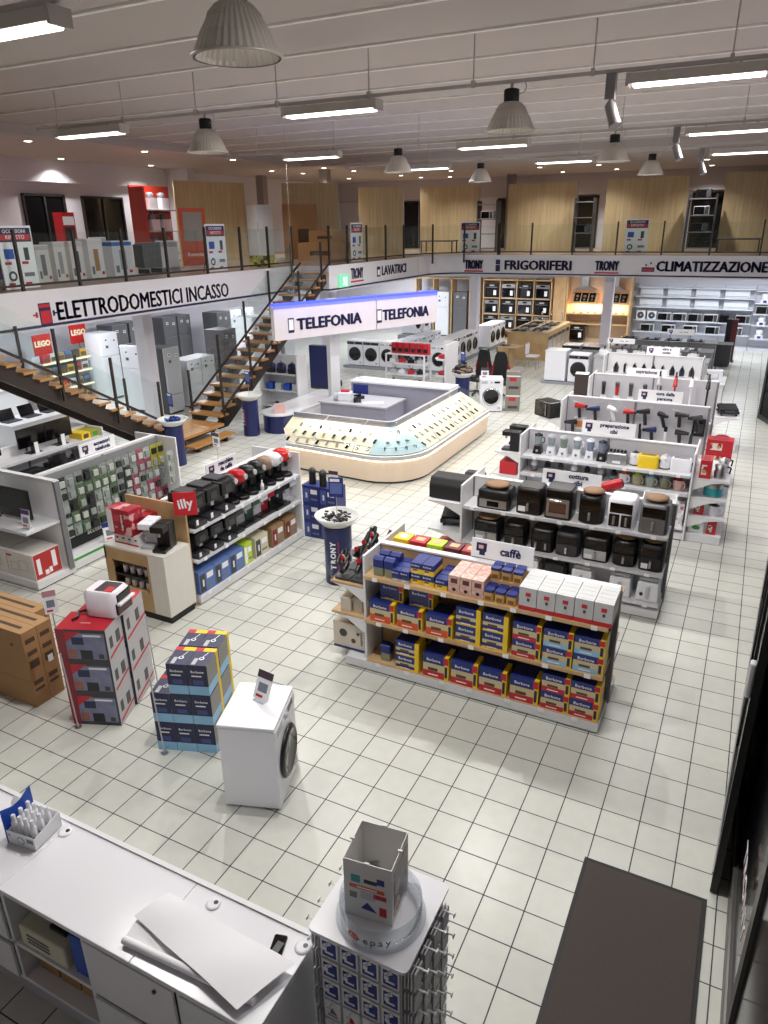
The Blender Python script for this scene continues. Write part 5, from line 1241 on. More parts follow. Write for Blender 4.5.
# ------------------------------------------------------------------ gift card tower with epay ring
def tower():
    r = thing('gift_card_tower', 'white gift card tower with pegs at the bottom of the picture', 'display tower', (.17, -1.985, 0))
    w = .235
    MB().rbox(.56, .56, 1.28, 1.3, .03, GWHITE).build('top_plate', r)
    MB().box(-w, w, -w, w, .08, 1.28, LGREY).build('core', r); MB().box(-w - .02, w + .02, -w - .02, w + .02, 0, .08, DGREY).build('plinth', r)
    GC = mat('gift_card_navy', '#24388a', .35)
    for f in range(4):
        for row in range(7):
            z = 1.235 - .155 * row
            for c in range(4):
                m = MB(); m.M = TR(0, 0, 0, f * PI / 2); x = -w + .06 + c * .117
                if f % 2 == 0:
                    m.box(x - .05, x + .05, -w - .012, -w - .002, z - .135, z, PAPER)
                    if row < 3: m.box(x - .04, x + .04, -w - .014, -w - .012, z - .12, z - .02, GC); m.bar((x - .03, -w - .015, z - .05), (x + .01, -w - .015, z - .02), .002, .02, PAPER); m.box(x - .025, x + .025, -w - .015, -w - .013, z - .1, z - .085, PAPER)
                    else: m.add([(x - .03, -w - .013, z - .1), (x + .03, -w - .013, z - .1), (x, -w - .013, z - .05)], [(0, 1, 2)], REDC if (c + row) % 3 else MGREY); m.box(x - .03, x + .03, -w - .013, -w - .012, z - .12, z - .11, MGREY)
                    if row < 4: m.build('gift_card', r)
                    else: m.build('gift_card', r)
                else:
                    for q in range(4): m.box(x - .046 + .004 * (q % 2), x + .046 - .004 * (q % 2), -w - .012 - .018 * q, -w - .004 - .018 * q, z - .13, z - .005, LGREY if q % 2 else SHELF)
                    m.build('card_stack', r)
    m = MB()
    for f in (1, 3, 0, 2):
        for row in range(7):
            for c in range(4):
                M0 = TR(0, 0, 0, f * PI / 2); m.M = M0; x = -w + .06 + c * .117; z = 1.225 - .155 * row
                m.rod((x, -w, z), (x, -w - (.11 if f % 2 else .05), z + .005), .006 if f == 1 else .003, PAPER, 6); m.box(x - .012, x + .012, -w - (.115 if f % 2 else .055), -w - (.11 if f % 2 else .05), z - .01, z + .015, PAPER)
    m.build('pegs', r)
    return r
tower()
def ring():
    r = empty('acrylic_ring'); R = .215
    MB().lathe([(R - .004, 0), (R - .004, .13), (R, .13), (R, 0)], glass('ring_acrylic', '#f6f8fa', .12, .12), 48, cap=False).build('band', r)
    MB().lathe([(R + .02, 0), (R + .02, .006), (R - .03, .006)], glass('ring_acrylic', '#f6f8fa', .12, .12), 48, cap=False).build('base_flange', r)
    m = MB()
    for t, s, a0 in (('epay', .062, -1.3), ('-----------', .016, -.62)):
        for i, ch in enumerate(t):
            a = a0 + (i - (len(t) - 1) / 2) * (s * .62) / R; m.text(ch, s, DGREY, TR((R + .002) * math.cos(a), (R + .002) * math.sin(a), .055, a + PI / 2), .001)
    m.build('lettering', r)
    m = MB(); a = -1.88; m.M = TR((R + .003) * math.cos(a), (R + .003) * math.sin(a), .055, a + PI/2, PI/2); m.lathe([(.03, 0), (.018, .001)], INKR, 16, cap=False, sx=1.2, sy=.8); m.lathe([(.012, 0), (.004, .001)], INKR, 16, cap=False); m.build('swirl_logo', r)
    return r
put('ring', ring, (.19, -2.02, 1.301), .1, 'clear acrylic ring with dark lettering on the card tower', 'ring display')
def top_carton():
    r = empty('open_carton'); w = .13; h = .38; t = .004
    cm = mat('carton_outer', '#dcdad8', .5)
    m = MB(); m.box(-w, w, -w, -w + t, 0, h, cm); m.box(-w, w, w - t, w, 0, h, cm); m.box(-w, -w + t, -w + t, w - t, 0, h, cm); m.box(w - t, w, -w + t, w - t, 0, h, cm); m.box(-w + t, w - t, -w + t, w - t, 0, t, cm)
    for x, y in ((0, -w), (0, w), (-w, 0), (w, 0)): m.box(x - .012, x + .012, y - .006, y + .006, h, h + .008, cm)
    m.build('carton_walls', r)
    m = MB(); y = -w - .001
    m.box(-.1, .09, y, -w, .2, .225, ORANGEC); m.box(.03, .1, y, -w, .16, .19, REDC); m.box(-.09, -.04, y, -w, .24, .29, TEAL); m.box(-.02, .05, y, -w, .25, .275, BLACK); m.box(.05, .09, y, -w, .26, .3, NAVYC); m.box(-.1, -.06, y, -w, .13, .17, MGREY)
    m.add([(-.04, y, .07), (.05, y, .06), (-.005, y, .12)], [(0, 1, 2)], NAVYC); m.box(.06, .1, y, -w, .05, .11, REDC)
    for k in range(4): m.box(-.04, .04, y, -w, .14 + .014 * k, .147 + .014 * k, LGREY)
    m.box(-.06, .05, y - .001, y, .208, .217, PAPER); m.build('front_print', r)
    m = MB(); x = w + .001; m.box(w, x, -.1, .1, .04, .33, print_mat('side_photo', '#5c3b34', ['#8a4a3e', '#2a1e1d', '#b99a86'], 16)); m.build('side_photo', r)
    return r
put('tc', top_carton, (.135, -1.955, 1.301), .12, 'open white printed carton standing inside the acrylic ring', 'carton')

# ------------------------------------------------------------------ mat
MATM = mat('mat_pile', '#4a433f', .95, noise=.12, scale=60)
r = thing('door_mat', 'dark brown rectangular entrance mat on the tiles at the bottom right', 'mat', (.91, -3.0, 0))
r.rotation_euler = (0, 0, 0)
MB().box(.03, .855, 0, 3.02, .001, .012, MATM).build('carpet_pile', r); m = MB(); m.box(0, .885, -.03, 3.055, .0005, .006, BLACKM); m.build('rubber_border', r)

# ------------------------------------------------------------------ single washing machine
DRUM = mat('door_glass_dark', '#17181b', .08)
def washer(w=.6, d=.55, h=.85, body=APPL, door=BLACK, panel=True, dark_panel=False, R=.225):
    def fn():
        r = empty('washing_machine'); MB().box(-w/2, w/2, -d/2, d/2, .015, h - .03, body).build('cabinet', r, bevel=.012); MB().box(-w/2 - .003, w/2 + .003, -d/2, d/2 + .005, h - .03, h, APPL).build('worktop', r, bevel=.01)
        m = MB(); m.M = TR(0, -d/2, h * .47, 0, PI/2); m.lathe([(R, -.0), (R + .01, .012), (R - .01, .03), (R - .035, .035)], door if door is not None else CHROME, 36, cap=False); m.build('door_ring', r)
        m = MB(); m.M = TR(0, -d/2, h * .47, 0, PI/2); m.lathe([(R - .035, .033), (R - .08, .02), (.001, .01)], DRUM, 36, cap=False); m.build('door_glass', r)
        MB().box(-w/2 + .01, w/2 - .01, -d/2 - .006, -d/2 + .001, h - .13, h - .04, BLACK if dark_panel else body).build('control_panel', r)
        m = MB(); m.M = TR(.0, -d/2 - .006, h - .085, 0, PI/2); m.lathe([(.028, 0), (.026, .018), (.001, .019)], CHROME if dark_panel else LGREY, 18); m.build('program_dial', r)
        if not dark_panel: MB().box(w * .12, w * .36, -d/2 - .009, -d/2 - .006, h - .11, h - .06, SCREEN).build('display', r)
        MB().box(-w/2 + .04, -w/2 + .19, -d/2 - .008, -d/2 - .006, h - .12, h - .055, LGREY if not dark_panel else DGREY).build('detergent_drawer', r)
        MB().box(w * .28, w * .42, -d/2 - .004, -d/2, .07, .14, LGREY).build('filter_flap', r)
        for sx in (-1, 1):
            for sy in (-1, 1): MB().cyl(sx * (w/2 - .05), sy * (d/2 - .05), 0, .018, .02, BLACK, 10).build('foot', r)
        return r
    return fn
# corners: (-1.98,-.75) (-1.51,-.59) (-1.70,-.01); the door faces +x
f_ = Frame(-1.845, -.38)
w1 = put('wsolo', washer(.6, .49, .85, door=BLACK, R=.225), (-1.84, -.385, 0), PI / 2 + math.radians(18.5), 'white washing machine standing alone in the foreground aisle', 'washing machine')
def price_card(pole=.0, w=.15, h=.21, tilt=.2, head=mat('price_head', '#4a3a44', .5)):
    def fn():
        r = empty('price_card')
        if pole: MB().rod((0, .005, 0), (0, .005, pole + .02), .006, STEEL, 8).build('pole', r); MB().cyl(0, .005, 0, .006, .05, STEEL, 14).build('foot', r)
        m = MB(); m.M = TR(0, 0, pole, 0, -tilt)
        m.box(-w/2, w/2, -.003, .003, .01, h, PAPER); m.build('card', r)
        m = MB(); m.M = TR(0, 0, pole, 0, -tilt); m.box(-w/2, w/2, -.0045, -.003, h * .75, h, head); m.box(-w * .3, w * .3, -.0045, -.003, h * .3, h * .6, mat('price_picture', '#77808f', .5)); m.box(-w * .35, w * .1, -.0045, -.003, h * .12, h * .2, REDC); m.build('print', r)
        if not pole: MB().box(-w * .35, w * .35, -.03, .04, 0, .01, GLASSD).build('holder', r)
        return r
    return fn
put('pc0', price_card(0, .17, .26, .45), (-1.84, -.33, .8505), -.12, 'price card in a clear holder on top of the lone washing machine', 'price card')
# ------------------------------------------------------------------ stack of navy and light-blue coffee cartons
AF = Frame(-3.596, -.348, math.radians(21.5))
TF = Frame(-2.468, -.254, math.radians(19.5))
def podbox():
    r = empty('coffee_carton'); w, d, h = .19, .29, .32; m = MB()
    m.box(-w/2, w/2, -d/2, d/2, 0, h * .3, LBLUE); m.box(-w/2, w/2, -d/2, d/2, h * .3, h, DNAVYC, {'+x': mat('carton_side_grey', '#8b8a85', .5)}); m.build('carton', r)
    m = MB(); m.box(-w/2 - .001, w/2 + .001, d/2 - .06, d/2 + .001, h * .9, h + .001, YELLOW); m.box(w/2, w/2 + .002, d/2 - .05, d/2, 0, h, YELLOW); m.box(-w/2 - .001, -w * .1, d/2 - .06, d/2 + .0015, h * .9, h + .0015, REDC); m.build('yellow_and_red_edge', r)
    m = MB(); m.box(-w * .3, w * .2, -d/2 - .002, -d/2, h * .62, h * .66, PAPER); m.box(-w * .25, w * .25, -d/2 - .002, -d/2, h * .35, h * .5, mat('print_blue_dim', '#3e4a86', .5)); m.text('Borbone', .035, INKW, TR(0, -d/2 - .002, h * .78), .001); m.build('front_print', r)
    m = MB(); m.M = TR(.01, -.03, h); m.lathe([(.025, 0), (.014, .0015)], PAPER, 16, cap=False); m.bar((0, .02, .001), (.03, .1, .001), .006, .002, PAPER); m.box(-w * .35, -w * .15, -.1, .0, 0, .001, LGREY); m.build('spoon_symbol', r)
    return r
def podstack():
    n = 0
    for lay in range(2):
        for c in range(3):
            for row in range(2):
                put('pod', podbox, TF.p(-.095 - .195 * c, .145 + .3 * row, .324 * lay + .001), TF.rz, 'navy and light-blue coffee carton, %s in the %s row of the %s layer' % (nth(2 - c, 3), ('front', 'back')[row], ('bottom', 'middle')[lay]), 'coffee carton', 'foreground coffee carton stack')
    for c in range(2):
        for row in range(2):
            put('pod', podbox, TF.p(-.1 - .196 * c, .15 + .31 * row, .649), TF.rz, 'navy and light-blue coffee carton, %s in the %s row of the top layer' % (('right', 'left')[c], ('front', 'back')[row]), 'coffee carton', 'foreground coffee carton stack')
podstack()
def pole_stand(): return (lambda r: (MB().cyl(0, 0, 0, .005, .035, STEEL, 14).build('foot', r), MB().rod((0, 0, .005), (-.03, 0, .86), .007, LGREY, 8).build('pole', r), r)[2])(empty('barrier_pole'))
put('pole', pole_stand, TF.p(-.5, -.05), .5, 'thin pale pole leaning in front of the navy carton stack', 'pole')
put('pole', None, AF.p(.09, .72), 0, 'thin pale pole between the red cartons and the navy cartons', 'pole')
# ------------------------------------------------------------------ red air fryer cartons
def afbox(w, d):
    def fn():
        r = empty('air_fryer_carton'); h = .366; m = MB()
        m.box(-w/2, w/2, -d/2, d/2, 0, h, mat('carton_dark_edge', '#3a3a40', .4), {'+z': mat('carton_red_top', '#b3202f', .35), '-x': mat('carton_red_side', '#8f2432', .4), '+x': mat('carton_grey_side', '#b5b2b4', .4), '-y': mat('carton_dark_edge', '#3a3a40', .4)}); m.build('carton', r)
        m = MB(); y = -d/2 - .002
        m.box(-w/2 + .09, w/2 - .02, y, -d/2, .04, h - .04, mat('photo_lavender', '#7b7e9c', .4, noise=.35, scale=14)); m.box(-w/2, -w/2 + .09, y, -d/2, 0, h, mat('carton_red_side', '#8f2432', .4)); m.add([(-w/2 + .09, y - .001, h - .02), (-w/2 + .09, y - .001, h - .14), (-w/2 + .26, y - .001, h - .02)], [(0, 1, 2)], REDC)
        m.box(-.03, .09, y - .001, y, .04, .14, BLACK); m.box(-w/2 + .1, -.07, y - .001, y, .05, .15, mat('food_photo', '#99604f', .5, noise=.3, scale=30)); m.box(-.1, .02, y - .001, y, .2, .28, DNAVYC); m.box(.15, .2, y - .001, y, .05, .1, DGREY); m.box(.02, .2, y - .001, y, .29, .31, PAPER); m.build('front_photo', r)
        m = MB(); x = w/2 + .002
        m.box(w/2, x, -d/2 + .05, -d/2 + .11, .13, .25, DGREY); m.box(w/2, x, .02, .1, .12, .25, DGREY); m.add([(x, -d/2 + .02, .03), (x, d/2, .09), (x, d/2, .12), (x, -d/2 + .02, .06)], [(0, 1, 2, 3)], REDC); m.build('side_print', r)
        MB().box(-.05, .05, -.05, -.03, h, h + .0015, mat('top_print_pale', '#d98a90', .5)).build('top_print', r)
        return r
    return fn
for k in range(3): put('afA', afbox(.5, .33), AF.p(-.25, .165, .367 * k + .001), AF.rz, 'red and grey air fryer carton, %s of the front stack' % ('bottom', 'middle', 'top')[k], 'air fryer carton', 'air fryer carton stacks')
for k in range(3): put('afB', afbox(.46, .46), AF.p(-.21, .345 + .235, .367 * k + .001), AF.rz, 'red and grey air fryer carton, %s of the rear stack' % ('bottom', 'middle', 'top')[k], 'air fryer carton', 'air fryer carton stacks')
def dual_fryer():
    r = empty('air_fryer'); w, d, h = .3, .36, .27; m = MB(); m.rbox(w, d, .01, h, .07, mat('fryer_white', '#e6dfe6', .25), edge=.03); m.build('body', r)
    MB().box(-.1, .1, -.13, .06, h, h + .004, mat('lid_picture', '#3b3436', .3)).build('lid_panel', r); MB().box(-.1, .0, -.12, -.04, h + .004, h + .005, REDC).build('lid_sticker', r)
    m = MB(); m.box(-.12, .12, -d/2 - .012, -d/2 + .02, .03, .15, mat('basket_window', '#4a2326', .15)); m.build('window', r, bevel=.008); MB().box(-.1, .1, -d/2 - .02, -d/2 + .01, .17, .24, SCREEN).build('display', r); MB().box(-.13, .13, -d/2 - .05, -d/2 - .01, .14, .165, mat('fryer_white', '#e6dfe6', .25)).build('handle', r, bevel=.006)
    m = MB(); m.tube([(-.05, .18, .03), (-.12, .26, .02), (-.2, .22, .012), (-.26, .24, .012)], .012, BLACK); m.build('power_cable', r); return r
put('dfx', dual_fryer, AF.p(-.12, .37, 1.103), AF.rz + PI / 2 - .15, 'white air fryer on top of the red carton stack', 'air fryer')
put('pp2', price_card(1.2, .12, .25, .05, mat('price_head_pink', '#b8868f', .5)), AF.p(-.55, .1), .9, 'narrow price card on a pole left of the red carton stack', 'price stand')
put('pole', None, AF.p(-.43, -.05), .3, 'thin pale pole in front of the red air fryer cartons', 'pole')
# brown tv cartons
def tvcarton():
    r = empty('television_carton'); MB().box(-1.9, 0, -.087, .087, 0, .88, CARD).build('carton', r); m = MB()
    for z, hh in ((.74, .05), (.6, .05), (.45, .09), (.25, .05), (.18, .03)): m.box(0, .002, -.06, .05, z, z + hh, CARDD)
    m.box(-1.9, 0, -.087, .087, .88, .881, mat('cardboard_top', '#b08a60', .6)); m.box(-.9, -.1, -.02, .02, .881, .882, CARDD); m.box(-1.6, -.5, -.0885, -.087, .25, .32, CARDD); m.box(-.2, -.16, -.0885, -.087, .7, .73, CARDD); m.build('printed_marks', r)
    MB().box(-1.9, .001, -.089, .089, .3, .303, mat('strap', '#7c5c3c', .4)).build('seam', r); return r
for k in range(3): put('tvc', tvcarton, (-4.62 + (.0, .0, -.25)[k], -.427 + .178 * k, .001), 0, 'tall brown television carton at the left edge, %s' % ('nearest', 'middle one with a white sticker', 'farthest and set back')[k], 'carton', 'television cartons')
MB().box(.003, .005, -.03, .03, .42, .5, PAPER).build('shipping_sticker', [q for q in COL.objects if q.name == 'television_carton.001'][0])
# ------------------------------------------------------------------ oak coffee counter
r = thing('coffee_bar_counter', 'white and oak counter with a shelf niche in front of the oak panel', 'counter', (-5.5, 1.39, 0))
CR = mat('cream_laminate', '#ddd9d2', .4)
MB().box(0, 1.0, 0, .47, .9, .93, CR).build('worktop', r, bevel=.004)
m = MB(); m.box(.74, 1.0, 0, .47, .1, .9, CR); m.box(0, .03, 0, .47, .1, .9, OAK); m.box(0, .74, 0, .02, .74, .9, OAK); m.box(0, .74, 0, .02, .1, .36, OAK); m.box(.03, .12, 0, .02, .36, .74, OAK); m.box(.7, .74, 0, .02, .36, .74, OAK); m.box(.03, .74, .4, .42, .1, .9, OAK); m.box(.03, .74, .02, .4, .34, .36, OAK); m.build('carcass', r)
MB().box(.03, .74, .02, .4, .53, .545, BLACK).build('niche_shelf', r); MB().box(.02, .98, .02, .45, 0, .1, BLACKM).build('black_plinth', r)
def cup():
    r = empty('coffee_tin'); MB().lathe([(.032, 0), (.034, .01), (.034, .09)], PAPER, 14).build('tin', r); MB().lathe([(.0345, .09), (.03, .105), (.001, .106)], LGREY, 14).build('lid', r); return r
for k, z in enumerate((.361, .546)):
    for i in range(4):
        for j in range(2): put('cup', cup, (-5.28 + .12 * i, 1.5 + .09 * j, z), 0, 'white coffee tin on the %s niche shelf, %s in the %s row' % (('lower', 'upper')[k], nth(i, 4), ('front', 'back')[j]), 'tin', 'coffee tins in the niche')
r = thing('wooden_panel', 'oak back panel behind the oak coffee counter', 'panel', (-5.55, 1.9, 0)); MB().box(0, 1.0, 0, .03, 0, 1.42, OAK).build('board', r)
r = thing('brand_sign', 'square red sign with white script letters above the oak panel corner', 'sign', (-4.47, 1.84, 1.33), PI / 2 - 1.0); m = MB(); m.box(-.14, .14, -.008, .008, 0, .3, mat('illy_red', '#c5202b', .4)); m.build('red_square', r)
m = MB(); m.text('illy', .17, INKW, TR(0, -.01, .15, 0, 0, -.12), .001, bold=.004); m.build('lettering', r)
def capsule_bag():
    r = empty('coffee_carton'); MB().box(-.19, .19, -.11, .11, 0, .34, print_mat('illy_box', '#a3182a', ['#c23a4a', '#7e1020', '#d4a0a0'], 12)).build('carton', r); MB().box(-.19, -.1, -.112, -.11, .02, .32, PAPER).build('white_panel', r); m = MB(); m.M = TR(.05, -.112, .17, 0, 0, -PI/2); m.text('espresso', .06, INKW, None, .001); m.build('lettering', r); return r
for i in range(4): put('sb%d' % 0, (lambda: (lambda r: (MB().box(-.05, .05, -.06, .06, 0, .15, PAPER).build('carton', r), MB().box(-.05, .05, -.062, -.06, 0, .02, REDC).build('red_foot', r), MB().box(-.015, .02, -.062, -.06, .07, .09, BLACK).build('cup_print', r), r)[3])(empty('coffee_box'))), (-5.35 + .103 * i, 1.56, .931), 0, 'small white box with red foot under the red cartons, %s' % nth(i, 4), 'coffee box', 'small white coffee boxes')
put('cbag', capsule_bag, (-5.22, 1.555, 1.083), 0, 'red coffee carton stacked on the small white boxes', 'coffee carton')
put('cbag', None, (-5.2, 1.785, .931), 0, 'red coffee carton behind the small white boxes', 'coffee carton')
put('espw', espresso(APPL, LGREY), (-4.89, 1.62, .931), .3, 'slim white coffee machine on the oak coffee counter', 'coffee machine')
put('espb', espresso(BLACK, BLACK), (-4.67, 1.6, .931), .25, 'slim black coffee machine on the oak coffee counter', 'coffee machine')
# ------------------------------------------------------------------ coffee machine gondola (faces +x)
LR = PI / 2
CM = gondola('coffee_machine_gondola', 'white gondola of coffee machines behind the oak panel', 1.95, 4.43, 0, (.13, .63, 1.06), (.13, .63, 1.06), (-4.95, 0), LR, h=1.4, left_end=False)
CF = Frame(-4.95, 0, LR)
def capsule_machine(a, dome=True, dark=BLACK):
    def fn():
        r = empty('coffee_machine'); MB().lathe([(.085, 0), (.09, .02), (.07, .04)], dark, 16, 0, -.06, sy=1.2).build('drip_base', r); MB().rbox(.14, .12, 0, .2, .05, dark, 0, .08).build('column', r)
        m = MB(); m.M = TR(0, 0, .24, 0, PI / 2 - .15); m.sph((0, 0, 0), .094, a, 14, 1.6); m.build('round_body', r); m = MB(); m.M = TR(0, -.14, .26, 0, PI/2); m.lathe([(.03, 0), (.03, .02)], LGREY, 12); m.build('cup_dial', r)
        MB().cyl(0, -.08, .12, .17, .025, dark, 10).build('nozzle', r); r.scale = (1.12, 1.12, 1.3); return r
    return fn
def big_espresso(a=BLACK):
    def fn():
        r = empty('coffee_machine'); MB().box(-.13, .13, -.02, .2, 0, .38, a).build('body', r, bevel=.015); MB().box(-.13, .13, -.2, -.0, .22, .38, a).build('brew_head', r, bevel=.015); MB().box(-.1, .1, -.1, .16, .38, .41, DGREY).build('bean_lid', r, bevel=.01); MB().box(-.11, .11, -.2, -.02, 0, .05, DGREY).build('drip_tray', r); MB().box(-.06, .06, -.205, -.2, .25, .33, DGREY).build('display', r); MB().box(-.03, .03, -.16, -.1, .16, .22, STEEL).build('coffee_spout', r); MB().box(-.1, -.06, -.212, -.205, .04, .1, PAPER).build('tag', r); return r
    return fn
top = [('cmB', 2.13, 'black bean coffee machine, nearest the square red sign'), ('cmB', 2.42, 'black bean coffee machine, second from the square red sign'), ('cmB', 2.72, 'black bean coffee machine, third from the square red sign')]
for k, x, l in top: put(k, lambda: (lambda r: (setattr(r, 'scale', (1.02, 1, 1.15)), r)[1])(big_espresso()()), CF.p(x, -.2425, 1.061), LR, l, 'coffee machine')
for k, c, x, nm in (('cp1', BLACK, 2.97, 'black'), ('cp2', RED, 3.19, 'red'), ('cp1', BLACK, 3.41, 'second black'), ('cp1', BLACK, 3.63, 'third black'), ('cp3', TAN, 3.85, 'tan'), ('cp4', APPL, 4.07, 'white'), ('cp5', mat('bright_red', '#c8231f', .25), 4.29, 'bright red')):
    put(k, capsule_machine(c), CF.p(x, -.21, 1.061), LR, '%s round capsule coffee machine on the top shelf of its gondola' % nm, 'coffee machine')
for i, (k, c, x, nm) in enumerate((('ms1', None, 2.12, 'black'), ('ms1', None, 2.42, 'black'), ('ms1', None, 2.72, 'black'), ('sb_', BLACK, 2.98, 'black'), ('sg', LGREY, 3.2, 'grey'), ('sgn', GREENP, 3.4, 'green'), ('sw', APPL, 3.6, 'white'), ('sr', RED, 3.78, 'red'), ('sb_', BLACK, 3.96, 'black'), ('sb_', BLACK, 4.15, 'black'))):
    put(k, (lambda: (lambda r: (setattr(r, 'scale', (.96, .98, .93)), r)[1])(big_espresso()())) if c is None else espresso(c, BLACK), CF.p(x, -.2425 if c is None or k == 'sb_' else -.22, .631), LR, '%s coffee machine on the middle shelf, %s of the row' % (nm, nth(i, 10)), 'coffee machine')
put('espw', None, CF.p(4.337, -.24, .631), LR, 'white coffee machine at the far end of the middle shelf', 'coffee machine')
def cm_carton(base, pic, key, hh=.32, w=.3):
    def fn():
        r = empty('coffee_machine_carton'); MB().box(-w/2, w/2, -.15, .15, 0, hh, base).build('carton', r); m = MB(); y = -.152
        m.box(-w * .45, -w * .1, y, -.15, .02, hh * .85, pic); m.box(-w * .3, -w * .2, y - .001, y, hh * .3, hh * .6, APPL); m.box(0, w * .4, y, -.15, hh * .55, hh * .8, PAPER if base is not PAPER else LGREY); m.box(0, w * .4, y, -.15, hh * .2, hh * .3, MGREY); m.build('front_picture', r); return r
    return fn
BC = mat('blue_machine_card', '#5b78b5', .45, noise=.1); CRC = mat('cream_machine_card', '#cfc7ae', .5); BRC = mat('kraft_card', '#9a7a55', .6)
for i, (k, b_, p_, x, nm) in enumerate((('kb', BC, DGREY, 2.13, 'blue'), ('kb', BC, DGREY, 2.45, 'blue'), ('kb', BC, DGREY, 2.77, 'blue'), ('kl', LIME, PAPER, 3.03, 'lime green'), ('kc', CRC, DGREY, 3.36, 'cream'), ('kk', BRC, mat('kraft_red_print', '#7a2b2b', .5), 3.78, 'brown kraft'), ('kk', BRC, RED, 4.13, 'brown kraft'))):
    put(k, cm_carton(b_, p_, k, w=.18 if k == 'kl' else .31), CF.p(x, -.28, .131), LR, '%s coffee machine carton on the base shelf, %s of the row' % (nm, nth(i, 7)), 'carton')
top_sign('white macchine da caffè sign above the coffee machines', -4.95, 3.15, 1.42, .66, .2, ['macchine', 'da caffè'], rz=LR, size=.085, rx=0)
def small_bottle(): return (lambda r: (MB().lathe([(.025, 0), (.025, .12), (.01, .15), (.01, .18)], PAPER, 12).build('bottle', r), MB().lathe([(.0255, .03), (.0255, .09)], LGREY, 12, cap=False).build('label', r), r)[2])(empty('descaler_bottle'))
put('dsb', small_bottle, CF.p(3.52, -.4, 1.061), 0, 'small white bottle between the capsule machines', 'bottle')
# blue cartons at the far end with bottles
for j in range(2):
    for k in range(3): put('blc', cm_carton(mat('deep_blue_card', '#2a3576', .4), mat('deep_blue_picture', '#4a5a9a', .4), 'blc', .29), (-4.35 + .31 * j, 4.62, .001 + .291 * k), 0, 'deep blue carton at the end of the coffee machines, %s of the %s stack' % (('bottom', 'middle', 'top')[k], ('left', 'right')[j]), 'carton', 'deep blue cartons')
def grinder(): return (lambda r: (MB().lathe([(.06, 0), (.055, .15), (.06, .2)], BLACK, 16).build('body', r), MB().lathe([(.055, .2), (.06, .22), (.03, .26), (.001, .27)], DGREY, 16).build('lid', r), r)[2])(empty('coffee_grinder'))
put('grd', grinder, (-4.38, 4.6, .875), 0, 'black cylindrical grinder, left one on the deep blue cartons', 'grinder')
put('grd', None, (-4.16, 4.55, .875), 0, 'black cylindrical grinder, right one on the deep blue cartons', 'grinder')
put('pc2', price_card(0, .16, .24, .1), (-4.02, 4.62, .875), .1, 'price card standing on the deep blue cartons', 'price card')
# ------------------------------------------------------------------ bowls on navy columns
def bowl_column(key, fill, card=True, h=.86, letters=True, low=False):
    def fn():
        r = empty('bowl_stand'); MB().lathe([(.19, 0), (.19, h - .02)], NAVY, 36).build('navy_column', r)
        b = mat('bowl_translucent', '#dfe0dc', .25)
        MB().lathe([(.1, h - .03), (.2, h), (.29, h + .09), (.31, h + .13), (.3, h + .13), (.28, h + .09), (.19, h + .01), (.001, h)], b, 40).build('bowl', r)
        if letters:
            m = MB()
            for i, ch in enumerate('TRONY'):
                zc = .28 + i * .085; m.text(ch, .1, INKW, TR(-.03, -.189, zc, 0, 0, -PI/2), .003, bold=.004)
            m.build('vertical_lettering', r); MB().box(.035, .045, -.19, -.183, .24, .66, REDC).build('red_line', r)
        if card:
            MB().rod((0, 0, h), (0, 0, h + .4), .005, STEEL).build('card_pole', r); m = MB(); m.box(-.1, .1, -.004, .004, h + .38, h + .66, NAVYC); m.box(-.08, .08, -.006, -.004, h + .43, h + .58, mat('card_print', '#5c6cab', .5)); m.box(-.08, .05, -.006, -.004, h + .6, h + .64, PAPER); m.build('card', r)
        return r
    return fn
def put_balls(x, y, z, n, R, mt, label, cat, rr=.022, name='loose_items', heap=.02):
    m = MB()
    for k in range(n):
        a = random.uniform(0, 2 * PI); q = R * math.sqrt(random.random()); s = rr * random.uniform(.8, 1.2)
        px, py, pz = q * math.cos(a), q * math.sin(a), random.uniform(0, .035) + s + heap * random.random() ** .5 * (1 - q / R) + .05 * (q / R) ** 2
        m.rod((px - s, py - s * random.uniform(-1, 1), pz), (px + s, py + s * random.uniform(-1, 1), pz + random.uniform(-.01, .01)), s * .6, mt[k % len(mt)], 7)
    o = m.build(name, loc=(x, y, z)); tag(o, label, cat, kind='stuff'); return o
put('bc1', bowl_column('a', None), (-3.22, 3.37, 0), .32, 'white bowl on a navy shop-name column in the central aisle', 'bowl stand')
put_balls(-3.22, 3.37, .885, 90, .19, [BLACK, BLACK, LGREY, BLACK, DGREY], 'heap of small black and white items in the nearest bowl', 'small items')
put('bc2', bowl_column('b', None), (-8.95, 9.1, 0), -.3, 'empty-looking white bowl on a navy column at the stair foot', 'bowl stand')
put('bc3', bowl_column('c', None), (-9.0, 6.55, 0), -.3, 'white bowl on a navy column partly hidden behind the phone accessory gondola', 'bowl stand')
put_balls(-9.0, 6.55, .87, 40, .15, [BLUE, NAVY], 'blue packets inside the bowl behind the phone accessory gondola', 'small items', .035)
put('bc2', None, (-5.3, 13.6, 0), -.6, 'white bowl heaped with dark items on a navy column by the red shelf unit', 'bowl stand')
put_balls(-5.3, 13.6, .885, 140, .26, [BLACK, BLACK, DGREY, BLACK, TAN], 'tall heap of dark items in the bowl beside the red shelf unit', 'small items', .05, heap=.34)
put('pc4', price_card(.75, .2, .28, .0), (-7.35, 5.9, 0), -.2, 'white framed card on a stand in front of the low white bench', 'price stand')
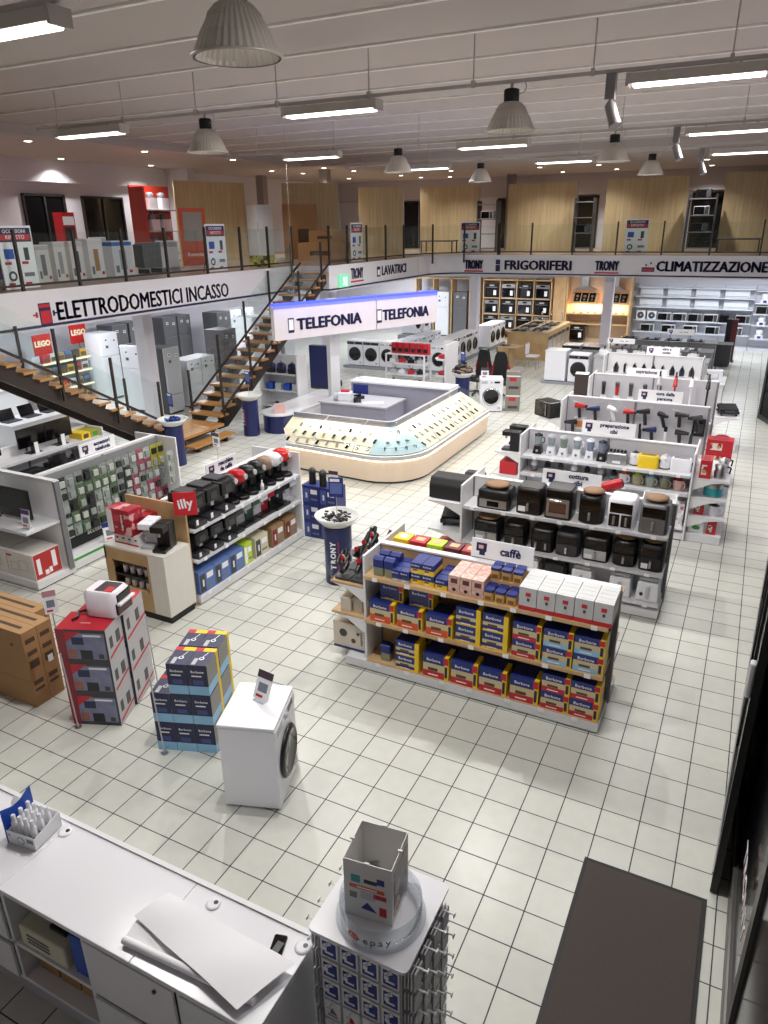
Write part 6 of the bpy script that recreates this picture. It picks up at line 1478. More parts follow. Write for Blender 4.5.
# ------------------------------------------------------------------ phone accessory gondola (faces +x)
PG = gondola('accessory_gondola', 'white gondola of hanging phone accessories with dark lower panel', 1.97, 4.3, 0, (.14,), (.14, .7, 1.1), (-7.3, 0), LR, h=1.4, lab=False)
PF = Frame(-7.3, 0, LR)
o = MB().box(1.94, 4.28, -.05, -.035, .15, 1.38, mat('pegboard_grey', '#8b8c8e', .5)).build('pegboard', PG)
o = MB().box(1.94, 4.28, -.06, -.05, .15, .42, BLACKM).build('black_lower_panel', PG)
m = MB(); m.text('accessori telefonia', .11, INKW, TR(3.0, -.062, .3), .001); m.build('panel_lettering', PG)
MB().box(1.99, 3.3, -.44, -.38, .142, .15, GREENC).build('green_shelf_sheet', PG)
pc = [mat('pk_green', '#57704c', .5), mat('pk_dark', '#242725', .4), mat('pk_white', '#b4b8b2', .4), mat('pk_pink', '#a2425e', .4), mat('pk_grey', '#8e9692', .4), mat('pk_yellow', '#b7b13a', .5)]
nmc = ['green', 'black', 'white', 'pink', 'grey', 'yellow']
def pegpack(a, b_):
    def fn():
        r = empty('accessory_pack'); MB().box(-.064, .064, -.003, .003, -.185, 0, a).build('card', r); MB().box(-.045, .045, -.035, -.003, -.15, -.055, b_).build('blister', r, bevel=.004); MB().rod((0, .11, -.015), (0, -.06, -.01), .003, STEEL, 6).build('peg', r); return r
    return fn
for row in range(5):
    z = 1.32 - .19 * row
    for c in range(15):
        k = random.choice([0, 0, 1, 1, 2, 4, 4]) if c < 8 else random.choice([1, 3, 2, 4, 1, 4])
        if c > 12 and row in (0, 1): k = 5
        k2 = random.choice([1, 2, 4])
        x = 2.05 + .1545 * c
        put('pg%d%d' % (k, k2), pegpack(pc[k], pc[k2]), PF.p(x, -.17 - .0 * row, z), LR, '%s accessory pack, %s along the %s row of pegs' % (nmc[k], nth(c, 15) if c < 12 or c == 14 else ('thirteenth-from-left', 'fourteenth-from-left')[c - 12], ('top', 'second', 'third', 'fourth', 'lowest')[row]), 'accessory pack', 'hanging accessory packs')
put('pcb', price_card(0, .2, .3, .25, NAVYC), PF.p(2.75, -.38, .152), LR - .5, 'blue tilted promotion card in front of the phone accessories', 'price card')
top_sign('white accessori telefonia sign on top of the accessory gondola', -7.36, 3.15, 1.42, .7, .2, ['accessori', 'telefonia'], rz=LR, size=.085, rx=0)
for i in range(6):
    put('pg24', pegpack(pc[2], pc[4]), PF.p(4.2, -.45 + .06 - .0, 1.2 - .19 * (i % 3)), LR, 'white pack hanging by the far end panel, %s' % ('top', 'middle', 'lower')[i % 3], 'accessory pack', 'packs at the end panel') if i < 3 else None
# far side trays of the accessory gondola
for i in range(3): put('ltray', lambda: (lambda r: (MB().box(-.3, .3, -.15, .15, 0, .16, DGREY if False else LGREY).build('tray', r), MB().box(-.27, .27, -.12, .12, .16, .2, BLACK).build('dark_contents', r), r)[2])(empty('stock_tray')), PF.p(2.4 + .75 * i, .25, 1.101), LR, 'grey tray with black contents behind the accessory gondola, %s' % ('nearest', 'middle', 'farthest')[i], 'tray', 'trays behind the accessory gondola')
# tv gondola facing the camera at the left edge
TG = gondola('television_gondola', 'white gondola at the left edge with a small television over printed cartons', -9.6, -6.8, 1.87, (.13, .86), (.13, .86), h=1.42, dep=.58, left_end=False, right_end=False, lab=False, single=True)
def tv(w, h):
    def fn():
        r = empty('television'); MB().box(-w/2, w/2, -.02, .02, .05, .05 + h, BLACK).build('bezel', r, bevel=.004); MB().box(-w/2 + .012, w/2 - .012, -.023, -.02, .065, .04 + h, SCREEN).build('screen', r)
        for s in (-1, 1): MB().bar((s * w * .35, -.08, .005), (s * w * .35, 0, .06), .012, .012, BLACK).build('foot', r); MB().bar((s * w * .35, .08, .005), (s * w * .35, 0, .06), .012, .012, BLACK).build('foot', r)
        return r
    return fn
put('tv32', tv(.72, .42), (-7.42, 1.6, .861), 0, 'small black television on the shelf at the left picture edge', 'television')
put('pc5', price_card(0, .17, .27, .1, PURPLE), (-6.97, 1.42, .861), 0, 'price card with purple head beside the small television', 'price card')
None if 1 else put('rtag', price_card(0, .1, .12, .0, REDC), (-7.05, 1.5, 1.441 - .0), 0, 'small red tag on the top edge of the television gondola', 'price tag') if False else None
def printed_carton():
    r = empty('product_carton'); MB().box(-.27, .27, -.22, .22, 0, .38, mat('carton_pale', '#d9d5d0', .5)).build('carton', r); m = MB()
    m.box(.27, .272, -.21, .21, .01, .37, mat('carton_red_print', '#b5302e', .5)); m.box(.272, .273, -.17, -.11, .07, .3, PAPER); m.box(.272, .273, .08, .15, .1, .34, PAPER); m.box(.272, .273, -.06, 0, .03, .1, PAPER); m.box(.272, .273, .01, .06, .04, .12, PAPER); m.build('red_side_print', r)
    m = MB()
    for a, b, c_, d in ((-.2, .1, -.06, .22), (-.03, .12, .14, .26)): m.box(a, c_, -.222, -.22, b, b + .004, MGREY); m.box(a, a + .004, -.222, -.22, b, d, MGREY); m.box(c_, c_ + .004, -.222, -.22, b, d, MGREY); m.box(a, c_, -.222, -.22, d, d + .004, MGREY)
    m.box(-.26, -.16, -.222, -.22, .3, .33, REDC); m.build('line_drawings', r); return r
for i in range(3): put('pcar', printed_carton, (-7.12 - .56 * i, 1.54, .131), 0, 'pale printed carton with red side on the television gondola base, %s' % ('rightmost', 'middle', 'leftmost')[i], 'carton', 'pale cartons with red sides')
# third gondola (under the stairs) with monitors
MG = gondola('monitor_gondola', 'white gondola with black monitors under the upper stair flight', 2.3, 4.98, 0, (.14, .55, 1.0), (.14, .55, 1.0), (-9.75, 0), LR, h=1.15, lab=False)
MF = Frame(-9.75, 0, LR)
def monitor():
    r = empty('monitor'); MB().box(-.28, .28, -.015, .015, .12, .46, BLACK).build('bezel', r, bevel=.004); MB().box(-.27, .27, -.018, -.015, .13, .45, SCREEN).build('screen', r); MB().box(-.03, .03, 0, .03, 0, .2, BLACK).build('neck', r); MB().box(-.12, .12, -.08, .1, 0, .012, BLACK).build('foot', r); MB().box(-.04, .04, -.1, -.097, .0, .2, PAPER).build('price_card', r); return r
for x, l in ((2.75, 'black monitor at the left edge under the stairs'), (3.65, 'black monitor with price card, middle one under the stairs'), (4.22, 'black monitor with price card, rightmost under the stairs')):
    put('mon', monitor, MF.p(x, -.2, 1.001), LR, l, 'monitor')
for i in range(4): put('ytoy%d' % (i % 2), (lambda i=i: (lambda r: (MB().box(-.1, .1, -.08, .08, 0, .12, YELLOW if i % 2 == 0 else mat('toy_yellow_green', '#a4a13a', .5)).build('carton', r), MB().box(-.06, .06, -.082, -.08, .02, .1, GREENC if i % 2 else mat('toy_picture', '#57452b', .5)).build('picture', r), r)[2])(empty('toy_box'))), MF.p(4.66 + .0 * i + .21 * (i % 2), -.3 + .18 * (i // 2), 1.001), LR, 'yellow toy box near the far end of the monitor gondola, %s %s' % (('front', 'rear')[i // 2], ('left', 'right')[i % 2]), 'toy box', 'yellow toy boxes')
def printer(): return (lambda r: (MB().box(-.22, .22, -.17, .17, 0, .17, BLACK).build('body', r, bevel=.015), MB().box(-.18, .18, -.24, -.17, .03, .05, DGREY).build('paper_tray', r), MB().box(-.15, .15, -.1, .1, .17, .185, DGREY).build('scanner_lid', r), r)[3])(empty('printer'))
for i in range(4): put('prn', printer, MF.p(2.9 + .6 * i, -.24, .551), LR, 'black printer on the middle shelf of the monitor gondola, %s' % nth(i, 4), 'printer', 'printers')
# white tables between the gondolas
low_table('low white display table left of the phone accessories, beneath the stairs', -8.85, -8.3, 3.2, 4.9, .85, SHELF)
for i in range(3): put('lap', lambda: (lambda r: (MB().box(-.18, .18, -.12, .12, 0, .018, DGREY).build('keyboard_base', r), (lambda m: (m.box(-.18, .18, 0, .012, 0, .24, SCREEN), m.build('lid', r)))((lambda mm: (setattr(mm, 'M', TR(0, .12, .015, 0, -.3)), mm)[1])(MB())), r)[2])(empty('laptop')), (-8.6, 3.5 + .5 * i, .851), LR, 'open laptop on the low white table, %s' % ('nearest', 'middle', 'farthest')[i], 'laptop', 'laptops on the low table')
# ------------------------------------------------------------------ TELEFONIA island
CLIT = mat('lit_cream_front', '#e6d3bd', .45, noise=.02)
def telefonia():
    r = thing('telephone_display_counter', 'large rounded glass display counter with lit cream front below the TELEFONIA sign', 'display counter', (-5.4, 9.0, 0)); ox, oy = 5.4, -9.0
    def path(off, rad):
        """outline of the case, offset inwards by off"""
        P = [(-7.0 + off * .3, 7.75 + off * .4), (-6.7, 7.25 + off)] if off < .3 else [(-6.9, 7.1 + off)]
        x1, y0 = -3.82 - off, 7.1 + off
        P = P + [(x1 - rad, y0)]
        for k in range(1, 9):
            a = -PI/2 + k / 8 * PI/2; P.append((x1 - rad + rad * math.cos(a), y0 + rad + rad * math.sin(a)))
        P.append((x1, 11.5)); return [(x + ox, y + oy) for x, y in P]
    def strip(m, A, za, B, zb, mt, smooth=False):
        n = min(len(A), len(B)); A, B = A[-n:], B[-n:]
        m.add([(x, y, za) for x, y in A] + [(x, y, zb) for x, y in B], [(i, i + 1, n + i + 1, n + i) for i in range(n - 1)], mt, smooth)
    o0, o1 = path(0, .95), path(.05, .9)
    m = MB(); strip(m, o1, .05, o0, .5, CLIT); m.build('lit_front_panel', r)
    m = MB(); strip(m, path(.1, .85), 0, path(.1, .85), .05, DGREY); m.build('kick_plate', r)
    m = MB(); strip(m, o0, .5, o0, .56, LGREY); strip(m, o0, .56, path(.06, .9), .56, GWHITE); m.build('ledge_trim', r)
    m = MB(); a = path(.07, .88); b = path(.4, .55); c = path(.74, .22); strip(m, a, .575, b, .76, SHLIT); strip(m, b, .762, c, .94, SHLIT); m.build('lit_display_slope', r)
    for off, z in ((.24, .675), (.44, .785), (.62, .88)):
        a = path(off, .9 - off * .95); b = path(off + .06, .9 - (off + .06) * .95); m = MB(); strip(m, a, z, b, z, GWHITE); strip(m, path(off - .003, .9 - off * .95), z - .012, a, z, LGREY); m.build('display_step', r)
    m = MB(); a, b, c = [path(q, w)[-10:-1] for q, w in ((.075, .875), (.4, .545), (.74, .215))]; BLP = mat('corner_pad_pale_blue', '#b9d3de', .4); strip(m, [p for p in a], .58, [p for p in b], .768, BLP); strip(m, b, .77, c, .948, BLP); m.build('pale_blue_corner_pad', r)
    m = MB(); a = path(.04, .92); b = path(.42, .5); c = path(.75, .2); strip(m, a, .565, b, .95, GLASSC, True); strip(m, b, .95, c, 1.05, GLASSC, True); m.build('curved_glass_front', r)
    m = MB(); c = path(.74, .2); d = path(.8, .15); strip(m, c, 1.05, d, 1.055, LGREY); strip(m, d, 1.055, d, .02, INNERM); m.build('inner_wall', r)
    # chrome mullions
    for x in (-6.0, -5.1): MB().tube([(x + ox, 7.14 + oy, .57), (x + ox, 7.5 + oy, .95), (x + ox, 7.85 + oy, 1.05)], .007, STEEL).build('glass_joint', r)
    for y in (8.6, 9.6, 10.6): MB().tube([(-3.86 + ox, y + oy, .57), (-4.22 + ox, y + oy, .95), (-4.57 + ox, y + oy, 1.05)], .007, STEEL).build('glass_joint', r)
    # warm light strips hidden under the ledge
    for (x, y, sx, sy) in ((-5.6, 7.3, 2.0, .05), (-4.02, 9.6, .05, 3.2)):
        L = bpy.data.lights.new('shelf_light', 'AREA'); L.shape = 'RECTANGLE'; L.size = sx; L.size_y = sy; L.energy = 9; L.color = (1, .86, .7)
        q = bpy.data.objects.new('shelf_light', L); COL.objects.link(q); q.parent = r; q.location = (x + ox + (.12 if sx > 1 else -.42), y + oy + (.42 if sx > 1 else 0), .97)
    # glow of the strip light under the ledge on the front panel
    m = MB(); strip(m, path(-.012, .95), .468, path(-.012, .95), .482, mat('led_strip', '#ffe2c0', .5, emit=12, ecol='#ffd2a2')); strip(m, path(-.02, .96), .484, path(.0, .95), .49, LGREY); m.build('led_strip', r)
    return r
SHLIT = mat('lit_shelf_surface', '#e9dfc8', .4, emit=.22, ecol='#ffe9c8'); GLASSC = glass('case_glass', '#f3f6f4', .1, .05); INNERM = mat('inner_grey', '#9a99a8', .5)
telefonia()
def small_phone(c):
    def fn():
        r = empty('mobile_phone'); MB().box(-.035, .035, -.07, .07, 0, .009, c).build('body', r); MB().box(-.031, .031, -.065, .065, .009, .0095, SCREEN if c in (BLACK, DGREY, NAVY) else MGREY).build('screen', r); r.scale = (.8, .8, 1); return r
    return fn
def watch():
    r = empty('smart_watch'); MB().lathe([(.02, .05), (.02, .06)], SCREEN, 12).build('watch_face', r); MB().tube([(0, -.03, .0), (0, -.03, .05), (0, .03, .05), (0, .03, .0)], .009, BLACK, 6).build('strap', r); return r
def phones():
    cols = [BLACK, LGREY, LGREY, DGREY, mat('phone_gold', '#c8a860', .3), NAVY]
    n = 0
    for k, (off, z) in enumerate(((.17, .637), (.36, .744), (.55, .853))):
        for i in range(9):
            x = -6.65 + i * .23 + .05 * k
            if x > -4.75: continue
            c = cols[(i * 2 + k) % 6]
            if k == 1 and i == 3: c = YELLOW
            put('sp' + c.name, small_phone(c), (x, 7.1 + off, z + .006), random.uniform(-.3, .3), 'phone in the front glass run, %s on the %s step' % (nth(i, 9), ('lower', 'middle', 'upper')[k]), 'mobile phone', 'phones in the glass case', rx=.5)
        for i in range(13):
            y = 8.05 + i * .25 + .06 * k; c = cols[(i + 2 * k) % 6]
            put('sp' + c.name, small_phone(c), (-3.82 - off, y, z + .006), PI/2 + random.uniform(-.3, .3), 'phone in the right glass run, %s from the corner, %s step' % ((ORD[1:] + ['thirteenth'])[i - 1] if i else 'first', ('lower', 'middle', 'upper')[k]), 'mobile phone', 'phones in the glass case', rx=.5)
        for i in range(4 - k):
            a = -PI/2 + (i + 1) / (5 - k) * PI/2; R = .85 - off * .9 - .02; cx, cy = -3.82 - .85 - off * .1, 7.95 + off * .1
            put('wtch' if k != 1 else 'spblack_plastic', watch if k != 1 else None, (cx + R * math.cos(a), cy + R * math.sin(a), z + .005), a + PI/2, '%s at the rounded corner of the glass case, %s on the %s step' % ('smart watch' if k != 1 else 'small phone', nth(i, 4 - k), ('lower', 'middle', 'upper')[k]), 'device', 'devices at the case corner')
phones()
# light blue corner pad
# back counter and desk inside the island
r = thing('service_counter', 'white rear counter of the telephone island', 'counter', (-6.2, 11.4, 0))
MB().box(-1.2, 1.5, -.2, .35, 1.0, 1.05, GWHITE).build('worktop', r, bevel=.006); MB().box(-1.18, 1.48, -.17, .33, .0, 1.0, INNERM).build('cabinet', r)
MB().box(-1.1, -.7, -.21, -.17, .5, .95, NAVYC).build('dark_panel', r)
r = thing('service_desk', 'light grey desk inside the telephone island with papers', 'desk', (-6.7, 10.55, 0)); MB().box(-.9, .9, -.55, .55, .71, .75, LGREY).build('top', r, bevel=.004); MB().box(-.88, -.84, -.5, .5, 0, .71, INNERM).build('side_panel', r); MB().box(.84, .88, -.5, .5, 0, .71, INNERM).build('side_panel', r); MB().box(-.84, .84, -.5, -.46, .2, .71, INNERM).build('front_panel', r)
low_table('long grey lower counter along the inside of the glass display', -6.6, -4.75, 7.95, 8.5, .72, INNERM)
def roll_printer(): return (lambda r: (MB().box(-.16, .16, -.13, .13, 0, .2, APPL).build('body', r, bevel=.02), MB().rod((-.16, -.05, .1), (-.26, -.05, .1), .1, LGREY, 16).build('paper_roll', r), MB().box(-.1, .1, -.05, .08, .2, .24, REDC).build('red_lid', r), r)[3])(empty('label_printer'))
put('rpr', roll_printer, (-7.05, 10.35, .751), .3, 'white label printer with red lid on the island desk', 'printer')
def desk_phone(): return (lambda r: (MB().side([(-.1, 0), (.1, 0), (.1, .07), (-.1, .02)], -.09, .09, BLACK).build('base', r), MB().box(-.09, -.03, -.1, .1, .06, .1, BLACK).build('handset', r, bevel=.01), r)[2])(empty('desk_telephone'))
put('dph', desk_phone, (-6.7, 10.3, .751), .5, 'black desk telephone beside the label printer', 'telephone')
put('dph', None, (-6.82, 10.6, .751), -.4, 'black card reader behind the desk telephone', 'card reader')
tag(MB().box(-.25, .25, -.1, .1, 0, .006, PAPER).build('papers', loc=(-6.3, 10.35, .751), rot=.5), 'white papers spread on the island desk', 'papers')
put('ouch', lambda: MB().box(-.06, .06, -.06, .06, 0, .14, GLASSD).build('acrylic_box'), (-7.2, 11.4, 1.051), 0, 'small clear box on the rear island counter beside the pillar', 'box')
# low bench with rounded navy end
r = thing('service_bench', 'low white bench with rounded navy end left of the glass counter', 'bench', (-8.57, 9.75, 0))
P = [(-.43, 2.6), (-.43, 0)] + [(-.43 * math.cos(a), -.43 * math.sin(a)) for a in [PI * k / 12 for k in range(1, 12)]] + [(.43, 0), (.43, 2.6)]
MB().prism(P, .43, .47, GWHITE).build('top', r)
P2 = [(x * .93, y * .93) for x, y in P]; m = MB()
n = len(P2); vs = [(x, y, 0) for x, y in P2] + [(x, y, .43) for x, y in P2]
for i in range(n): m.add([vs[i], vs[(i+1) % n], vs[n + (i+1) % n], vs[n + i]], [(0, 1, 2, 3)], NAVY if 1 <= i <= 12 else WHITE)
m.build('body', r)
put('pinkb', lambda: MB().box(-.13, .13, -.06, .06, 0, .22, mat('pink_card', '#c48a9a', .5)).build('product_carton'), (-8.45, 9.6, .471), .6, 'small pink carton on the rounded end of the bench', 'carton')
put('tin', lambda: MB().lathe([(.05, 0), (.05, .22), (.045, .235)], NAVY, 16).build('drink_can'), (-8.62, 9.75, .471), 0, 'small navy can beside the pink carton on the bench', 'can')
# hanging TELEFONIA sign
def telesign():
    p0 = Vector((-8.3, 9.4)); d = Vector((2.1, 4.54)); a = math.atan2(d.y, d.x)
    r = thing('telefonia_sign', 'long white TELEFONIA sign with blue light along its top', 'sign', (p0.x, p0.y, 2.2), a)
    SG = mat('sign_white', '#dcd5da', .5, emit=.03, ecol='#ffe9e6'); BL = mat('led_blue', '#3b48ff', .4, emit=2.2, ecol='#2f3cff')
    for k, (u0, u1, dy) in enumerate(((0, 2.93, 0), (2.96, 5.0, 0))):
        MB().box(u0, u1, dy, dy + .14, 0, .78, SG).build('panel', r)
        MB().box(u0, u1, dy - .02, dy + .14, .78, .815, BL).build('blue_light_line', r); MB().box(u0, u1, dy - .006, dy, .7, .78, mat('blue_glow_soft', '#7d83ee', .4, emit=.5, ecol='#5058ff')).build('blue_glow_band', r)  # lower emissive band stands in for the LED wash on the panel
        m = MB(); c = (.62 + 2.45) / 2 if k == 0 else (3.15 + 4.68) / 2; w = 1.85 if k == 0 else 1.53
        q = MB(); q.text('TELEFONIA', .36, INK, None, .004); ww = max(v[0] for v in q.v) - min(v[0] for v in q.v)
        m.text('TELEFONIA', .36, INK, TR(c, dy - .004, .31), .004, sx=w / ww, fat=.02); m.build('lettering', r)
        m = MB(); x = .44 if k == 0 else 3.03; m.box(x - .08, x + .08, dy - .006, dy, .15, .48, INK); m.box(x - .062, x + .062, dy - .01, dy - .006, .21, .45, PAPER); m.build('phone_pictogram', r)
    L = bpy.data.lights.new('blue_led', 'AREA'); L.shape = 'RECTANGLE'; L.size = 4.9; L.size_y = .05; L.energy = 10; L.color = (.1, .12, 1)
    q = bpy.data.objects.new('blue_led', L); COL.objects.link(q); q.parent = r; q.location = (2.5, -.045, .845); q.rotation_euler = (.1, 0, 0)
    MB().box(1.8, 2.08, .45, .6, -2.2, .78, WHITE).build('pillar', r)
    MB().box(1.7, 2.15, .14, .45, .3, .6, LGREY).build('mounting_plate', r)
    for u in (.6, 4.4): MB().rod((u, .07, .8), (u, .07, 4.4), .004, STEEL, 5).build('suspension_wire', r)
telesign()
# navy panel and white shelf unit
r = thing('navy_display_panel', 'navy blue free-standing panel behind the TELEFONIA sign', 'panel', (-10.1, 14.35, 0)); MB().box(-.42, .38, -.1, .1, 0, 1.3, NAVY).build('panel', r); MB().box(-.36, .36, -.15, .15, 0, .04, DGREY).build('base', r)
put('prn', None, (-10.0, 14.75, .0), 0, 'black printer on the floor behind the navy panel', 'printer')
def shelf_unit():
    r = thing('bag_shelf_unit', 'white shelf unit holding dark bags behind the low bench', 'shelf unit', (-10.25, 11.45, 0))
    MB().box(-.02, 1.15, .35, .38, 0, 1.45, WHITE).build('back_panel', r); MB().box(-.04, 0, -.1, .38, 0, 1.3, WHITE).build('side_panel', r); MB().box(1.15, 1.19, -.1, .38, 0, 1.5, WHITE).build('side_panel', r)
    for z in (.12, .55, 1.0): MB().box(0, 1.15, -.08, .35, z - .02, z, SHELF).build('shelf', r)
shelf_unit()
def backpack(): return (lambda r: (MB().rbox(.26, .16, 0, .26, .07, DNAVYC, edge=.05).build('bag_body', r), MB().box(-.1, .1, -.11, -.07, .03, .13, BLACK).build('front_pocket', r, bevel=.01), MB().tube([(-.04, 0, .26), (0, 0, .31), (.04, 0, .26)], .01, BLACK).build('handle', r), r)[3])(empty('backpack'))
for i in range(3): put('bpk', backpack, (-10.05 + .35 * i, 11.58, 1.001), 0, 'dark backpack on the top shelf of the white unit, %s' % nth(i, 3), 'backpack', 'dark backpacks')
for i in range(4): put('lowb%d' % (i % 2), (lambda i=i: MB().box(-.09, .09, -.08, .08, 0, .18, BLUE if i % 2 == 0 else LGREY).build('accessory_box')), (-10.05 + .27 * i, 11.55, .551), 0, '%s accessory box on the middle shelf of the white unit, %s' % (('blue', 'grey')[i % 2], nth(i, 4)), 'box', 'accessory boxes')
# red product shelf unit
def red_unit():
    x0, x1, y = -7.55, -6.4, 13.55
    r = thing('small_product_shelf', 'white wire-sided shelf unit with red cartons on top beyond the island', 'shelf unit', (x0, y, 0)); W = x1 - x0
    for x in (0, W):
        for yy in (0, .45): MB().box(x - .02, x + .02, yy - .02, yy + .02, 0, 1.35, WHITE).build('post', r)
    for z in (.15, .5, .8, 1.1, 1.35): MB().box(0, W, 0, .45, z - .03, z, SHELF).build('shelf', r)
    m = MB()
    for z in (.3, .65, .95, 1.22): m.box(W, W + .01, 0, .45, z, z + .01, LGREY)
    m.build('side_wires', r)
    MB().box(0, W, .44, .45, .1, 1.3, GLASSD).build('back_glass', r)
    r = thing('curved_product_rack', 'white curved rack with red items right of the red-topped shelf unit', 'shelf unit', (-6.3, 14.3, 0)); MB().box(.35, .4, -.4, .5, 0, 1.6, WHITE).build('side_panel', r); MB().box(-.05, .35, .47, .5, 0, 1.6, WHITE).build('back_panel', r)
    for z in (.3, .75, 1.2): MB().prism([(-.05, .47), (-.05, -.1), (.1, -.35), (.35, -.4), (.35, .47)], z - .03, z, WHITE).build('shelf', r)
red_unit()
for i in range(6): put('rdt', lambda: (lambda r: (MB().box(-.08, .08, -.08, .08, 0, .28, REDC).build('carton', r), MB().box(-.06, .06, -.082, -.08, .05, .15, BLACK).build('picture', r), r)[2])(empty('product_carton')), (-7.35 + .19 * i, 13.72, 1.351), 0, 'red carton standing on the white wire shelf unit, %s' % nth(i, 6), 'carton', 'red cartons on the wire shelf')
for k, z in enumerate((.151, .501, .801, 1.101)):
    for i in range(4):
        c = (REDC, BLACK, LGREY, APPL)[(i + k) % 4]; nm = ('red', 'black', 'grey', 'white')[(i + k) % 4]
        put('gd' + nm, (lambda c=c: (lambda r: (MB().box(-.09, .09, -.06, .06, 0, .1, c).build('body', r, bevel=.01), MB().cyl(0, 0, .1, .15, .04, c).build('top_knob', r), r)[2])(empty('small_gadget'))), (-7.4 + .27 * i, 13.7, z), .2 * i, 'small %s gadget on the wire shelf, %s on the %s level' % (nm, nth(i, 4), ('bottom', 'second', 'third', 'top')[k]), 'gadget', 'small gadgets on the wire shelf')
for k, z in enumerate((.301, .751, 1.201)): put('rd', None, (-6.1, 14.2, z), .4, 'round red item on the curved rack, %s shelf' % ('bottom', 'middle', 'top')[k], 'gadget')

# ------------------------------------------------------------------ washers, fridges and kitchens in the background
def plinth(label, x0, x1, y0, y1, h=.1): tag(MB().box(x0, x1, y0, y1, 0, h, mat('platform_grey', '#8d929a', .5)).build('display_platform'), label, 'platform')
wA = ('wA', washer(.6, .55, .85, door=BLACK)); wB = ('wB', washer(.6, .55, .85, door=None)); wC = ('wC', washer(.6, .55, .85, door=BLACK, dark_panel=True))
def wrow(n, x, y, dx, dy, rz, z, what, keys=(wA, wB)):
    for i in range(n):
        k, fn = keys[i % len(keys)]
        put(k, fn, (x + dx * i, y + dy * i, z), rz, what + ', ' + nth(i, n), 'washing machine', what)
# facing washer and grey cartons by the gaming chair
put('wB2', washer(.6, .5, .87, door=None, R=.23), (-4.55, 13.75, 0), math.radians(22), 'white washing machine facing the camera beside the grey cartons', 'washing machine')
put('pc6', price_card(0, .2, .26, 0), (-4.68, 13.6, .8705), .35, 'price card on the washing machine beside the grey cartons', 'price card')
for k in range(2): put('gcar', lambda: (lambda r: (MB().box(-.19, .19, -.17, .17, 0, .52, mat('grey_brown_card', '#86817a', .5)).build('carton', r), MB().box(-.18, .18, -.173, -.17, .4, .43, PAPER).build('pale_strip', r), MB().box(-.1, .08, -.173, -.17, .28, .37, REDC).build('red_mark', r), MB().box(-.12, .14, -.173, -.17, .08, .15, DGREY).build('dark_print', r), r)[4])(empty('product_carton')), (-4.0, 13.95, .001 + .521 * k), math.radians(15), 'grey brown product carton, %s of the pair beside the washing machine' % ('lower', 'upper')[k], 'carton')
put('pc7', price_card(.0, .3, .42, 0, PURPLE), (-4.75+.2, 15.9, .0), .2, 'purple framed price stand before the wooden desk', 'price stand') if False else None
def gaming_chair():
    r = empty('gaming_chair'); MB().rbox(.5, .5, .42, .54, .1, BLACK, edge=.04).build('seat', r)
    m = MB(); pr = [(-.24, .5), (-.27, .8), (-.2, 1.0), (-.16, 1.2), (-.1, 1.28), (.1, 1.28), (.16, 1.2), (.2, 1.0), (.27, .8), (.24, .5)]; n = len(pr)
    vs = [(x, .2, z) for x, z in pr] + [(x, .32, z) for x, z in pr]; m.add(vs, [tuple(range(n)), tuple(range(2*n - 1, n - 1, -1))] + [(i, n + i, n + (i+1) % n, (i+1) % n) for i in range(n)], BLACK); m.build('backrest', r)
    m = MB(); m.bar((-.2, .19, .95), (-.25, .19, .6), .03, .01, RED); m.bar((.2, .19, .95), (.25, .19, .6), .03, .01, RED); m.build('red_piping', r)
    for s in (-1, 1): MB().tube([(s * .3, .1, .45), (s * .32, .1, .68), (s * .32, -.15, .68)], .025, BLACK).build('armrest', r)
    MB().cyl(0, 0, .12, .42, .03, STEEL).build('gas_lift', r)
    for k in range(5):
        a = 2 * PI * k / 5; MB().bar((0, 0, .12), (.3 * math.cos(a), .3 * math.sin(a), .08), .05, .03, BLACK).build('leg', r); MB().sph((.3 * math.cos(a), .3 * math.sin(a), .035), .034, BLACK, 8).build('caster', r)
    return r
put('gch', gaming_chair, (-4.75, 15.1, 0), .25, 'black and red gaming chair behind the washing machine', 'chair')
put('gch', gaming_chair, (-5.5, 15.35, 0), -.4, 'black gaming chair behind the bowl of dark items', 'chair')
# washers along x at y 17.7
plinth('long grey platform under the row of washing machines behind the navy panel', -11.3, -7.4, 17.65, 18.3)
wrow(6, -10.85, 17.98, .63, 0, 0, .101, 'white front-loader in the row behind the navy panel', (wC, wC, wA))
plinth('grey platform running back under washers facing the aisle, left group', -8.45, -7.78, 18.6, 21.9)
wrow(5, -8.08, 18.95, 0, .63, PI/2, .101, 'white washer facing the centre aisle in the near group', (wA, wC))
plinth('grey platform under the far group of washers facing the aisle', -8.35, -7.7, 22.95, 24.9)
wrow(3, -8.0, 23.3, 0, .63, PI/2, .101, 'white washer facing the centre aisle in the far group', (wA, wA))
wrow(4, -9.6, 19.3, 0, .75, PI/2, .0, 'white washer in the second line behind the aisle group', (wA, wB))
plinth('tall white platform carrying stacked washers left of the centre aisle', -10.4, -9.9, 20.2, 22.2, .85)
wrow(2, -10.15+.05, 20.8, 0, .8, PI/2, .851, 'white washer raised on the tall platform', (wA,))
wrow(4, -10.6, 19.3, .65, 0, 0, 0, 'white dryer in the low row beyond the red shelf', (wA, wB)) if False else None
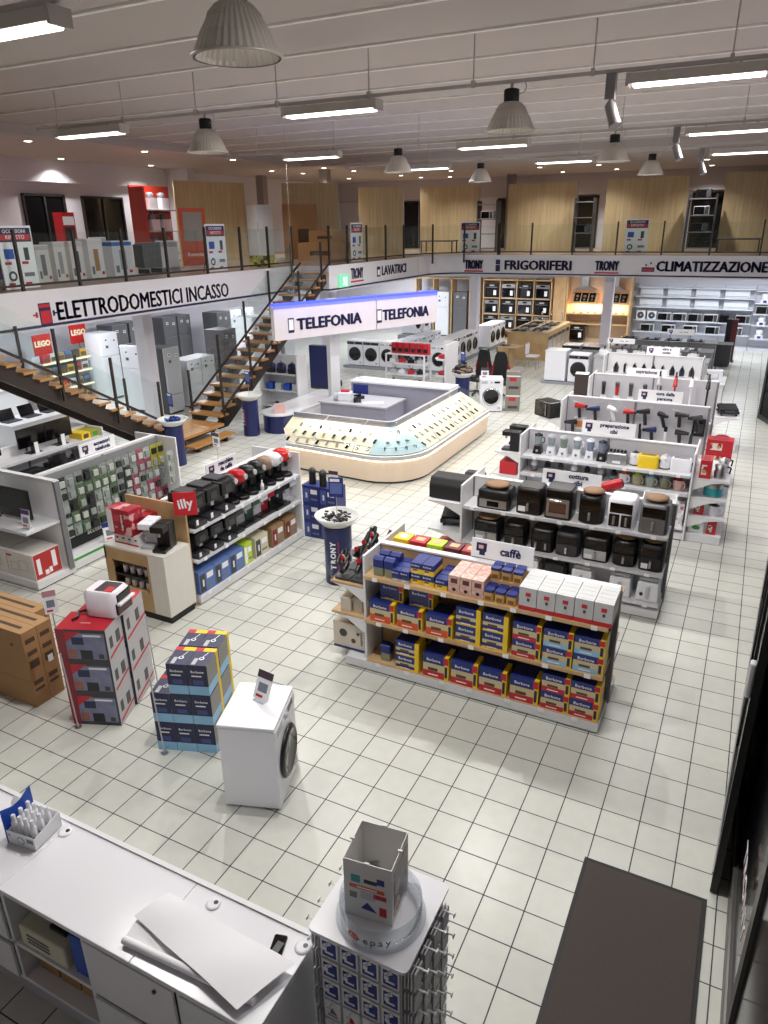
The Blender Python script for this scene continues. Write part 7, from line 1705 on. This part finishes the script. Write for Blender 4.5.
# white appliance block
put('wblk', lambda: (lambda r: (MB().box(-.32, .32, -.3, .3, .02, .9, APPL).build('cabinet', r, bevel=.01), MB().box(-.33, .33, -.31, .31, .9, .93, APPL).build('lid', r), MB().box(-.3, .3, -.28, .28, 0, .02, DGREY).build('plinth', r), r)[3])(empty('chest_freezer')), (-3.85, 18.05, .08), 0, 'plain white appliance seen from its side beside a black-doored washer', 'appliance')
plinth('grey platform under the white block and the black-doored washer', -4.25, -2.8, 17.7, 18.4, .08)
put('wC', None, (-3.15, 18.05, .081), 0, 'white washing machine with black door and panel right of the white block', 'washing machine')
for i in range(2): put('dwash', lambda: (lambda r: (MB().box(-.3, .3, -.3, .3, .02, .85, mat('inox_dishwasher', '#a3a5aa', .3, metal=.5)).build('cabinet', r, bevel=.01), MB().box(-.29, .29, -.305, -.3, .74, .83, BLACK).build('control_panel', r), MB().rod((-.2, -.33, .7), (.2, -.33, .7), .01, STEEL).build('handle', r), r)[3])(empty('dishwasher')), (-3.9 + .66 * i, 20.3, 0), 0, 'steel dishwasher behind the white block, %s' % nth(i, 2), 'dishwasher', 'dishwashers')
# wooden desk, island with hobs
r = thing('sales_desk', 'pale wooden sales desk before the hob island', 'desk', (-5.95, 19.75, 0)); MB().box(-.35, .45, -.3, .3, .72, .76, OAK).build('top', r); MB().box(-.35, .1, -.28, -.25, 0, .72, OAK).build('front_panel', r); MB().box(-.35, -.31, -.28, .28, 0, .72, OAK).build('side_panel', r); MB().box(.08, .12, -.28, .28, 0, .72, OAK).build('side_panel', r)
def chair():
    r = empty('desk_chair'); MB().rbox(.4, .4, .42, .46, .05, APPL).build('seat', r); MB().rbox(.38, .04, .5, .85, .015, APPL, 0, .2).build('backrest', r)
    for sx in (-.16, .16):
        for sy in (-.16, .16): MB().rod((sx, sy, .42), (sx * 1.15, sy * 1.15, 0), .012, STEEL).build('leg', r)
    return r
put('dch', chair, (-5.15, 19.9, 0), PI/2, 'white chair beside the pale wooden sales desk', 'chair')
put('lapd', lambda: MB().box(-.17, .17, -.12, .12, 0, .02, BLACK).build('closed_laptop'), (-6.1, 19.75, .761), 0, 'closed black laptop on the wooden sales desk', 'laptop')
r = thing('hob_island', 'pale wooden island topped with built-in hobs and sinks', 'island', (-5.85, 23.2, 0)); MB().box(-.72, .72, -1.7, 1.9, 0, .95, OAK).build('cabinet', r); MB().box(-.75, .75, -1.73, 1.93, .95, .99, OAK).build('top', r)
m = MB()
for k in range(5): m.box(.721, .73, -1.4 + .65 * k, -.85 + .65 * k, .3, .85, STEEL); m.box(.73, .735, -1.38 + .65 * k, -.87 + .65 * k, .7, .82, BLACK)
m.build('built_in_ovens', r)
for j in range(5):
    for i in range(2): put('hobs' if (i + j) % 2 else 'hobg', None, (-6.2 + .65 * i, 21.85 + .62 * j, .991), 0, '%s on the wooden hob island, %s in row %s' % ('steel gas hob' if (i + j) % 2 else 'black glass hob', ('left', 'right')[i], ('one', 'two', 'three', 'four', 'five')[j]), 'hob', 'hobs on the wooden island')
def tap_(): return (lambda r: (MB().tube([(0, 0, 0), (0, 0, .3), (0, -.06, .38), (0, -.14, .36), (0, -.16, .28)], .015, CHROME).build('swan_neck', r), MB().cyl(0, 0, 0, .03, .03, CHROME).build('tap_base', r), MB().rod((.0, 0, .06), (.07, 0, .1), .008, CHROME).build('lever', r), r)[3])(empty('kitchen_tap'))
for i in range(3): put('tapk', tap_, (-5.4 - .4 * i, 24.85, .991), 0, 'chrome kitchen tap at the far end of the hob island, %s' % ('right', 'middle', 'left')[i], 'tap')
# oven wall
def oven(face):
    def fn():
        r = empty('built_in_oven'); MB().box(-.29, .29, 0, .4, 0, .55, face).build('body', r); MB().box(-.27, .27, -.008, 0, .03, .4, SCREEN).build('door_glass', r); MB().rod((-.24, -.04, .42), (.24, -.04, .42), .01, STEEL).build('handle', r); MB().box(-.1, .1, -.006, 0, .46, .52, SCREEN if face is STEEL else LGREY).build('display', r); MB().box(.08, .2, -.012, -.008, .1, .3, PAPER).build('sticker', r); return r
    return fn
r = thing('oven_display_wall', 'oak cabinet wall of built-in ovens below the FRIGORIFERI lettering', 'display wall', (-9.15, 26.1, 0))
W = 2.95
for k in range(5): MB().box(k * .73 - .02, k * .73 + .02, 0, .6, 0, 2.5, OAKSH).build('upright_panel', r)
for z in (0, .38, 1.02, 1.68, 2.42): MB().box(-.02, 2.94, 0, .6, z, z + .04, OAKSH).build('shelf', r)
MB().box(-.02, 2.94, .58, .6, 0, 2.5, OAK).build('back_panel', r)
for k, z in enumerate((.421, 1.061, 1.721)):
    for i in range(4): put('ov%d' % ((i + k) % 2), oven(STEEL if (i + k) % 2 else BLACK), (-8.785 + .73 * i, 26.12, z), 0, '%s built-in oven, %s on the %s level of the oak wall' % (('black', 'steel')[(i + k) % 2], nth(i, 4), ('lower', 'middle', 'upper')[k]), 'oven', 'built-in ovens')
tag(MB().box(0, .5, 0, .5, 0, 2.6, OAKSH).build('wooden_pillar', loc=(-6.15, 26.2, 0)), 'pale wooden pillar right of the oven wall', 'pillar')
# hood and hob niche
r = thing('hood_niche', 'warm-lit wooden niche with hobs on slanted panels behind the white column', 'display niche', (-5.6, 26.3, 0))
MB().box(0, 2.5, .5, .55, 0, 2.6, mat('warm_niche_wall', '#d9b998', .6)).build('back_wall', r)
for x in (0, 2.5): MB().box(x - .03, x + .03, -.1, .5, 0, 2.6, OAKSH).build('side_panel', r)
for z in (.75, 1.15): MB().box(.03, 2.47, -.1, .5, z, z + .05, OAKSH).build('shelf', r)
for i in range(2):
    m = MB(); m.M = TR(.65 + 1.25 * i, .3, 1.75, 0, .9); m.box(-.55, .55, -.25, .25, 0, .03, OAKSH); m.build('slanted_panel', r)
    m = MB(); m.M = TR(.65 + 1.25 * i, .3, 1.78, 0, .9)
    for q in (-.3, 0, .3): m.box(q - .13, q + .13, -.2, .2, 0, .02, SCREEN); m.lathe([(.06, .02), (.06, .03)], STEEL, 12, q, .05); m.lathe([(.04, .02), (.04, .03)], STEEL, 12, q, -.1)
    m.build('mounted_hobs', r)
L = bpy.data.lights.new('niche_light', 'AREA'); L.shape = 'RECTANGLE'; L.size = 2.2; L.size_y = .1; L.energy = 30; L.color = (1, .72, .48)
q = bpy.data.objects.new('niche_light', L); COL.objects.link(q); q.parent = r; q.location = (1.25, .3, 1.55)
def hood(): return (lambda r: (MB().tap(.9, .45, .3, .25, 0, .15, STEEL).build('canopy', r), MB().box(-.14, .14, -.12, .12, .15, .55, STEEL).build('chimney', r), r)[2])(empty('cooker_hood'))
for i in range(2): put('hood', hood, (-4.95 + 1.2 * i, 26.5, 2.1), 0, 'steel cooker hood at the top of the warm niche, %s' % ('left', 'right')[i], 'cooker hood')
for i in range(8): put('plq', lambda: MB().box(-.05, .05, -.05, .05, 0, .03, REDC).build('small_sample'), (-5.3 + .28 * i, 26.4, 1.201), 0, 'small red sample on the lit niche shelf, %s' % nth(i, 8), 'sample', 'samples on the niche shelf')
put('ov0', None, (-5.1, 26.25, .12), 0, 'black built-in oven low in the warm-lit niche', 'oven')
# microwave wall at the right
WS = mat('wall_shelf_white', '#cfd3dc', .4)
def wall_unit(label, x0, x1, zs, y=26.55, d=.5, h=2.35):
    r = thing('wall_shelving', label, 'wall shelving', (x0, y, 0)); W = x1 - x0
    MB().box(0, W, d - .02, d, 0, h, WS).build('back_panel', r)
    n = max(1, round(W / 1.0))
    for k in range(n + 1): MB().box(W * k / n - .015, W * k / n + .015, d - .08, d - .02, 0, h, LGREY).build('upright', r)
    for z in zs: MB().box(0, W, 0, d - .02, z - .03, z, WS).build('shelf', r)
    MB().box(0, W, -.02, d, 0, .1, WS).build('plinth', r)
    return r
wall_unit('white wall shelving of microwaves and panels at the back right', -2.95, 1.3, (.55, 1.0, 1.5, 1.9, 2.25))
wall_unit('white wall shelving with kitchen robots at the end of the right aisle', 1.33, 2.58, (.45, .95, 1.36, 1.75, 2.2))
def flat_panel(c, w=.85, h=.3):
    def fn(): return (lambda r: (MB().box(-w/2, w/2, -.02, .02, 0, h, c).build('panel', r, bevel=.01), MB().box(-w/2 + .03, w/2 - .03, -.024, -.02, h * .1, h * .25, LGREY).build('air_outlet', r), r)[2])(empty('air_conditioner'))
    return fn
for k, z in enumerate((1.501, 1.901)):
    for i in range(4): put('ac', flat_panel(mat('ac_white', '#dfe4ec', .3)), (-2.4 + 1.03 * i, 26.85, z), 0, 'white wall air conditioner, %s on the %s display shelf' % (nth(i, 4), ('lower', 'upper')[k]), 'air conditioner', 'air conditioners on the back wall')
for i, (c, nm, key) in enumerate(((APPL, 'white', 'w'), (APPL, 'white', 'w'), (LGREY, 'pale grey', 'g'), (APPL, 'white', 'w'), (DGREY, 'dark grey', 'd'), (LGREY, 'pale grey', 'g'))):
    put('mwx' + key, microwave(key, c), (-1.8 + .56 * i, 26.76, 1.001), 0, '%s microwave on the back wall shelf, %s' % (nm, nth(i, 6)), 'microwave', 'microwaves on the back wall')
for i in range(2): put('fan', lambda: (lambda r: (MB().box(-.17, .17, -.1, .1, 0, .34, APPL).build('body', r, bevel=.02), (lambda m: (setattr(m, 'M', TR(0, -.101, .17, 0, PI/2)), m.lathe([(.13, 0), (.12, .02), (.03, .02)], DGREY, 24, cap=False), m.build('fan_grille', r)))(MB()), r)[2])(empty('fan_heater')), (-2.7 + .42 * i, 26.75, 1.001+0), 0, 'white fan heater with round dark grille, %s at the shelf end' % ('left', 'right')[i], 'fan heater')
for i in range(5): put('mwxw', None, (-2.4 + .8 * i, 26.76, .551), 0, 'white microwave on the low back wall shelf, %s' % nth(i, 5), 'microwave', 'microwaves on the low back shelf')
def robot(): return (lambda r: (MB().rbox(.3, .3, 0, .12, .08, APPL).build('base', r), MB().lathe([(.1, .12), (.13, .25), (.12, .33), (.001, .34)], APPL, 20).build('bowl', r), MB().box(-.06, .06, -.16, -.14, .02, .1, NAVYC).build('display', r), r)[3])(empty('kitchen_robot'))
for k, z in enumerate((.451, .951, 1.751)):
    for i in range(2): put('rob', robot, (1.65 + .5 * i, 26.8, z), 0, 'white kitchen robot, %s on the %s shelf at the aisle end' % (('left', 'right')[i], ('lowest', 'middle', 'upper')[k]), 'kitchen robot', 'kitchen robots')
for k, z in enumerate((1.361,)):
    for i in range(2): put('mwxg', None, (1.65 + .56 * i, 26.76, z), 0, 'pale microwave at the aisle end shelf, %s' % ('left', 'right')[i], 'microwave')
# ---- fridges on the left, under the mezzanine
def fridge(w, d, h, c, split=.66, stick=True, dark_side=False):
    def fn():
        r = empty('refrigerator'); sd = DGREY if dark_side else c
        MB().box(-w/2, w/2, -d/2 + .06, d/2, .04, h, sd).build('cabinet', r, bevel=.008)
        MB().box(-w/2, w/2, -d/2, -d/2 + .055, .06, h * split - .005, c).build('lower_door', r, bevel=.01); MB().box(-w/2, w/2, -d/2, -d/2 + .055, h * split + .005, h, c).build('upper_door', r, bevel=.01)
        MB().box(-w/2 + .02, w/2 - .02, -d/2 + .06, d/2 - .02, 0, .04, DGREY).build('plinth', r)
        if stick:
            m = MB()
            for k, (x, z) in enumerate(((-w * .2, h * .9), (-w * .18, h * .8), (w * .28, h * .88))): m.box(x - .05, x + .05, -d/2 - .002, -d/2, z - .04, z + .04, PAPER if k != 1 else MGREY); m.box(x - .03, x + .03, -d/2 - .003, -d/2 - .002, z - .02, z + .02, DGREY)
            m.build('energy_label', r)
        return r
    return fn
GF = mat('fridge_graphite', '#6f6f73', .3, metal=.4)
FK = [('f_w', fridge(.62, .65, 1.9, APPL)), ('f_g', fridge(.62, .65, 1.9, GF)), ('f_wd', fridge(.66, .65, 1.78, APPL, dark_side=True)), ('f_gs', fridge(.55, .65, 1.75, LGREY, split=.3, dark_side=True)), ('f_u', fridge(.56, .6, 1.3, APPL, split=.8))]
FD = dict(FK)
def fr(k, x, y, rz, l, z=0): put(k, FD[k], (x, y, z), rz, l, 'refrigerator')
fr('f_w', -15.3, 10.7, PI/2, 'tall white refrigerator right of the toy-brand shelves')
fr('f_g', -16.4, 12.2, PI/2, 'graphite refrigerator behind the white one near the toy-brand shelves')
fr('f_g', -16.4, 12.9, PI/2, 'second graphite refrigerator behind the white ones')
fr('f_wd', -13.25, 10.05, .1, 'white refrigerator with dark side facing the camera, left of the column')
fr('f_g', -16.3, 14.3, PI/2, 'graphite refrigerator seen right of the column, left of a pair')
fr('f_g', -16.3, 15.0, PI/2, 'graphite refrigerator seen right of the column, right of a pair')
fr('f_gs', -12.4, 10.05, PI/2, 'narrow refrigerator with light grey front just right of the column')
for i in range(2): fr('f_u', -12.45, 10.95 + .58 * i, PI/2, 'white under-height refrigerator behind the stairs, %s of two' % ('left', 'right')[i])
fr('f_g', -12.5, 12.6, PI/2, 'graphite refrigerator standing right of the two low white ones')
for i in range(3): fr(('f_g', 'f_w', 'f_w')[i], -15.6, 16.2 + .75 * i, PI/2, '%s refrigerator in the far row seen above the low fridges, %s' % (('graphite', 'white', 'white')[i], nth(i, 3)))
for i in range(3): fr(('f_w', 'f_wd', 'f_w')[i], -13.6, 15.5 + .9 * i, PI/2, 'white refrigerator in the middle row behind the stairs, %s' % nth(i, 3))
def chest(): return (lambda r: (MB().box(-.5, .5, -.3, .3, .03, .8, mat('cream_appliance', '#dcd6cc', .35)).build('cabinet', r, bevel=.02), MB().box(-.51, .51, -.31, .31, .8, .88, mat('cream_appliance', '#dcd6cc', .35)).build('lid', r, bevel=.02), MB().box(-.48, .48, -.28, .28, 0, .03, DGREY).build('plinth', r), r)[3])(empty('chest_freezer'))
put('chest', chest, (-13.9, 12.9, 0), PI/2, 'cream chest freezer behind the low white refrigerators', 'freezer')
put('chest', chest, (-13.9, 14.1, 0), PI/2, 'cream chest freezer farther back behind the first one', 'freezer')
for i in range(4): fr(('f_w', 'f_w', 'f_g', 'f_w')[i], -11.9 + .85 * i, 26.4, 0, '%s refrigerator in the oak niches left of the ovens, %s' % (('white', 'white', 'graphite', 'white')[i], nth(i, 4)), .0) if i < 3 else None
r = thing('fridge_niche_wall', 'oak framed niches around refrigerators left of the oven wall', 'display wall', (-12.35, 26.1, 0))
for k in range(4): MB().box(k * .85, k * .85 + .06, 0, .6, 0, 2.5, OAK).build('upright_panel', r)
MB().box(0, 2.6, 0, .6, 2.44, 2.5, OAK).build('top_panel', r); MB().box(2.66, 3.0, .2, .5, 0, 2.5, OAK).build('corner_panel', r)
# LEGO shelves
r = thing('toy_shelf_unit', 'lit shelf unit of boxed toys below the red toy-brand signs', 'shelf unit', (-15.6, 8.7, 0), PI/2)
MB().box(0, 1.6, .18, .2, 0, 1.45, WS).build('back_panel', r)
for z in (.15, .55, .95, 1.3): MB().box(0, 1.6, -.22, .18, z - .03, z, SHELF).build('shelf', r); MB().box(0, 1.6, -.235, -.22, z - .04, z + .01, mat('shelf_edge_cream', '#e9dfb8', .4, emit=.3, ecol='#ffeebb')).build('lit_edge', r)
LGC = [REDC, mat('ochre_card', '#b8923a', .5), DGREY, mat('slate_blue_card', '#4c6a94', .5), TAN, LGREY]; LGN = ['red', 'ochre', 'dark grey', 'slate blue', 'tan', 'light grey']
LFm = Frame(-15.6, 8.7, PI/2)
for k, z in enumerate((.151, .551, .951, 1.301)):
    for i in range(6):
        c = (i * 5 + k * 2) % 6
        put('lg%d' % c, (lambda c=c: (lambda r: (MB().box(-.11, .11, -.06, .06, 0, .22, LGC[c]).build('carton', r), MB().box(-.09, .09, -.063, -.06, .03, .14, mat('toy_picture', '#57452b', .5)).build('picture', r), r)[2])(empty('toy_box'))), LFm.p(.18 + .25 * i, -.1, z), PI/2, '%s toy box, %s on the %s shelf under the toy-brand signs' % (LGN[c], nth(i, 6), ('bottom', 'second', 'third', 'top')[k]), 'toy box', 'toy boxes under the signs')
def lego_sign():
    r = empty('toy_brand_sign'); MB().box(-.28, .28, -.02, .02, 0, .55, mat('lego_red', '#c4201f', .4)).build('red_board', r); m = MB(); m.text('LEGO', .2, YELLOW, TR(0, -.021, .3), .001, bold=.014); m.text('LEGO', .2, INKW, TR(0, -.025, .3), .001, bold=.004); m.build('lettering', r); MB().rod((0, 0, -.35), (0, 0, 0), .012, DGREY).build('pole', r); return r
put('lego', lego_sign, LFm.p(.5, .3, 1.45), PI/2, 'red toy-brand sign at the left above the toy shelves', 'sign')
put('lego', lego_sign, LFm.p(1.75, .3, 1.6), PI/2, 'red toy-brand sign beside the tall white refrigerator', 'sign')
low_table('white low display table left of the toy shelves under the mezzanine', -15.9, -15.0, 4.5, 7.8, .95, SHELF)
for i in range(5): put('wset', None, (-15.4, 4.9 + .6 * i, .951), .4 * i, 'white domed appliance left of the toy shelves, %s' % nth(i, 5), 'appliance', 'white appliances left of the toys')
low_table('white low display table between the stairs and the toy shelves', -13.0, -12.2, 5.2, 7.4, .8, SHELF)
for i in range(4): put('lap', None, (-12.6, 5.5 + .5 * i, .801), PI/2, 'open laptop on the table between stairs and toys, %s' % nth(i, 4), 'laptop', 'laptops between stairs and toys')
low_table('white low display table along the aisle left of the monitors', -13.2, -12.4, 1.6, 4.6, .8, SHELF)
for i in range(5): put('wset', None, (-12.8, 1.9 + .55 * i, .801), .5 * i, 'white domed appliance on the table left of the monitors, %s' % nth(i, 5), 'appliance', 'white appliances left of the monitors')

# ------------------------------------------------------------------ glazed entrance at the right
DKF = mat('door_black_frame', '#0e0e10', .35, metal=.2); GRF = mat('door_grey_frame', '#5a5754', .45, metal=.3)
DKG = glass('dark_door_glass', '#15171c', .3, .05)
def leaf(n, x, y, L, rz, h, fm, rail=.28, stiles=2, w=.09):
    e = empty('door_%d' % n, (x, y, 0), rz); e['kind'] = 'structure'
    MB().box(0, L, 0, .05, .01, rail, fm).build('bottom_rail', e); MB().box(0, L, 0, .05, h - .1, h, fm).build('top_rail', e)
    for k in range(stiles):
        u = (L - w) * k / (stiles - 1); MB().box(u, u + w, 0, .05, rail, h - .1, fm).build('stile', e)
    MB().box(.01, L - .01, .02, .03, rail, h - .1, NIGHT).build('door_glass', e)
    MB().box(0, L, .05, .06, rail - .02, rail, STEEL).build('seal_strip', e)
    return e
NIGHT = mat('night_glass', '#0a0b0f', .12, spec=.12)
# leaf folded along the wall line, its near end at (1.70, .12)
d1 = leaf(1, 1.855, .13, 6.4, math.atan2(6.37, .344), 2.5, DKF, .2, 5)
d2 = leaf(2, 1.98, -3.5, 4.8, PI/2, 2.6, GRF, .3, 3, .12)
MB().box(.0, .07, .05, .09, 1.72, 1.98, mat('handle_silver', '#d2d2d6', .4, metal=.2)).build('door_handle', d1, bevel=.012)
m = MB(); m.text('TRONY', .2, INKR, TR(2.8, .062, .93, PI), .001); m.text('TRONY', .2, INKW, TR(2.79, .065, .96, PI), .001); m.build('window_lettering', d2)
d3 = leaf(3, 1.86, 15.57, 1.0, math.atan2(-.64, .25), 2.1, mat('door_dark_grey', '#35373a', .4), .12, 2, .1)
r = thing('wreath', 'dark bushy wreath hanging on the open door at the far right', 'wreath', (1.98, 15.3, 1.75))
m = MB()
for k in range(160):
    a = random.uniform(0, 2 * PI); R = .22 + random.uniform(-.05, .05); x, z = R * math.cos(a), R * math.sin(a)
    m.rod((.0 + x * .3, -.06 - x * .8 * .0, z), (x * .3 + random.uniform(-.05, .05), -.1 + random.uniform(-.05, .05), z + random.uniform(-.07, .07)), .012, mat('wreath_green', '#14190f', .8), 4, r2=.002)
m.build('twigs', r)
mb = MB(); mb.box(2.2, 2.26, -3.5, 6.6, 0, 3.2, NIGHT); 
for k in range(6): mb.box(2.17, 2.2, -3.5 + 2 * k, -3.4 + 2 * k, 0, 3.2, DKF)
struct('wall_glazed', mb)


# ------------------------------------------------------------------ world and view
w = bpy.data.worlds.new('world'); bpy.context.scene.world = w; w.use_nodes = True
w.node_tree.nodes['Background'].inputs[0].default_value = (.02, .025, .04, 1); w.node_tree.nodes['Background'].inputs[1].default_value = .3
sc = bpy.context.scene
sc.view_settings.view_transform = 'Standard'; sc.view_settings.look = 'None'; sc.view_settings.gamma = 1; sc.view_settings.use_curve_mapping = False
sc.view_settings.exposure = EXPO
sc.cycles.max_bounces = 6; sc.cycles.transparent_max_bounces = 16; sc.cycles.use_denoising = True
try: sc.cycles.denoiser = 'OPENIMAGEDENOISE'
except Exception: pass
sc.cycles.sample_clamp_indirect = 6
